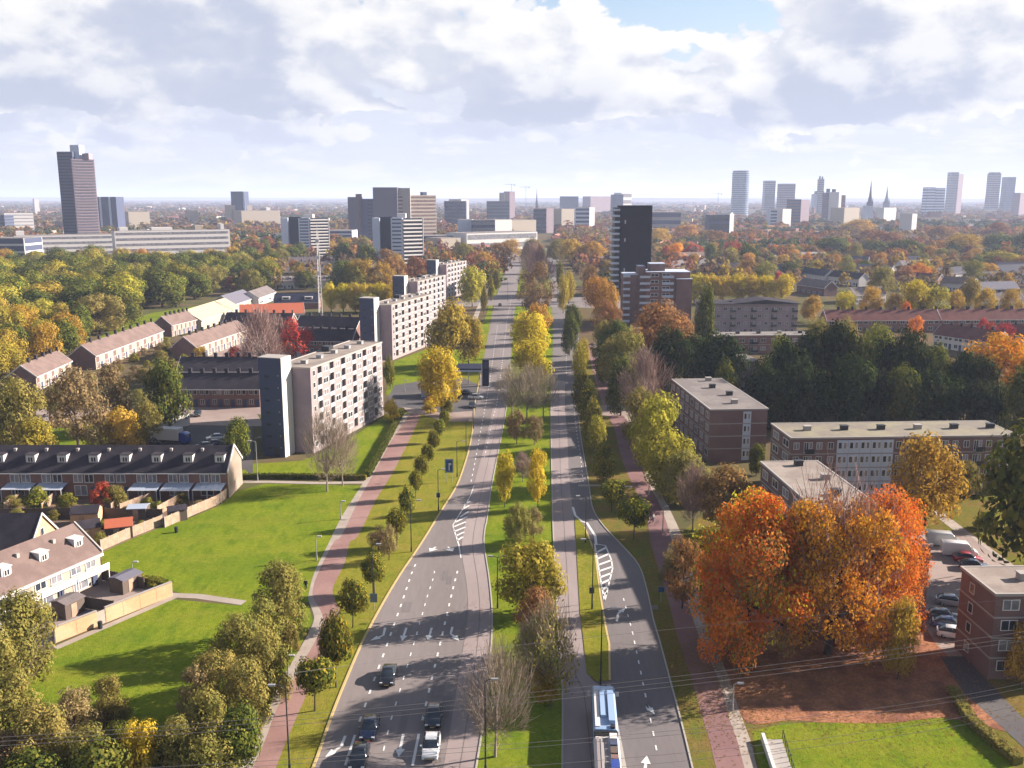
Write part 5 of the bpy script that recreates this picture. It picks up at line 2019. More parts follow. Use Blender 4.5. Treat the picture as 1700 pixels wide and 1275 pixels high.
spire(1442, 299, 2400, 8, 'dark pointed church spire on the right skyline', 'roof_navy')
spire(1470, 308, 3100, 8, 'fainter grey church spire right of the dark one', 'roof_slate')
spire(1350, 312, 3600, 4, 'needle-thin far spire left of the slender tower', 'roof_slate')
spire(891, 312, 2600, 4, 'thin dark chimney-like mast on the centre horizon', 'roof_slate')
# construction cranes, faint
for px, yt, Y, lab in ((849, 305, 3400, 'faint construction crane left on the centre horizon'), (873, 309, 3500, 'faint construction crane right on the centre horizon'), (1191, 320, 3300, 'faint lattice pole left of the glass skyscraper')):
    X, h = x_at(px, Y), top_z(Y, yt)
    o = empty('crane', (X, Y, 0), 0, lab, 'crane', 'cranes on the horizon')
    MB().box(-.8, .8, -.8, .8, 0, h).build('mast', M['metal'], o)
    MB().box(-24, 14, -.6, .6, h - 4, h - 2.6).build('jib', M['metal'], o)
    MB().box(10, 14, -.8, .8, h - 7, h - 4).build('counterweight', M['stone'], o)

# lattice radio mast
mx_, my_ = G(532, 524)
mh = top_z(my_, 372)
o = empty('radio_mast', (mx_, my_, 0), 0, 'slim pale lattice radio mast rising behind the white houses', 'mast')
b = MB()
for a in (0, 2.094, 4.189):
    b.tube([(1.1 * math.cos(a), 1.1 * math.sin(a), 0), (.35 * math.cos(a), .35 * math.sin(a), mh * .93)], [.12, .10], 5)
b.build('leg', M['white'], o)
b = MB()
n = 22
for i in range(n):
    z0, z1 = mh * .93 * i / n, mh * .93 * (i + 1) / n
    r0_, r1_ = 1.1 - .75 * i / n, 1.1 - .75 * (i + 1) / n
    for q in range(3):
        a, c = q * 2.094, (q + 1) * 2.094
        b.tube([(r0_ * math.cos(a), r0_ * math.sin(a), z0), (r1_ * math.cos(c), r1_ * math.sin(c), z1)], [.06, .06], 4, cap=False)
b.build('bracing', M['white'], o)
MB().tube([(0, 0, mh * .92), (0, 0, mh)], [.08, .05], 6).build('antenna', M['white'], o)
for z in (.45, .62, .8):
    MB().box(-.9, .9, -.9, -.5, mh * z, mh * z + 1.8).build('antenna_panel', M['white'], o)
# ------------------------------------------------------------------ trees, placed by foot, top and width
def many(region, rows):
    for r in rows:
        tree(r[0], r[1], r[2], r[3], r[4], region, *(r[5:6]))


many('on the left verge', [
    ('street', 523, 1180, 1088, 62), ('street', 558, 1141, 1019, 50), ('street', 586, 1042, 965, 46), ('street', 622, 986, 920, 40),
    ('brown', 646, 930, 868, 36), ('street', 659, 907, 845, 30), ('bushbrown', 630, 914, 872, 42), ('street', 676, 872, 808, 27),
     ('street', 690, 828, 781, 23), ('street', 701, 804, 757, 22), ('street', 711, 780, 736, 20),
     ('street', 720, 757, 715, 19), ('street', 730, 735, 696, 18), ('street', 738, 716, 680, 17), ('gold', 716, 680, 655, 30), ('bushgreen', 742, 690, 660, 26)])
many('on the grass median', [
    ('yellow', 838, 842, 748, 40, 'bright yellow upright tree, left of the matched pair on the median'), ('yellow', 893, 844, 742, 42, 'bright yellow upright tree, right of the matched pair on the median'),
    ('olive', 856, 905, 830, 50), ('brown', 886, 898, 840, 44), ('yellowgreen', 880, 1022, 893, 122, 'wide yellow-green tree spreading over the middle of the median'),
    ('rust', 893, 1085, 975, 74, 'thin reddish tree just in front of the wide yellow-green one'), ('sparse', 915, 1172, 1000, 104), ('sparse', 878, 1150, 1030, 70), ('bare', 822, 1256, 1078, 120, 'bare pale-trunked tree nearest the camera on the median'),
    ('gold', 905, 1172, 1108, 52), ('brown', 858, 738, 678, 38), ('brown', 887, 738, 688, 36), ('bare', 850, 692, 612, 56), ('bare', 874, 698, 612, 58), ('bare', 902, 694, 616, 52),
    ('yellow', 884, 650, 560, 80, 'largest golden-yellow tree of the median, in front of the cross street'), ('yellow', 878, 612, 515, 78, 'golden-yellow tree just behind the largest one on the median'), ('gold', 888, 572, 500, 58),
    ('brown', 893, 530, 432, 60), ('brown', 874, 512, 448, 40), ('barepink', 896, 490, 415, 50), ('barepink', 882, 470, 408, 44), ('bushgreen', 862, 782, 766, 24), ('barepink', 868, 800, 755, 36), ('brown', 890, 455, 400, 40), ('olive', 884, 440, 395, 40)])
many('on the right verge', [
    ('column', 962, 652, 566, 26), ('columndark', 966, 690, 600, 34), ('columndark', 975, 705, 628, 36), ('columndark', 984, 745, 655, 36), ('column', 990, 752, 688, 36), ('columndark', 1001, 802, 732, 42), ('column', 988, 720, 672, 28),
    ('street', 1015, 850, 797, 42), ('street', 1052, 896, 829, 48), ('dark', 945, 590, 520, 34), ('dark', 950, 560, 500, 30), ('column', 935, 520, 455, 22), ('column', 944, 505, 448, 22), ('columndark', 930, 482, 430, 18), ('column', 968, 615, 560, 22)])
many('beside the right-hand cycle path', [
    ('olive', 1016, 655, 560, 62), ('dark', 1030, 690, 590, 60), ('olive', 1058, 740, 640, 70), ('dark', 1010, 625, 540, 48), ('brown', 1075, 775, 680, 66), ('columndark', 1000, 640, 570, 34), ('olive', 1000, 600, 530, 46),
    ('yellowgreen', 1096, 800, 648, 108, 'big yellow-green dome tree over the right-hand cycle path'), ('yellowgreen', 1114, 825, 722, 98), ('olive', 1135, 840, 748, 92), ('barepink', 1070, 705, 588, 88), ('olive', 1040, 660, 540, 80), ('brown', 1032, 640, 560, 60),
    ('rust', 1092, 625, 498, 136, 'broad rust-orange tree in front of the stepped mid-rise'), ('rust', 1130, 622, 530, 62), ('conifer', 1113, 655, 538, 74), ('conifer', 1190, 665, 546, 90), ('conifer', 1150, 645, 555, 66), ('rust', 1008, 570, 498, 48), ('gold', 990, 530, 458, 50), ('gold', 1004, 548, 465, 52),
    ('dark', 1022, 600, 528, 54), ('rust', 978, 500, 440, 36), ('olive', 1010, 545, 500, 40), ('dark', 1164, 600, 472, 40), ('dark', 1205, 700, 600, 50), ('rust', 1200, 885, 772, 112, 'pinkish-red thinning tree behind the left orange tree'), ('barepink', 1150, 880, 780, 60),
    ('dark', 1255, 790, 735, 34), ('rust', 1132, 1010, 890, 72, 'rust-coloured small tree leaning over the right-hand cycle path'), ('bushyellow', 1172, 915, 878, 60), ('bushbrown', 1118, 960, 900, 50)])
many('by the right brick buildings', [
    ('gold', 1536, 872, 712, 132, 'golden-orange tree before the long brick block'), ('dark', 1706, 965, 664, 215, 'large dark green tree cut by the right edge'), ('gold', 1694, 1140, 1022, 74, 'golden tree against the lower right brick corner building'),
    ('gold', 1490, 1128, 985, 70, 'slender golden tree at the right end of the leaf litter'), ('olive', 1600, 830, 765, 60), ('bushgreen', 1640, 880, 850, 50), ('bushbrown', 1500, 1040, 990, 40), ('amber', 1650, 660, 552, 124, 'broad amber tree at the end of the dark wood'), ('amber', 1705, 655, 565, 70), ('brown', 1600, 800, 740, 60)])
many('in the dark wood at right', [
    ('conifer', 1262, 706, 592, 70), ('conifer', 1298, 690, 556, 76), ('conifer', 1340, 684, 548, 66), ('conifer', 1382, 684, 532, 80), ('dark', 1428, 686, 542, 72), ('conifer', 1462, 684, 556, 62), ('conifer', 1502, 688, 538, 78), ('dark', 1548, 690, 560, 74), ('conifer', 1588, 694, 578, 68), ('conifer', 1622, 700, 588, 66),
    ('conifer', 1282, 714, 622, 60), ('conifer', 1322, 712, 596, 72), ('conifer', 1364, 712, 612, 62), ('conifer', 1408, 714, 588, 80), ('conifer', 1452, 712, 620, 60), ('dark', 1492, 714, 598, 78), ('conifer', 1538, 716, 612, 72), ('conifer', 1578, 716, 624, 66), ('conifer', 1618, 718, 630, 66), ('conifer', 1654, 720, 638, 58),
    ('dark', 1690, 735, 590, 74), ('olive', 1352, 640, 528, 58), ('olive', 1398, 640, 522, 56), ('green', 1290, 650, 552, 60), ('green', 1450, 650, 536, 56)])
many('in the row of yellow pollards', [('yellow', 1152 + 24 * i, 504, 453 + (i % 3), 42) for i in range(7)])
many('before the red-brown roofs', [
    ('gold', 1345, 535, 487, 38), ('yellow', 1400, 538, 482, 46), ('gold', 1442, 536, 474, 44), ('gold', 1484, 540, 484, 42), ('yellow', 1522, 538, 462, 64), ('yellowgreen', 1548, 538, 472, 54), ('gold', 1584, 536, 478, 38), ('yellowgreen', 1608, 515, 458, 32), ('gold', 1632, 534, 474, 42), ('gold', 1676, 532, 478, 42), ('orange', 1520, 560, 524, 30), ('orange', 1500, 545, 500, 26)])
many('in the right-hand estate', [
    ('red', 1640, 570, 532, 34), ('red', 1662, 578, 536, 44), ('red', 1630, 560, 528, 24), ('olive', 1466, 500, 442, 56), ('orange', 1524, 470, 436, 44), ('rust', 1500, 476, 440, 36), ('olive', 1612, 480, 430, 44), ('yellowgreen', 1352, 456, 431, 30), ('olive', 1404, 462, 422, 30), ('yellowgreen', 1655, 450, 416, 66, 'pale yellow-green willow-like dome above the navy roofs'),
    ('rust', 1244, 470, 428, 40), ('olive', 1268, 486, 432, 52), ('red', 1290, 486, 450, 24), ('rust', 1228, 486, 452, 30), ('dark', 1240, 445, 405, 44), ('dark', 1376, 430, 392, 60), ('dark', 1450, 428, 396, 50), ('dark', 1505, 430, 396, 56), ('dark', 1660, 420, 388, 70), ('dark', 1700, 420, 386, 50), ('gold', 1600, 425, 388, 72), ('rust', 1460, 415, 382, 70), ('rust', 1440, 412, 380, 44), ('olive', 1420, 440, 400, 26), ('olive', 1560, 440, 412, 30), ('brown', 1580, 440, 412, 34),
    ('orange', 1122, 440, 402, 40), ('red', 1105, 436, 408, 24), ('red', 1150, 430, 404, 34), ('dark', 1180, 440, 402, 26), ('red', 1215, 430, 398, 40), ('gold', 1095, 410, 378, 40), ('gold', 1140, 400, 372, 46), ('rust', 1185, 410, 382, 50), ('rust', 1655, 400, 368, 50), ('rust', 1560, 405, 374, 50), ('gold', 1420, 395, 362, 60)])
many('by the path beside the slab blocks', [
    ('yellowgreen', 748, 612, 494, 82, 'tall yellow-green tree before the second slab block'), ('yellowgreen', 778, 606, 520, 58), ('yellow', 735, 692, 571, 84, 'thin golden tree at the end of the red cycle path'), ('columndark', 648, 645, 588, 22), ('bushyellow', 650, 700, 662, 30), ('bushyellow', 714, 686, 664, 30), ('bare', 543, 816, 690, 76, 'bare tree in front of the pale end wall, left of two'), ('bare', 569, 806, 704, 62, 'bare tree in front of the pale end wall, right of two'),
    ('yellowgreen', 784, 510, 438, 48), ('bushgreen', 790, 560, 536, 20), ('bushbrown', 733, 668, 640, 24), ('columndark', 803, 520, 470, 14), ('columndark', 815, 500, 455, 14), ('columndark', 824, 482, 445, 14), ('gold', 800, 455, 415, 40), ('olive', 770, 445, 402, 40), ('rust', 830, 440, 402, 40), ('gold', 850, 430, 396, 44), ('olive', 925, 435, 396, 44), ('gold', 950, 440, 394, 50), ('gold', 985, 440, 398, 50)])
many('in the clump near the mast', [('dark', 570, 485, 430, 56), ('gold', 600, 486, 428, 56), ('green', 590, 488, 440, 46), ('gold', 632, 486, 432, 54), ('rust', 652, 480, 424, 50), ('rust', 690, 470, 425, 44), ('dark', 610, 450, 405, 40), ('dark', 570, 445, 402, 44), ('rust', 640, 450, 412, 40), ('gold', 660, 462, 420, 30)])
many('in the clipped yellow row', [('yellow', 550 + 20 * i, 518, 468 + (i % 2), 38) for i in range(6)])
many('round the left car park', [
    ('brown', 130, 742, 604, 118, 'tall brownish tree with a bare trunk left of the car park'), ('brown', 192, 720, 602, 84), ('dark', 282, 712, 592, 78, 'dark green tree beside the white transformer house'), ('gold', 206, 765, 672, 84), ('olive', 246, 745, 664, 56), ('olive', 44, 765, 622, 104), ('brown', 4, 760, 632, 90), ('yellowgreen', 62, 775, 690, 80), ('brown', 176, 770, 700, 70), ('olive', 100, 690, 640, 50),
    ('barepink', 432, 628, 520, 78), ('barepink', 462, 606, 530, 66), ('red', 492, 604, 527, 66, 'crimson tree behind the first slab block'), ('red', 392, 612, 574, 40), ('gold', 334, 612, 574, 36), ('dark', 396, 768, 688, 56), ('olive', 460, 650, 596, 40), ('olive', 610, 520, 486, 60), ('dark', 508, 480, 448, 40)])
many('in the left back gardens', [('bush', 20, 842, 822, 34), ('bushgreen', 140, 856, 838, 30), ('bush', 210, 858, 840, 30), ('bushgreen', 262, 850, 832, 24), ('bushbrown', 330, 846, 830, 20), ('bush', 90, 862, 846, 26), ('bush', 236, 880, 864, 22),('red', 168, 846, 800, 44), ('olive', 190, 846, 806, 44), ('bushgreen', 62, 846, 808, 46), ('bushgreen', 112, 844, 818, 40), ('bushgreen', 174, 884, 862, 22), ('bush', 166, 906, 882, 32), ('bushgreen', 245, 846, 826, 26), ('bush', 300, 836, 818, 30), ('bushgreen', 226, 968, 952, 60), ('bushgreen', 258, 974, 958, 44), ('bush', 30, 866, 844, 40)])
many('in the footpath thicket', [
    ('olive', 466, 1066, 932, 104, 'tallest feathery olive tree of the thicket, nearest the pedestrian'), ('bush', 440, 1100, 992, 92), ('olive', 404, 1150, 1022, 108), ('bush', 446, 1165, 1045, 84), ('olive', 366, 1195, 1078, 100), ('bush', 410, 1215, 1090, 92), ('brown', 330, 1215, 1105, 80), ('bush', 345, 1262, 1140, 110), ('dark', 395, 1290, 1165, 92), ('bush', 300, 1300, 1190, 100), ('bush', 480, 1080, 1030, 40), ('bush', 350, 1320, 1220, 110), ('dark', 345, 1255, 1170, 80)])
many('in the lower left thicket', [
    ('olive', 40, 1140, 985, 132, 'dense olive tree in front of the brown terrace'), ('olive', -10, 1180, 1040, 110), ('bush', 24, 1232, 1112, 112), ('brown', 128, 1232, 1142, 104), ('bush', 184, 1202, 1122, 74), ('olive', 76, 1290, 1172, 120), ('yellow', 230, 1308, 1200, 84, 'bright yellow tree at the bottom edge, left'), ('bush', 150, 1310, 1205, 110), ('bushbrown', 20, 1300, 1215, 120), ('dark', 200, 1265, 1200, 60), ('dark', 280, 1290, 1210, 70), ('bush', -30, 1300, 1180, 120), ('bushbrown', 100, 1215, 1165, 70), ('dark', 180, 1330, 1225, 120), ('dark', 60, 1340, 1240, 140)])

# the big orange trees, built denser than the rest
def giant(px, pyb, pyt, wpx, mats, label, seed, n=15000, twigs=0, zmax=2.0):
    rng = np.random.default_rng(seed)
    cen = clumps(rng, 'dome', 110, .105, .04)
    rad = .105 * (.55 + .9 * rng.random(len(cen)))
    tr = trunk_mb(rng, cen, .13, .026, 8).mesh('trunk', M['bark_dark'])
    X, Y = G(px, pyb)
    h = top_z(Y, pyt)
    wd = wpx / F * depth(Y, h * .5)
    o = empty('maple_tree', (X, Y, 0), rng.random() * 6, label, 'tree', None, (wd, wd, h))
    link('trunk', tr, o)
    for k, (mm, share) in enumerate(mats):
        low = np.flatnonzero(cen[:, 2] < zmax)
        sel = rng.permutation(low)[: max(6, int(len(low) * (share + .22)))]
        link('crown', leaf_mesh(rng, cen[sel], rad[sel], int(n * share), .0092, LM[mm], .5, .7), o)
    if twigs:
        v = twig_mesh(rng, cen, twigs, .14, .0022, LM['twig_pink'], .13)
        link('twigs', quads_mesh('twigs', v, LM['twig_pink']), o)
    TREES.append([o, 'amber', 'x', X, Y, h, True])
    BUILT.append((X, Y, 5))


giant(1240, 1094, 808, 222, [('orange', .34), ('amber', .40), ('yellow', .08), ('rust', .10), ('olive', .08)], 'great amber-orange tree, left of the two over the leaf litter', 5, 38000)
giant(1374, 1086, 785, 225, [('orange', .48), ('amber', .28), ('rust', .24)], 'great orange tree with a bare grey top and thick dark trunk, middle of the grove', 9, 38000, 1100, .80)
giant(1458, 1062, 802, 162, [('orange', .76), ('amber', .10), ('rust', .14)], 'brilliant orange tree, right of the great pair, by the parked cars', 12, 28000)


# woods scattered in the ground, trunk by trunk
def inside(p, poly):
    c = False
    for i in range(len(poly)):
        a, b = poly[i], poly[i - 1]
        if (a[1] > p[1]) != (b[1] > p[1]) and p[0] < (b[0] - a[0]) * (p[1] - a[1]) / (b[1] - a[1]) + a[0]:
            c = not c
    return c


def free(x, y, r=3):
    return all((x - q[0]) ** 2 + (y - q[1]) ** 2 > (q[2] + r) ** 2 for q in BUILT)


def wood(px, spacing, kinds, hr, wr, region, cap=999, rad=3):
    poly = gp(px)
    x0, x1 = min(p[0] for p in poly), max(p[0] for p in poly)
    y0, y1 = min(p[1] for p in poly), max(p[1] for p in poly)
    pts = [(t[3], t[4]) for t in TREES]
    n = 0
    for _ in range(4000):
        x, y = rnd.uniform(x0, x1), rnd.uniform(y0, y1)
        if n >= cap:
            break
        if not inside((x, y), poly) or not free(x, y, rad):
            continue
        if any((x - p[0]) ** 2 + (y - p[1]) ** 2 < spacing ** 2 for p in pts):
            continue
        pts.append((x, y))
        k = rnd.choices([q[0] for q in kinds], [q[1] for q in kinds])[0]
        h = rnd.uniform(*hr)
        tree_w(k, x, y, h, h * rnd.uniform(*wr), region)
        n += 1


wood([(-60, 640), (-60, 560), (60, 545), (150, 545), (120, 600), (20, 640)], 11, [('dark', .5), ('yellowgreen', .38), ('gold', .12)], (12, 17), (.85, 1.05), 'in the left-edge park wood')
wood([(-60, 545), (-60, 478), (120, 462), (300, 465), (345, 485), (330, 505), (230, 515), (150, 560), (200, 545)], 13.5, [('dark', .42), ('green', .28), ('yellowgreen', .22), ('olive', .08)], (15, 21), (1.05, 1.35), 'in the park wood behind the terraces')
wood([(-60, 470), (-60, 444), (200, 438), (390, 436), (470, 440), (472, 470), (420, 490), (345, 480), (300, 462)], 16, [('dark', .42), ('gold', .14), ('yellowgreen', .18), ('green', .16), ('olive', .10)], (14, 18), (1.0, 1.35), 'in the wood before the white building')
wood([(115, 650), (180, 612), (290, 566), (325, 560), (320, 600), (280, 650), (200, 690), (120, 690)], 7.5, [('bushgreen', .4), ('bush', .35), ('bushbrown', .25)], (2.2, 4.5), (1.0, 1.4), 'in the gardens between the terraces', 34, 2)
wood([(385, 436), (385, 412), (560, 408), (700, 418), (700, 440), (560, 442), (475, 440)], 17, [('dark', .35), ('rust', .3), ('gold', .25), ('olive', .1)], (12, 17), (.9, 1.2), 'in the belt before the white towers', 40)
wood([(1080, 450), (1080, 425), (1400, 420), (1720, 425), (1720, 520), (1560, 470), (1440, 480), (1300, 480), (1160, 450)], 14, [('rust', .2), ('olive', .24), ('gold', .28), ('dark', .12), ('yellowgreen', .12), ('orange', .04)], (9.5, 14), (1.0, 1.3), 'in the right-hand estate', 92)

# ------------------------------------------------------------------ labels for trees that have none yet
ORD = ['first', 'second', 'third', 'fourth', 'fifth', 'sixth', 'seventh', 'eighth', 'ninth', 'tenth', 'eleventh', 'twelfth', 'thirteenth', 'fourteenth', 'fifteenth', 'sixteenth', 'seventeenth', 'eighteenth', 'nineteenth', 'twentieth']
buckets = {}
for t in TREES:
    if t[6]:
        if t[2] != 'x':
            t[0]['group'] = 'trees ' + t[2]
        continue
    t[0]['group'] = 'trees ' + t[2]
    buckets.setdefault((t[1], t[2]), []).append(t)
for (kind, region), ts in buckets.items():
    w_ = KIND[kind][10]
    long_way = region.startswith(('on the grass', 'on the left v', 'on the right v', 'beside the right', 'by the path', 'in the footpath'))
    if len(ts) == 1:
        ts[0][0]['label'] = 'the only ' + w_ + ' ' + region
        continue
    if long_way:
        ts.sort(key=lambda t: t[4])
        for i, t in enumerate(ts):
            t[0]['label'] = f'{w_} {region}, {"nearest the camera" if i == 0 else ORD[i] + " from the camera"}'
    elif len(ts) <= 8:
        ts.sort(key=lambda t: t[3] / t[4])
        for i, t in enumerate(ts):
            t[0]['label'] = f'{w_} {region}, {"leftmost" if i == 0 else ORD[i] + " from the left"}'
    else:
        ts.sort(key=lambda t: t[4])
        nr = max(2, math.ceil(len(ts) / 9))
        per = math.ceil(len(ts) / nr)
        for r_ in range(nr):
            row = sorted(ts[r_ * per:(r_ + 1) * per], key=lambda t: t[3] / t[4])
            rw_ = 'front rank' if r_ == 0 else ('back rank' if r_ == nr - 1 else (ORD[r_] + ' rank'))
            for i, t in enumerate(row):
                t[0]['label'] = f'{"leftmost" if i == 0 else ORD[i]} {w_}{"" if i == 0 else " from the left"}, {rw_}, {region}'

# ------------------------------------------------------------------ far woods and roofs: too many and too small to tell apart
rng = np.random.default_rng(21)
TINT = 1.08 * np.array([(.045, .060, .020), (.060, .075, .022), (.13, .115, .028), (.21, .14, .030), (.24, .105, .030), (.20, .085, .045), (.15, .095, .05), (.115, .085, .05), (.25, .175, .03), (.17, .12, .05)])
road = lambda x, y: abs(x - (.026 * y + 3)) < 24


def temps(n, size, k=8):
    out = []
    for i in range(k):
        cen = clumps(rng, 'dome', 12, .22, .04)
        rad = .2 * (.8 + .4 * rng.random(len(cen)))
        me = leaf_mesh(rng, cen, rad, n, size, None)
        v = np.empty(len(me.vertices) * 3, dtype=np.float32)
        me.vertices.foreach_get('co', v)
        bpy.data.meshes.remove(me)
        out.append(v.reshape(-1, 3))
    return out


def far_woods(name, spots, hs, ws, tints, tmpl, label):
    V, col = [], []
    for (x, y), h, w_, c in zip(spots, hs, ws, tints):
        t = tmpl[rng.integers(0, len(tmpl))]
        a = rng.random() * 6.28
        ca, sa = math.cos(a), math.sin(a)
        q = np.empty_like(t)
        q[:, 0] = (t[:, 0] * ca - t[:, 1] * sa) * w_ + x
        q[:, 1] = (t[:, 0] * sa + t[:, 1] * ca) * w_ + y
        q[:, 2] = t[:, 2] * h
        V.append(q)
        nq = len(t) // 4
        col.append(np.repeat(c[None] * (.82 + .36 * rng.random((nq, 1))), 1, axis=0))
    V, col = np.concatenate(V), np.concatenate(col)
    me = quads_mesh(name, V, MATS.get('far_leaves') or attrmat('far_leaves', .35))
    at = me.attributes.new('tint', 'FLOAT_COLOR', 'FACE')
    at.data.foreach_set('color', np.c_[col, np.ones(len(col))].astype(np.float32).ravel())
    o = tag(link(name, me), label, 'trees', None, 'stuff')
    return o


blt = np.array([(q[0], q[1], q[2]) for q in BUILT])
hand = np.array([(t[3], t[4]) for t in TREES])


def scatter(n, y0, y1, spread, clear=4.0, bias=1.0):
    out = []
    while len(out) < n:
        y = (y0 ** bias + (y1 ** bias - y0 ** bias) * rng.random()) ** (1 / bias)
        x = (rng.random() * 2 - 1) * spread * y
        if y < 1500 and road(x, y):
            continue
        if y < 3600:
            if np.any((blt[:, 0] - x) ** 2 + (blt[:, 1] - y) ** 2 < (blt[:, 2] + clear) ** 2):
                continue
        if y < 900 and np.any((hand[:, 0] - x) ** 2 + (hand[:, 1] - y) ** 2 < 100):
            continue
        # the strip in front of tall far fronts stays low
        out.append((x, y))
    return out


def field_tint(x, y):
    """woods keep to a colour over some distance"""
    v = math.sin(x / 83 + 1.7 * math.sin(y / 140)) + math.sin(y / 97 + x / 210)
    k = int((v + 2) / 4 * 9.99)
    k = min(9, max(0, k + rng.integers(-2, 3)))
    return TINT[k] * (.8 + .4 * rng.random())


T1 = temps(84, .105)
T2 = temps(34, .17)
sp = scatter(3000, 570, 1500, .60, 3.0, 2)
# nothing on the open corridor of the park wood already planted
far_woods('far_woods', sp, [rng.uniform(8, 15) for _ in sp], [rng.uniform(9, 17) for _ in sp], [field_tint(*p) for p in sp], T1, 'autumn woods and garden trees in the middle distance')
sp = scatter(4200, 1500, 5200, .60, 6.0, 1.25)
far_woods('far_woods', sp, [rng.uniform(9, 17) for _ in sp], [rng.uniform(18, 40) for _ in sp], [field_tint(p[0] / 2, p[1] / 2) * .9 for p in sp], T2, 'hazy tree cover stretching to the horizon')
sp = scatter(1800, 5200, 10500, .60, 6.0, 1.2)
far_woods('far_woods', sp, [rng.uniform(10, 20) for _ in sp], [rng.uniform(40, 110) for _ in sp], [field_tint(p[0] / 4, p[1] / 4) * .85 for p in sp], T2, 'most distant woods along the horizon')


def far_houses(name, spots, label):
    V, Fc, col = [], [], []
    for x, y in spots:
        L, D, e, r_ = rng.uniform(18, 46), 9, rng.uniform(4.5, 6), rng.uniform(7.5, 9.5)
        if rng.random() < .25:
            e += rng.uniform(0, 9) * (y > 1100) + (rng.uniform(0, 12) if y > 2000 and x > 300 else 0)
            r_ = e + .1
        a = rng.choice([0.0, .25, -.3, 1.2, -1.1]) + rng.normal() * .06
        ca, sa = math.cos(a), math.sin(a)
        l = [(-L / 2, 0, 0), (L / 2, 0, 0), (L / 2, D, 0), (-L / 2, D, 0), (-L / 2, 0, e), (L / 2, 0, e), (L / 2, D, e), (-L / 2, D, e), (-L / 2, D / 2, r_), (L / 2, D / 2, r_)]
        n = len(V)
        V += [(px * ca - py * sa + x, px * sa + py * ca + y, pz) for px, py, pz in l]
        wc = [(.50, .46, .43), (.20, .12, .10), (.36, .28, .22), (.16, .10, .095), (.52, .50, .48)][rng.integers(0, 5)]
        rc = [(.06, .055, .07), (.10, .08, .08), (.22, .09, .07), (.16, .12, .11), (.30, .14, .10), (.30, .28, .28)][rng.integers(0, 6)]
        for f, c in (((0, 1, 5, 4), wc), ((1, 2, 6, 9, 5), wc), ((2, 3, 7, 6), wc), ((3, 0, 4, 8, 7), wc), ((4, 5, 9, 8), rc), ((6, 7, 8, 9), rc)):
            Fc.append(tuple(n + i for i in f))
            col.append(c)
    me = bpy.data.meshes.new(name)
    me.from_pydata(V, [], Fc)
    me.materials.append(MATS.get('far_walls') or attrmat('far_walls'))
    at = me.attributes.new('tint', 'FLOAT_COLOR', 'FACE')
    at.data.foreach_set('color', np.c_[np.array(col), np.ones(len(col))].astype(np.float32).ravel())
    return tag(link(name, me), label, 'houses', None, 'stuff')


far_houses('far_roofs', scatter(330, 700, 1600, .60, 8, 1.6), 'roofs of the farther suburbs among the trees')
far_houses('far_roofs', scatter(1500, 1600, 5500, .60, 8, 1.3), 'pale walls and roofs of the distant city')
# ------------------------------------------------------------------ hedges, fences, walls
def leafy_box(name, label, px, w_, h, m, cat='hedge', n_per=90):
    """clipped hedge: leaf-sized faces over a solid run"""
    pts = gp(px)
    rg = np.random.default_rng(len(px) * 7 + int(abs(pts[0][0]) * 10))
    V = []
    for i in range(len(pts) - 1):
        a, b = Vector(pts[i]), Vector(pts[i + 1])
        L = (b - a).length
        d = (b - a) / L
        nr = Vector((-d.y, d.x))
        n = int(L * n_per)
        t, s, z = rg.random(n) * L, (rg.random(n) - .5) * w_, rg.random(n) * h
        k = rg.integers(0, 3, n)
        s = np.where(k == 0, -w_ / 2, np.where(k == 1, w_ / 2, s)) + rg.normal(size=n) * .05
        z = np.where(k == 2, h, z) + rg.normal(size=n) * .06
        P_ = np.c_[a.x + d.x * t + nr.x * s, a.y + d.y * t + nr.y * s, np.maximum(z, .03)]
        A, B = unit(rg, n), unit(rg, n)
        q = np.empty((n, 4, 3))
        q[:, 0], q[:, 1], q[:, 2], q[:, 3] = P_ + A * .16, P_ + B * .12, P_ - A * .16, P_ - B * .12
        V.append(q.reshape(-1, 3))
    o = empty('hedge', (0, 0, 0), 0, label, cat)
    link('foliage', quads_mesh('foliage', np.concatenate(V), LM[m]), o)
    b = MB()
    L_, R_ = ribbon(pts, w_ * .44, -w_ * .44)
    for i in range(len(pts) - 1):
        b.prism([L_[i], R_[i], R_[i + 1], L_[i + 1]], 0, h * .95)
    b.build('branches', LM[m], o)
    return o


leafy_box('hedge', 'low dark clipped hedge along the straight path before the slab block', [(398, 795), (450, 794), (530, 795), (608, 796)], 1.1, 1.0, 'dark')
leafy_box('hedge', 'dark clipped hedge running up beside the footpath to the side street', [(610, 792), (628, 760), (650, 720), (668, 684)], 1.1, 1.1, 'dark')
leafy_box('hedge', 'low hedge round the lower right corner lawn', [(1580, 1150), (1610, 1200), (1690, 1270)], 1.2, .9, 'olive')
leafy_box('hedge', 'clipped hedge along the garden wall corner', [(205, 962), (250, 970), (284, 978)], 1.2, 1.0, 'green')


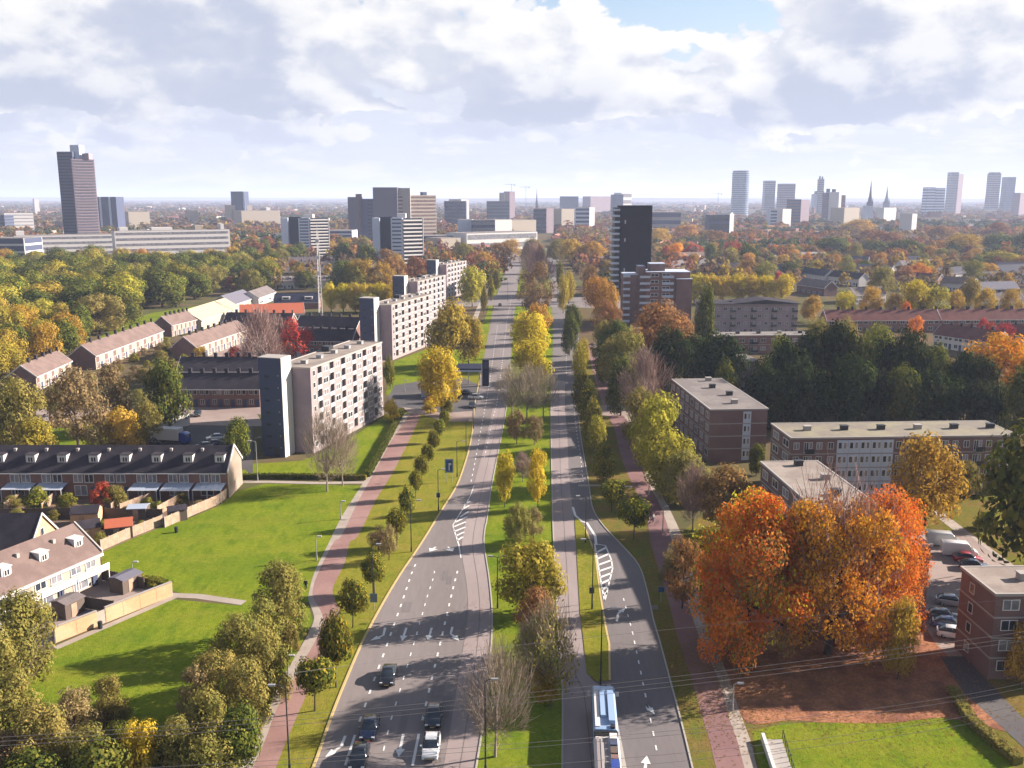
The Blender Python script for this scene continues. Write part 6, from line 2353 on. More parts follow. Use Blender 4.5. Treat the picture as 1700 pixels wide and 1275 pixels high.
def fence(name, label, px, h, m, post='stone', pw=1.8, th=.07, gap=.06, cat='fence', cap=False, group=None):
    pts = gp(px)
    o = empty(name, (*pts[0], 0), 0, label, cat, group)
    base = Vector(pts[0])
    for i in range(len(pts) - 1):
        a, b = Vector(pts[i]) - base, Vector(pts[i + 1]) - base
        L = (b - a).length
        n = max(1, round(L / pw))
        an = math.atan2((b - a).y, (b - a).x)
        key = (m, round(L / n, 3), h, th)
        p = MB().box(gap, L / n - gap, -th / 2, th / 2, .06, h + .0)
        for zz in (.35, .7):
            p.box(gap, L / n - gap, -th / 2 - .03, th / 2 + .03, h * zz, h * zz + .08)
        pm = p.mesh('panel', M[m])
        po = MB().box(-.06, .06, -.06, .06, 0, h + .12).mesh('post', M[post])
        for k in range(n):
            q = a + (b - a) * (k / n)
            link('panel', pm, o, (q.x, q.y, 0), an)
            link('post', po, o, (q.x, q.y, 0), an)
        if cap:
            c = MB().box(0, L, -.16, .16, h + .13, h + .2)
            c.build('coping', M['stone'], o, (a.x, a.y, 0), an)
        link('post', po, o, (b.x, b.y, 0), an)
    return o


fence('garden_wall', 'tall buff garden wall beside the path, in front of the brown terrace', [(92, 1068), (162, 1040)], 2.1, 'brick_buff', 'stone', 2.4, .2, .02, 'garden wall', True)
fence('garden_wall', 'buff garden wall with white doors, farther part beside the path', [(176, 1034), (260, 1000), (286, 990)], 2.1, 'brick_buff', 'stone', 2.4, .2, .02, 'garden wall', True)
fence('garden_gate', 'pale gate between the two buff garden walls', [(162, 1040), (176, 1034)], 2.0, 'slab_path', 'stone', .9, .08, .03, 'gate')
fence('garden_fence', 'grey-brown timber fence curving along the edge of the big lawn, near part', [(168, 915), (210, 896), (270, 872)], 1.9, 'wood', 'stone', 1.8)
fence('garden_fence', 'timber fence at the end of the long terrace gardens', [(274, 876), (320, 856), (362, 838), (392, 815)], 1.9, 'wood', 'stone', 1.8)
GF = 'fences between the terrace gardens'
fence('garden_fence', 'pale timber garden fence under the second awning from the gable', [(316, 826), (262, 856)], 1.8, 'wood', 'wood', 1.8, group=GF)
fence('garden_fence', 'pale timber garden fence between the third and fourth houses from the gable', [(258, 830), (200, 852)], 1.8, 'wood', 'wood', 1.8, group=GF)
fence('garden_fence', 'pale timber garden fence beside the red shrub', [(208, 830), (185, 852)], 1.8, 'wood', 'wood', 1.8, group=GF)
fence('garden_fence', 'pale timber garden fence left of the round green shrub', [(92, 830), (70, 852)], 1.8, 'wood', 'wood', 1.8, group=GF)
fence('garden_fence', 'pale timber garden fence at the left edge of the gardens', [(38, 830), (8, 850)], 1.8, 'wood', 'wood', 1.8, group=GF)
fence('garden_fence', 'long dark timber fence behind the back gardens', [(-20, 862), (120, 860), (270, 862)], 1.9, 'shed', 'shed', 2.0, group=GF)
fence('garden_fence', 'dark garden fence in the shaded yard of the brown terrace', [(112, 1006), (190, 1018)], 1.8, 'shed', 'shed', 1.8, group=GF)
fence('garden_fence', 'dark garden fence at the lawn end of the brown terrace', [(162, 962), (240, 978)], 1.8, 'shed', 'shed', 1.8, group=GF)


def shed(px, py, L, D, h, label, roof, wall='shed', rz=0.0, pitch=.9):
    x, y = G(px, py)
    o = empty('garden_shed', (x, y, 0), rz, label, 'shed', 'sheds and outbuildings')
    b = MB()
    b.box(0, L, 0, D, 0, h)
    b.profile([(0, h), (D, h), (D / 2, h + pitch - .05)], .01, L - .01)
    b.build('wall', M[wall], o)
    r = MB()
    gable_roof(r, L, D, h, h + pitch, .2, .1)
    r.build('roof', M[roof], o)
    MB().box(L * .3, L * .3 + .9, -.05, -.002, 0, 1.9).build('door', M['wood'], o)
    return o


shed(176, 898, 4.2, 3.4, 2.2, 'shed with a reddish roof by the lawn fence', 'roof_orange', 'shed', .35)
shed(118, 876, 4.5, 3.5, 2.4, 'dark garden shed behind the buff gable', 'roof_dark', 'brick_buff', .2)
shed(132, 900, 3.4, 3.0, 2.2, 'small buff outbuilding at the corner of the brown terrace', 'roof_dark', 'brick_buff', .5)
shed(212, 864, 3.2, 2.6, 2.1, 'white-topped shed in the terrace gardens', 'awning', 'shed', .1, .3)
shed(282, 868, 3.0, 2.4, 2.1, 'dark shed by the corner of the lawn fence', 'roof_dark', 'shed', .5, .5)
shed(110, 1030, 3.2, 2.6, 2.2, 'grey shed inside the buff garden wall', 'roof_grey', 'shed', hd, .3)
shed(205, 988, 3.6, 2.6, 2.1, 'slate-grey shed roof in the shaded yard', 'roof_slate', 'shed', hd, .3)
shed(80, 1008, 3.0, 3.2, 2.6, 'white extension on the back of the brown terrace', 'white', 'white', hd, .2)
shed(140, 975, 3.0, 3.0, 2.5, 'white conservatory at the lawn end of the brown terrace', 'awning', 'white', hd, .4)
o = terrace(G(286, 712), G(316, 706), 6, 3.4, 5.0, 'small white transformer house beside the car park', 'white', 'roof_grey', 1, None, False, False, False, name='transformer_house', verge=False)

# petrol-station-like dark canopy with pylon at the side street, and the blue kiosk
x, y = G(758, 640)
xr = x_at(806, y)
o = empty('station_canopy', (x, y, 0), 0, 'dark blue flat canopy with a tall sign pylon beside the left carriageway', 'canopy')
w_ = xr - x
b = MB()
b.box(0, w_ * .86, 0, 9, 4.2, 5.2)
b.build('canopy_roof', M['roof_navy'], o)
b = MB()
b.box(-.1, w_ * .88, -.12, -.01, 4.25, 4.7)
b.build('fascia', M['bluewhite'], o)
for xx in (.8, w_ * .4, w_ * .78):
    MB().box(xx, xx + .3, 2, 2.3, 0, 4.2).build('column', M['white'], o)
x2 = x_at(801, y)
o = empty('sign_pylon', (x2, y - 1, 0), 0, 'tall dark sign pylon with a white edge next to the canopy', 'sign')
MB().box(0, 2.0, 0, .7, 0, 8.0).build('panel', M['roof_navy'], o)
MB().box(-.25, -.01, -.02, .72, 0, 6.5).build('white_edge', M['white'], o)
MB().box(.3, 1.7, -.04, -.001, 5.4, 7.4).build('sign_face', M['slate'], o)
x, y = G(699, 660)
o = empty('kiosk', (x, y, 0), .05, 'small kiosk with a bright blue end wall at the end of the cycle path', 'kiosk')
MB().box(0, 7.0, 0, 5, 0, 3.3).build('wall', M['slate'], o)
MB().box(-.3, 7.3, -.4, 5.3, 3.3, 3.6).build('roof', M['bitumen_grey'], o)
MB().box(-.02, 1.4, -.06, -.002, .1, 3.2).build('blue_wall', M['bus_light'], o)
for k in range(3):
    win(o, 1.7 + 1.7 * k, .3, 1.5, 2.6, 0, 0)

# ------------------------------------------------------------------ lamp posts, signs, bins
LP_M = {}


def lamp_post(px, pyb, pyt, label, arm=0.0, double=False, dark=True, name='street_lamp', group='street lamps'):
    X, Y = G(px, pyb)
    h = max(3.2, top_z(Y, pyt))
    o = empty(name, (X, Y, 0), 0, label, 'street lamp', group)
    m = M['metal_dark'] if dark else M['metal']
    MB().tube([(0, 0, 0), (0, 0, .8), (0, 0, .81), (0, 0, h)], [.13, .13, .09, .055], 8).build('pole', m, o)
    sides = (-1, 1) if double else ((1,) if arm >= 0 else (-1,))
    L = abs(arm) or .5
    for s in sides:
        MB().tube([(0, 0, h - .1), (s * L * .5, 0, h + .12), (s * L, 0, h + .18)], [.05, .045, .04], 6).build('arm', m, o)
        b = MB()
        b.box(s * L - .1, s * L + .6 if s > 0 else s * L + .1, -.14, .14, h + .1, h + .25)
        if s < 0:
            b = MB()
            b.box(s * L - .6, s * L + .1, -.14, .14, h + .1, h + .25)
        hd_ = b.build('lamp_head', M['metal'] if dark else M['rail'], o)
        MB().box(s * L + (.05 if s > 0 else -.5), s * L + (.5 if s > 0 else -.05), -.1, .1, h + .06, h + .098).build('lens', M['lamp_clear'], hd_)
    return o


lamps = [(481, 1280, 1140, 'tall dark lamp post beside the cycle path near the bottom edge'), (620, 996, 905, 'lamp post with a small green sign on the left verge'), (683, 916, 832, 'tall lamp post on the left verge by the hatched road marking'),
         (728, 848, 780, 'lamp post left of the blue road sign'), (759, 792, 733, 'lamp post on the left kerb behind the blue road sign'), (774, 750, 699, 'lamp post on the left kerb, third behind the blue sign'), (786, 712, 655, 'lamp post by the pink side-street crossing'),
         (806, 1283, 1130, 'tall lamp post at the lower left corner of the median'), (826, 1010, 925, 'lamp post on the median left of the wide yellow-green tree'), (972, 902, 825, 'lamp post where the slip lane leaves the right carriageway'), (983, 1012, 897, 'lamp post on the narrow green strip, farther one'), (997, 1138, 1012, 'lamp post on the narrow green strip behind the bus'),
         (965, 700, 655, 'lamp post on the right kerb near the crossing'), (850, 560, 515, 'lamp post on the left carriageway by the yellow trees'), (958, 575, 530, 'lamp post by the shaded right carriageway'), (843, 500, 460, 'lamp post left of the far crossing'), (925, 500, 462, 'lamp post right of the far crossing')]
for px, a, b_, lab in lamps:
    lamp_post(px, a, b_, lab, 1.1 if px in (683, 759, 786, 997, 965, 850) else (-1.1 if px in (481, 972, 983) else .7), px == 826)
small = [(428, 798, 733, 'pale lamp post by the straight path before the slab block', -1.0), (526, 930, 892, 'pale path lamp beside the footpath on the big lawn', .3), (479, 1132, 1092, 'pale path lamp under the thicket by the footpath', .3), (404, 1268, 1232, 'pale path lamp at the bottom edge by the footpath', .3), (566, 862, 846, 'short pale path lamp on the lawn side of the footpath', .3),
         (1100, 886, 842, 'pale lamp beside the right-hand cycle path near the cyclist', .3), (1077, 822, 786, 'pale lamp beside the right-hand cycle path under the yellow-green tree', .3), (222, 968, 940, 'pale lamp at the corner of the brown terrace', .3), (672, 650, 632, 'pale lamp by the kiosk', .3), (1216, 1180, 1142, 'pale lamp at the edge of the leaf litter', .5), (424, 750, 735, 'pale lamp head beside the slate stair tower', .8)]
for px, a, b_, lab, arm in small:
    lamp_post(px, a, b_, lab, arm, False, False, group='path lamps')


def road_sign(px, pyb, pyt, w_, h, label, m='blue', bars=True, legs=1):
    X, Y = G(px, pyb)
    ht = max(2.2, top_z(Y, pyt))
    o = empty('road_sign', (X, Y, 0), 0, label, 'road sign')
    for s in ((0,) if legs == 1 else (-.32, .32)):
        MB().tube([(s * w_, 0, 0), (s * w_, 0, ht - .1)], [.05, .05], 6).build('post', M['metal'], o)
    MB().box(-w_ / 2, w_ / 2, -.09, -.055, ht - h, ht).build('sign_panel', M[m], o)
    if bars:
        b = MB()
        e = w_ * .06
        b.box(-w_ / 2 + e, w_ / 2 - e, -.097, -.091, ht - e * 1.6, ht - e)
        b.box(-w_ / 2 + e, w_ / 2 - e, -.097, -.091, ht - h + e, ht - h + e * 1.6)
        b.box(-w_ / 2 + e, -w_ / 2 + e * 1.6, -.097, -.091, ht - h + e * 1.61, ht - e * 1.61)
        b.box(w_ / 2 - e * 1.6, w_ / 2 - e, -.097, -.091, ht - h + e * 1.61, ht - e * 1.61)
        b.box(-w_ * .06, w_ * .06, -.097, -.091, ht - h * .85, ht - h * .3)
        b.box(w_ * .061, w_ * .26, -.097, -.091, ht - h * .44, ht - h * .3)
        b.build('sign_border', M['white'], o)
    return o


road_sign(746, 800, 762, 1.7, 2.8, 'blue rectangular road sign on two posts on the left verge', legs=2)
road_sign(621, 1012, 985, 1.0, 1.3, 'small green-blue sign at the foot of the lamp post on the left verge', 'glass_blue', False)
road_sign(1097, 1000, 974, .8, .8, 'small blue sign beside the right-hand cycle path', 'blue', False)
road_sign(982, 1002, 975, .7, .9, 'small dark sign on the narrow green strip', 'slate', False)
road_sign(728, 842, 818, .7, .9, 'small blue-grey sign on the lamp post left of the big blue sign', 'blue', False)
for px, py, lab in ((170, 1040, 'black litter bin standing by the buff garden wall'), (295, 882, 'small dark bin by the lawn fence')):
    X, Y = G(px, py)
    o = empty('litter_bin', (X, Y - .6, 0), 0, lab, 'litter bin')
    MB().tube([(0, 0, 0), (0, 0, .95)], [.28, .32], 10).build('body', M['metal_dark'], o)
    MB().tube([(0, 0, .951), (0, 0, 1.05)], [.34, .2], 10).build('lid', M['metal_dark'], o)
# low white barrier and paved pad with railing at the bottom right
xa_, ya_ = G(1263, 1228)
xb_, yb_ = G(1283, 1290)
o = empty('cycle_barrier', (xa_, ya_, 0), 0, 'white low wall bar beside the right-hand footpath at the bottom edge', 'barrier')
MB().prism([(0, 0), (.35, 0), (.35 + xb_ - xa_, yb_ - ya_), (xb_ - xa_, yb_ - ya_)], 0, .8).build('bar', M['white'], o)
sheet('paved_pad', gp([(1268, 1228), (1298, 1228), (1322, 1300), (1290, 1300)]), .02, 'stone')
pts_ = gp([(1299, 1226), (1306, 1248), (1318, 1290)])
o = empty('railing', (*pts_[0], 0), 0, 'thin dark railing along the paved pad at the bottom edge', 'railing')
for i in range(9):
    f = i / 8
    q = Vector(pts_[0]).lerp(Vector(pts_[2]), f) - Vector(pts_[0])
    MB().box(q.x - .03, q.x + .03, q.y - .03, q.y + .03, 0, 1.0).build('post', M['metal_dark'], o)
q = Vector(pts_[2]) - Vector(pts_[0])
MB().prism([(-.03, 0), (.03, 0), (q.x + .03, q.y), (q.x - .03, q.y)], .95, 1.02).build('rail', M['metal_dark'], o)

# ------------------------------------------------------------------ vehicles
CARS = {}


def paint(name, col, rough=.25):
    return mat(name, col, rough, .04, 2.0, coat=.8, spec=.5)


def loft(sections, m=0):
    """sections: (y, half_width_bottom, half_width_top, z_bottom, z_top); closed skin along y"""
    b = MB()
    for i, (y, wb, wt, z0, z1) in enumerate(sections):
        b.v += [(-wb, y, z0), (wb, y, z0), (wb * 1.02, y, z0 + (z1 - z0) * .5), (wt, y, z1), (-wt, y, z1), (-wb * 1.02, y, z0 + (z1 - z0) * .5)]
    for i in range(len(sections) - 1):
        for k in range(6):
            l = (k + 1) % 6
            b.f.append((i * 6 + k, i * 6 + l, (i + 1) * 6 + l, (i + 1) * 6 + k)[::-1])
            b.m.append(m)
    b.f.append(tuple(range(6)))
    b.m.append(m)
    e = (len(sections) - 1) * 6
    b.f.append(tuple(e + k for k in range(6))[::-1])
    b.m.append(m)
    return b


def make_car(kind, col):
    key = (kind, col)
    if key in CARS:
        return copy_tree(CARS[key])
    pm = paint('car_paint_%s' % col, {'white': (.75, .75, .76), 'black': (.012, .012, .015), 'navy': (.014, .022, .06), 'grey': (.12, .125, .13), 'silver': (.42, .43, .45), 'blue': (.03, .06, .22), 'red': (.35, .02, .02), 'dark': (.025, .028, .034)}[col])
    # nose at -y
    if kind == 'car':
        L = 4.3
        body = [(-2.15, .70, .66, .32, .62), (-2.05, .82, .76, .24, .70), (-1.2, .89, .80, .22, .86), (-.9, .90, .84, .22, .92), (1.2, .90, .84, .22, .96), (1.95, .86, .78, .24, .92), (2.15, .76, .70, .34, .86)]
        cab = [(-1.05, .80, .78, .86, .90), (-.35, .80, .60, .86, 1.42), (.2, .80, .62, .88, 1.46), (1.1, .80, .60, .88, 1.40), (1.95, .76, .62, .86, .93)]
        roof = [(-.32, .585, .56, 1.40, 1.455), (.2, .61, .58, 1.43, 1.485), (1.12, .59, .56, 1.385, 1.435)]
        wheels = (-1.35, 1.32)
    else:
        L = 5.4
        body = [(-2.7, .84, .80, .34, .75), (-2.55, .94, .88, .26, .95), (-1.9, .96, .90, .25, 1.15), (-1.2, .97, .88, .25, 2.15), (-1.0, .97, .90, .25, 2.25), (2.6, .97, .90, .26, 2.25), (2.7, .95, .88, .3, 2.2)]
        cab = [(-2.02, .88, .86, 1.12, 1.16), (-1.22, .88, .82, 1.12, 2.12), (-.9, .90, .84, 1.2, 2.1)]
        roof = [(-1.0, .8, .76, 2.25, 2.29), (2.4, .8, .76, 2.25, 2.29)]
        wheels = (-1.75, 1.75)
    o = empty('parked_car' if kind == 'car' else 'parked_van')
    me = bevel(loft(body).mesh('body', pm), .04, 2, 30)
    link('body', me, o)
    me = bevel(loft(cab).mesh('window_band', M['glass']), .02, 1, 30)
    link('window_band', me, o)
    me = bevel(loft(roof).mesh('roof_panel', pm), .02, 1, 30)
    link('roof_panel', me, o)
    t = MB()
    t.tube([(-.1, 0, 0), (.1, 0, 0)], [.32, .32], 14)
    tm = t.mesh('wheel', M['rubber'])
    t = MB()
    t.tube([(-.105, 0, 0), (.105, 0, 0)], [.20, .20], 10)
    rm = t.mesh('rim', M['chrome'])
    hw = .80 if kind == 'car' else .86
    for y in wheels:
        for s in (-1, 1):
            wv = link('wheel', tm, o, (s * hw, y, .32))
            link('rim', rm, wv)
    yl = L / 2
    for s in (-1, 1):
        b = MB()
        b.box(s * .62 - .16, s * .62 + .16, -yl + .02, -yl + .14, .58, .72)
        b.build('headlight', M['lamp_clear'], o)
        b = MB()
        b.box(s * .64 - .14, s * .64 + .14, yl - .1, yl - .01, .72, .88)
        b.build('tail_light', M['lamp_red'], o)
        b = MB()
        b.box(s * .98 - .1, s * .98 + .1, -.80, -.62, .92, 1.06) if kind == 'car' else b.box(s * 1.06 - .1, s * 1.06 + .1, -1.6, -1.4, 1.25, 1.55)
        b.build('mirror', pm, o)
    MB().box(-.52, .52, -yl + .0, -yl + .06, .34, .50).build('grille', M['metal_dark'], o)
    MB().box(-.26, .26, -yl - .03, -yl + .0, .38, .49).build('number_plate', M['kerb_yellow'], o)
    if kind == 'car':
        for s in (-1, 1):
            MB().box(s * .70 - .03, s * .70 + .03, .30, .38, .92, 1.38).build('door_pillar', pm, o)
    CARS[key] = o
    return o


used = set()


def car(px, py, heading, kind, col, label, group, name='car'):
    """heading: 0 means nose towards the camera"""
    X, Y = G(px, py)
    key = (kind, col)
    o = make_car(kind, col)
    o.name = name
    o.location = (X, Y, .03)
    o.rotation_euler = (0, 0, heading)
    o['label'], o['category'], o['group'] = label, 'van' if kind == 'van' else 'car', group
    return o


GM = 'cars driving towards the camera on the left carriageway'
# lane direction on the left carriageway at the bottom of the frame
a_, b_ = Vector(G(700, 1000)), Vector(G(650, 1250))
dv = (b_ - a_).normalized()
hdg = math.atan2(dv.x, -dv.y)
car(645, 1128, hdg, 'car', 'black', 'black car alone in its lane, farthest of the moving cars', GM)
car(614, 1216, hdg, 'car', 'navy', 'dark blue car with a pale roof, left lane, between black cars', GM)
car(720, 1196, hdg * .7, 'car', 'dark', 'dark grey car just ahead of the white car', GM)
car(716, 1246, hdg * .7, 'car', 'white', 'white car at the bottom of the left carriageway', GM)
car(597, 1264, hdg, 'car', 'black', 'black car cut by the bottom edge beside the solid lane line', GM)
GP = 'vehicles in the car park by the brick corner building'
car(1566, 905, 1.35, 'van', 'silver', 'silver van parked at the far end of the right-hand car park', GP, 'parked_van')
car(1592, 922, 1.35, 'van', 'white', 'white van parked second in the right-hand car park', GP, 'parked_van')
car(1606, 932, 1.3, 'car', 'red', 'dark red car parked next to the white van', GP, 'parked_car')
car(1616, 944, 1.3, 'car', 'navy', 'dark blue car parked nearest the flat pale roof', GP, 'parked_car')
car(1580, 1004, 1.2, 'car', 'silver', 'silver car parked beside the brick corner building', GP, 'parked_car')
car(1566, 1028, 1.2, 'car', 'grey', 'grey car parked between silver and blue ones', GP, 'parked_car')
car(1576, 1042, 1.2, 'car', 'blue', 'blue car parked near the end of the brick wall', GP, 'parked_car')
car(1584, 1058, 1.2, 'car', 'white', 'small white car parked last by the brick wall', GP, 'parked_car')
GQ = 'cars parked in the shaded car park left of the slab block'
car(232, 745, 1.2, 'car', 'silver', 'silver car showing above the terrace roof, leftmost', GQ, 'parked_car')
car(255, 736, 1.2, 'car', 'dark', 'dark car beside the leftmost silver car', GQ, 'parked_car')
car(258, 727, 1.2, 'car', 'grey', 'grey car just below the white box truck', GQ, 'parked_car')
car(338, 744, -1.2, 'car', 'silver', 'silver car, left of the pair right of the car park lane', GQ, 'parked_car')
car(354, 740, -1.2, 'car', 'navy', 'navy car, right of the pair beside the dark shrub', GQ, 'parked_car')
car(358, 730, -1.2, 'car', 'white', 'white car half hidden by the dark shrub', GQ, 'parked_car')
car(328, 690, .2, 'car', 'dark', 'dark car standing by the sunlit paving', GQ, 'parked_car')
GV = 'far cars on the boulevard'
car(790, 662, 1.4, 'car', 'white', 'white car turning into the side street by the canopy', GV)
car(774, 655, 1.4, 'car', 'black', 'black car in the side street by the canopy', GV)
car(784, 676, .1, 'car', 'dark', 'dark car waiting at the side street crossing', GV)
car(830, 508, .05, 'car', 'black', 'black car at the far crossing, left carriageway', GV)
car(943, 512, 1.5, 'car', 'dark', 'dark car crossing at the far junction on the right', GV)
car(921, 470, 3.1, 'car', 'grey', 'grey car far up the right carriageway', GV)
car(916, 452, 3.1, 'car', 'white', 'white car farthest up the right carriageway', GV)

# box truck in the shaded car park
X, Y = G(280, 735)
o = empty('box_truck', (X, Y, .02), R(80), 'white box truck with a dark blue cab in the shaded car park', 'truck', GQ)
MB().box(-1.2, 1.2, -3.2, 3.0, .9, 3.6).build('cargo_box', M['white'], o)
me = bevel(loft([(-5.2, 1.1, 1.05, .45, 1.6), (-5.0, 1.15, 1.05, .4, 2.3), (-4.4, 1.15, 1.0, .4, 2.7), (-3.3, 1.15, 1.05, .4, 2.7)]).mesh('cab', M['bus_blue']), .05, 2)
link('cab', me, o)
MB().box(-.95, .95, -5.22, -4.9, 1.55, 2.25).build('windscreen', M['glass'], o)
for y in (-4.3, 1.8):
    for s in (-1, 1):
        wv = MB().tube([(s * 1.0 - .14, y, .48), (s * 1.0 + .14, y, .48)], [.48, .48], 12).build('wheel', M['rubber'], o)
MB().box(-1.0, 1.0, -3.2, 3.0, .6, .9).build('chassis', M['metal_dark'], o)

# articulated bus on the right bus lane, driving away
Xf, Yf = G(1001, 1139, 3.05)
o = empty('articulated_bus', (Xf, Yf, .03), 0, 'long pale blue and white articulated bus with roof units on the right bus lane', 'bus')
Xr, Yr = G(1010, 1275, 3.05)
bd = math.atan2(-(Xr - Xf), (Yf - Yr))
o.rotation_euler = (0, 0, -bd * .0 - math.atan2(Xr - Xf, Yf - Yr) * -1)
HW, BH = 1.27, 3.05


def bus_part(y0, y1, nm, m):
    b = MB()
    b.profile([(-HW, .35), (HW, .35), (HW, BH - .25), (HW - .18, BH), (-HW + .18, BH), (-HW, BH - .25)], 0, y1 - y0)
    v = [(yy, x + y0, z) for x, yy, z in b.v]
    b.v = v
    b.f = [f[::-1] for f in b.f]
    me = bevel(b.mesh(nm, M[m]), .05, 2, 20)
    return link(nm, me, o)


f_ = bus_part(-8.6, 0, 'front_section', 'bus_light')
r_ = bus_part(-18.2, -9.9, 'rear_section', 'white')
b = MB()
for i in range(8):
    s = .06 if i % 2 else 0
    b.box(-HW + .12 + s, HW - .12 - s, -9.9 + i * .16, -9.9 + (i + 1) * .16, .4, BH - .1 - s)
b.build('bellows', M['rubber'], o)
for (y0, y1, pt) in ((-8.3, -.3, f_), (-17.9, -10.2, r_)):
    n = 5
    for k in range(n):
        for s in (-1, 1):
            ya, yb_ = y0 + (y1 - y0) * k / n + .08, y0 + (y1 - y0) * (k + 1) / n - .08
            bx_ = MB()
            xx = s * (HW + .004)
            bx_.box(min(xx, xx + s * .02), max(xx, xx + s * .02), ya, yb_, 1.35, 2.45)
            bx_.build('window', M['glass'], pt)
# roof: pale ribbed panels on the left half, equipment boxes on the right half
for i, (ya, yb_, xa2, xb2, h, m) in enumerate(((-8.2, -.8, -1.05, -.55, .10, 'white'), (-6.4, -.9, -.45, .15, .28, 'bus_light'), (-7.6, -1.6, .35, 1.0, .42, 'bus_light'), (-8.5, -7.9, .5, .95, .2, 'rubber'), (-10.9, -9.95, .3, 1.05, .45, 'white'),
                                         (-11.9, -11.1, .3, 1.05, .40, 'slate'), (-13.2, -12.1, .3, 1.05, .35, 'shed'), (-14.1, -13.4, .3, 1.05, .32, 'brick_purple'), (-16.2, -14.3, .25, 1.1, .40, 'bus_blue'), (-17.8, -10.3, -1.0, -.7, .10, 'facade'), (-17.8, -10.3, -.6, -.3, .12, 'stone'), (-17.8, -10.3, -.2, .1, .10, 'facade'))):
    MB().box(xa2, xb2, ya, yb_, BH, BH + h).build('roof_unit', M[m], f_ if ya > -9 else r_)
MB().box(-1.1, 1.1, -18.26, -18.2, .5, 2.9).build('rear_panel', M['bus_blue'], r_)
for s in (-1, 1):
    MB().box(s * 1.55 - .18, s * 1.55 + .18, -.5, -.36, 2.1, 2.6).build('mirror', M['white'], f_)
    MB().box(s * 1.0 - .12, s * 1.0 + .12, -18.3, -18.261, .8, 1.2).build('tail_light', M['lamp_red'], r_)
    for y in (-2.6, -7.2, -13.5):
        MB().tube([(s * 1.1 - .16, y, .48), (s * 1.1 + .16, y, .48)], [.48, .48], 14).build('wheel', M['rubber'], f_ if y > -9 else r_)


# ------------------------------------------------------------------ people
def skin_fig(name, joints, edges, radii, m, parent, sub=1):
    me = bpy.data.meshes.new(name)
    me.from_pydata(joints, edges, [])
    ob = bpy.data.objects.new(name, me)
    C.objects.link(ob)
    sm = ob.modifiers.new('skin', 'SKIN')
    sk = me.skin_vertices[0].data if me.skin_vertices else None
    if sk is None:
        bm = bmesh.new()
        bm.from_mesh(me)
        bm.verts.layers.skin.verify()
        bm.to_mesh(me)
        bm.free()
        sk = me.skin_vertices[0].data
    for i, r in enumerate(radii):
        sk[i].radius = (r, r)
        sk[i].use_root = i == 0
    ss = ob.modifiers.new('subsurf', 'SUBSURF')
    ss.levels = ss.render_levels = sub
    ob.parent = parent
    me.materials.append(m)
    return ob


def person(px, py, label, top, legs, hair, walk=True, rz=0.0):
    X, Y = G(px, py)
    o = empty('person', (X, Y, .03), rz, label, 'person')
    st = .16 if walk else .03
    J = [(0, 0, .95), (0, 0, 1.12), (0, 0, 1.34), (0, 0, 1.46), (0, 0, 1.54), (0, -.02, 1.66), (0, -.01, 1.74),
         (-.09, 0, .92), (-.10, -st * .6, .50), (-.10, -st * 1.3, .08), (-.10, -st * 1.3 - .13, .04),
         (.09, 0, .92), (.10, st * .3, .50), (.10, st * 1.3, .10), (.10, st * 1.3 - .12, .04),
         (-.19, 0, 1.40), (-.25, .06, 1.14), (-.26, -.02, .90), (-.26, -.05, .82), (.19, 0, 1.40), (.25, -.06, 1.14), (.26, -.12, .90), (.26, -.15, .82)]
    Ed = [(0, 1), (1, 2), (2, 3), (3, 4), (4, 5), (5, 6), (0, 7), (7, 8), (8, 9), (9, 10), (0, 11), (11, 12), (12, 13), (13, 14), (2, 15), (15, 16), (16, 17), (17, 18), (2, 19), (19, 20), (20, 21), (21, 22)]
    Rd = [.13, .125, .15, .07, .055, .095, .07, .09, .062, .042, .035, .09, .062, .042, .035, .06, .047, .036, .034, .06, .047, .036, .034]
    skin_fig('body', J, Ed, Rd, M['skin'], o)
    skin_fig('trousers', [J[i] for i in (0, 7, 8, 9, 11, 12, 13)], [(0, 1), (1, 2), (2, 3), (0, 4), (4, 5), (5, 6)], [.145, .105, .078, .06, .105, .078, .06], M[legs], o)
    skin_fig('jacket', [J[i] for i in (1, 0, 2, 3, 15, 16, 17, 19, 20, 21)], [(0, 1), (0, 2), (2, 3), (2, 4), (4, 5), (5, 6), (2, 7), (7, 8), (8, 9)], [.145, .15, .17, .085, .078, .062, .05, .078, .062, .05], M[top], o)
    b = MB()
    b.tube([(0, .02, 1.64), (0, .015, 1.72), (0, .01, 1.79)], [.10, .11, .05], 10)
    b.build('hair', M[hair], o)
    return o


person(508, 980, 'pedestrian in dark clothes walking on the pale footpath by the thicket', 'cloth_dark', 'cloth_dark', 'cloth_dark', True, .2)
person(1084, 868, 'cyclist in a white top standing by the right-hand cycle path', 'cloth_white', 'cloth_blue', 'bark', False, .4)
X, Y = G(1090, 872)
o = empty('bicycle', (X, Y, .03), .9, 'dark bicycle beside the person in the white top', 'bicycle')
for x in (-.52, .52):
    ring = [(x + .33 * math.cos(t), 0, .34 + .33 * math.sin(t)) for t in np.linspace(0, 2 * math.pi, 17)]
    MB().tube(ring, [.022] * 17, 5, cap=False).build('wheel', M['rubber'], o)
b = MB()
for p, q in (((-.52, 0, .34), (-.18, 0, .8)), ((-.18, 0, .8), (.38, 0, .82)), ((.38, 0, .82), (.52, 0, .34)), ((-.52, 0, .34), (-.05, 0, .32)), ((-.05, 0, .32), (.4, 0, .75)), ((-.05, 0, .32), (-.2, 0, .95)), ((.38, 0, .82), (.34, 0, 1.02))):
    b.tube([p, q], [.022, .022], 5)
b.build('frame', M['metal_dark'], o)
MB().box(-.33, -.08, -.07, .07, .94, .99).build('saddle', M['rubber'], o)
MB().tube([(.28, -.28, 1.03), (.36, 0, 1.03), (.28, .28, 1.03)], [.016] * 3, 5).build('handlebar', M['metal'], o)

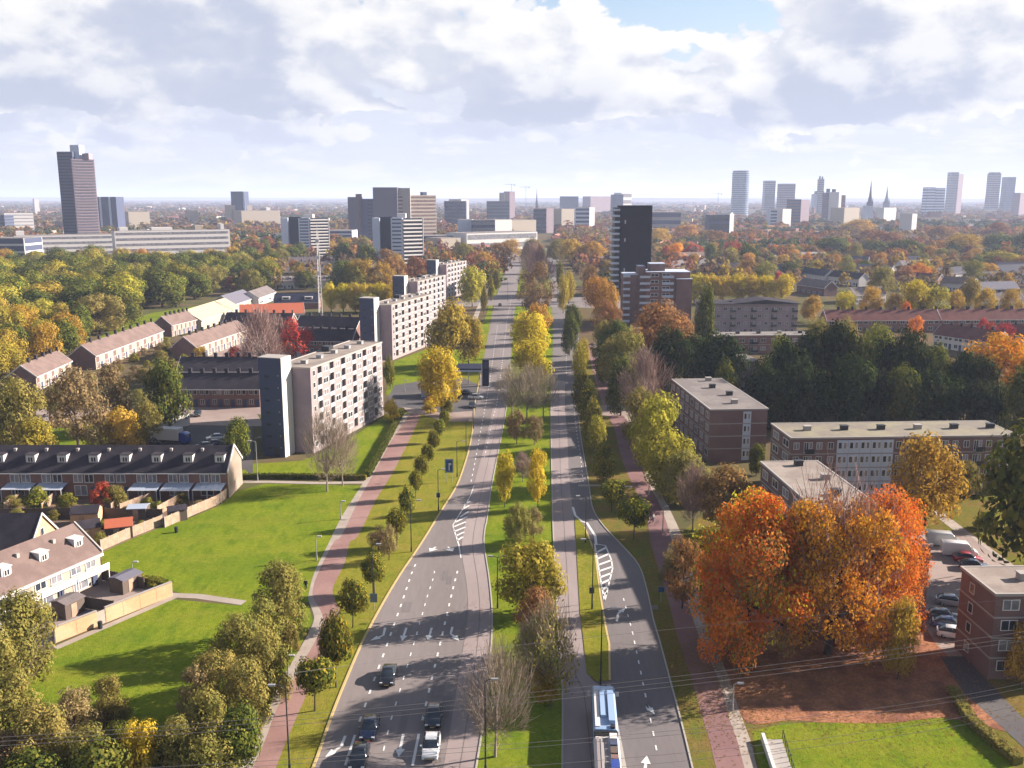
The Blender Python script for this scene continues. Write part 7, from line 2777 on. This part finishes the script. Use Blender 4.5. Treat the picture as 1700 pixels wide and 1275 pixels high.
# ------------------------------------------------------------------ overhead power lines crossing low in front of the drone
def cable(pts_px, zs, label, r=.012):
    """cable through pixels at given heights"""
    pts = []
    P3 = [Vector((*G(p[0], p[1], z), z)) for p, z in zip(pts_px, zs)]
    a, b, c = P3
    for i in range(41):
        t = i / 40
        t2 = -0.25 + 1.5 * t
        l0 = (t2 - .5) * (t2 - 1) / .5
        l1 = t2 * (t2 - 1) / -.25
        l2 = t2 * (t2 - .5) / .5
        pts.append(tuple(a * l0 + b * l1 + c * l2))
    me = MB().tube(pts, [r] * len(pts), 5).mesh('power_cable', M['wire'])
    return tag(link('power_cable', me), label, 'power cable', 'power cables crossing near the camera')


cable([(0, 1224), (860, 1152), (1700, 1049)], [26, 25, 26], 'topmost of three close power cables, above the bus')
cable([(0, 1231), (860, 1160), (1700, 1057)], [26, 25, 26], 'middle of three close power cables, above the bus')
cable([(0, 1238), (860, 1168), (1700, 1064)], [26, 25, 26], 'lowest of three close power cables, above the bus')
cable([(460, 1262), (1259, 1199), (1700, 1134)], [22, 21, 22], 'upper power cable of the lower set crossing the leaf litter')
cable([(460, 1270), (1262, 1206), (1700, 1142)], [22, 21, 22], 'second power cable of the lower set crossing the leaf litter')
cable([(520, 1296), (1290, 1234), (1700, 1168)], [20, 19, 20], 'third power cable of the lower set over the lower right lawn')
cable([(560, 1310), (1300, 1246), (1700, 1182)], [20, 19, 20], 'lowest power cable over the lower right lawn')
cable([(700, 1090), (1090, 1047), (1500, 1010)], [30, 29, 30], 'single faint power cable crossing the slip lane', .009)

# ------------------------------------------------------------------ fallen leaves, thick under the maples and thinning out over grass and path
rl = np.random.default_rng(77)
pts = []
for (px_, py_, sx, sy, n) in ((1370, 1095, 13, 8, 9000), (1240, 1095, 7, 6, 4500), (1185, 1120, 3, 8, 1200), (1480, 1140, 7, 7, 1800), (735, 695, 7, 6, 900), (880, 1020, 5, 7, 700), (838, 842, 3, 4, 250), (893, 844, 3, 4, 250), (1536, 872, 6, 6, 700), (1095, 800, 5, 9, 600), (600, 900, 6, 30, 500), (1010, 930, 2, 25, 500)):
    x_, y_ = G(px_, py_)
    q = rl.normal(size=(n, 2)) * (sx, sy) + (x_ - sx * .25, y_ - sy * .2)
    pts.append(q)
q = np.concatenate(pts)
q = q[(q[:, 1] > 70)]
ex = ywise(rrr, list(q[:, 1]))
on_road = (q[:, 0] < np.array([e[0] for e in ex]) + .3) & (q[:, 0] > -1)
q = q[~on_road | (rl.random(len(q)) < .05)]
n = len(q)
A = rl.random(n) * 6.28
sz = .06 + .07 * rl.random(n)
v = np.empty((n, 4, 3))
for k in range(4):
    v[:, k, 0] = q[:, 0] + np.cos(A + k * 1.571) * sz * (1 if k % 2 else .7)
    v[:, k, 1] = q[:, 1] + np.sin(A + k * 1.571) * sz * (1 if k % 2 else .7)
    v[:, k, 2] = .055 + .03 * rl.random(n)
tag(link('fallen_leaves', quads_mesh('fallen_leaves', v.reshape(-1, 3), LM['rust'])), 'scattered fallen leaves', None, None, 'stuff')

# ------------------------------------------------------------------ air
b = MB().box(-30000, 30000, -150, 30000, -2.2, 190)
hm = bpy.data.materials.new('haze')
hm.use_nodes = True
t = NT(hm.node_tree)
pv = t.n('ShaderNodeVolumePrincipled')
pv.inputs['Color'].default_value = (.62, .72, 1.0, 1)
pv.inputs['Density'].default_value = HAZE
pv.inputs['Anisotropy'].default_value = 0.1
ot = t.n('ShaderNodeOutputMaterial')
t.t.links.new(pv.outputs[0], ot.inputs['Volume'])
try:
    hm.cycles.homogeneous_volume = True
except Exception:
    pass
if HAZE > 0:
    tag(b.build('haze', hm), 'thin pale blue haze filling the air', None, None, 'stuff')
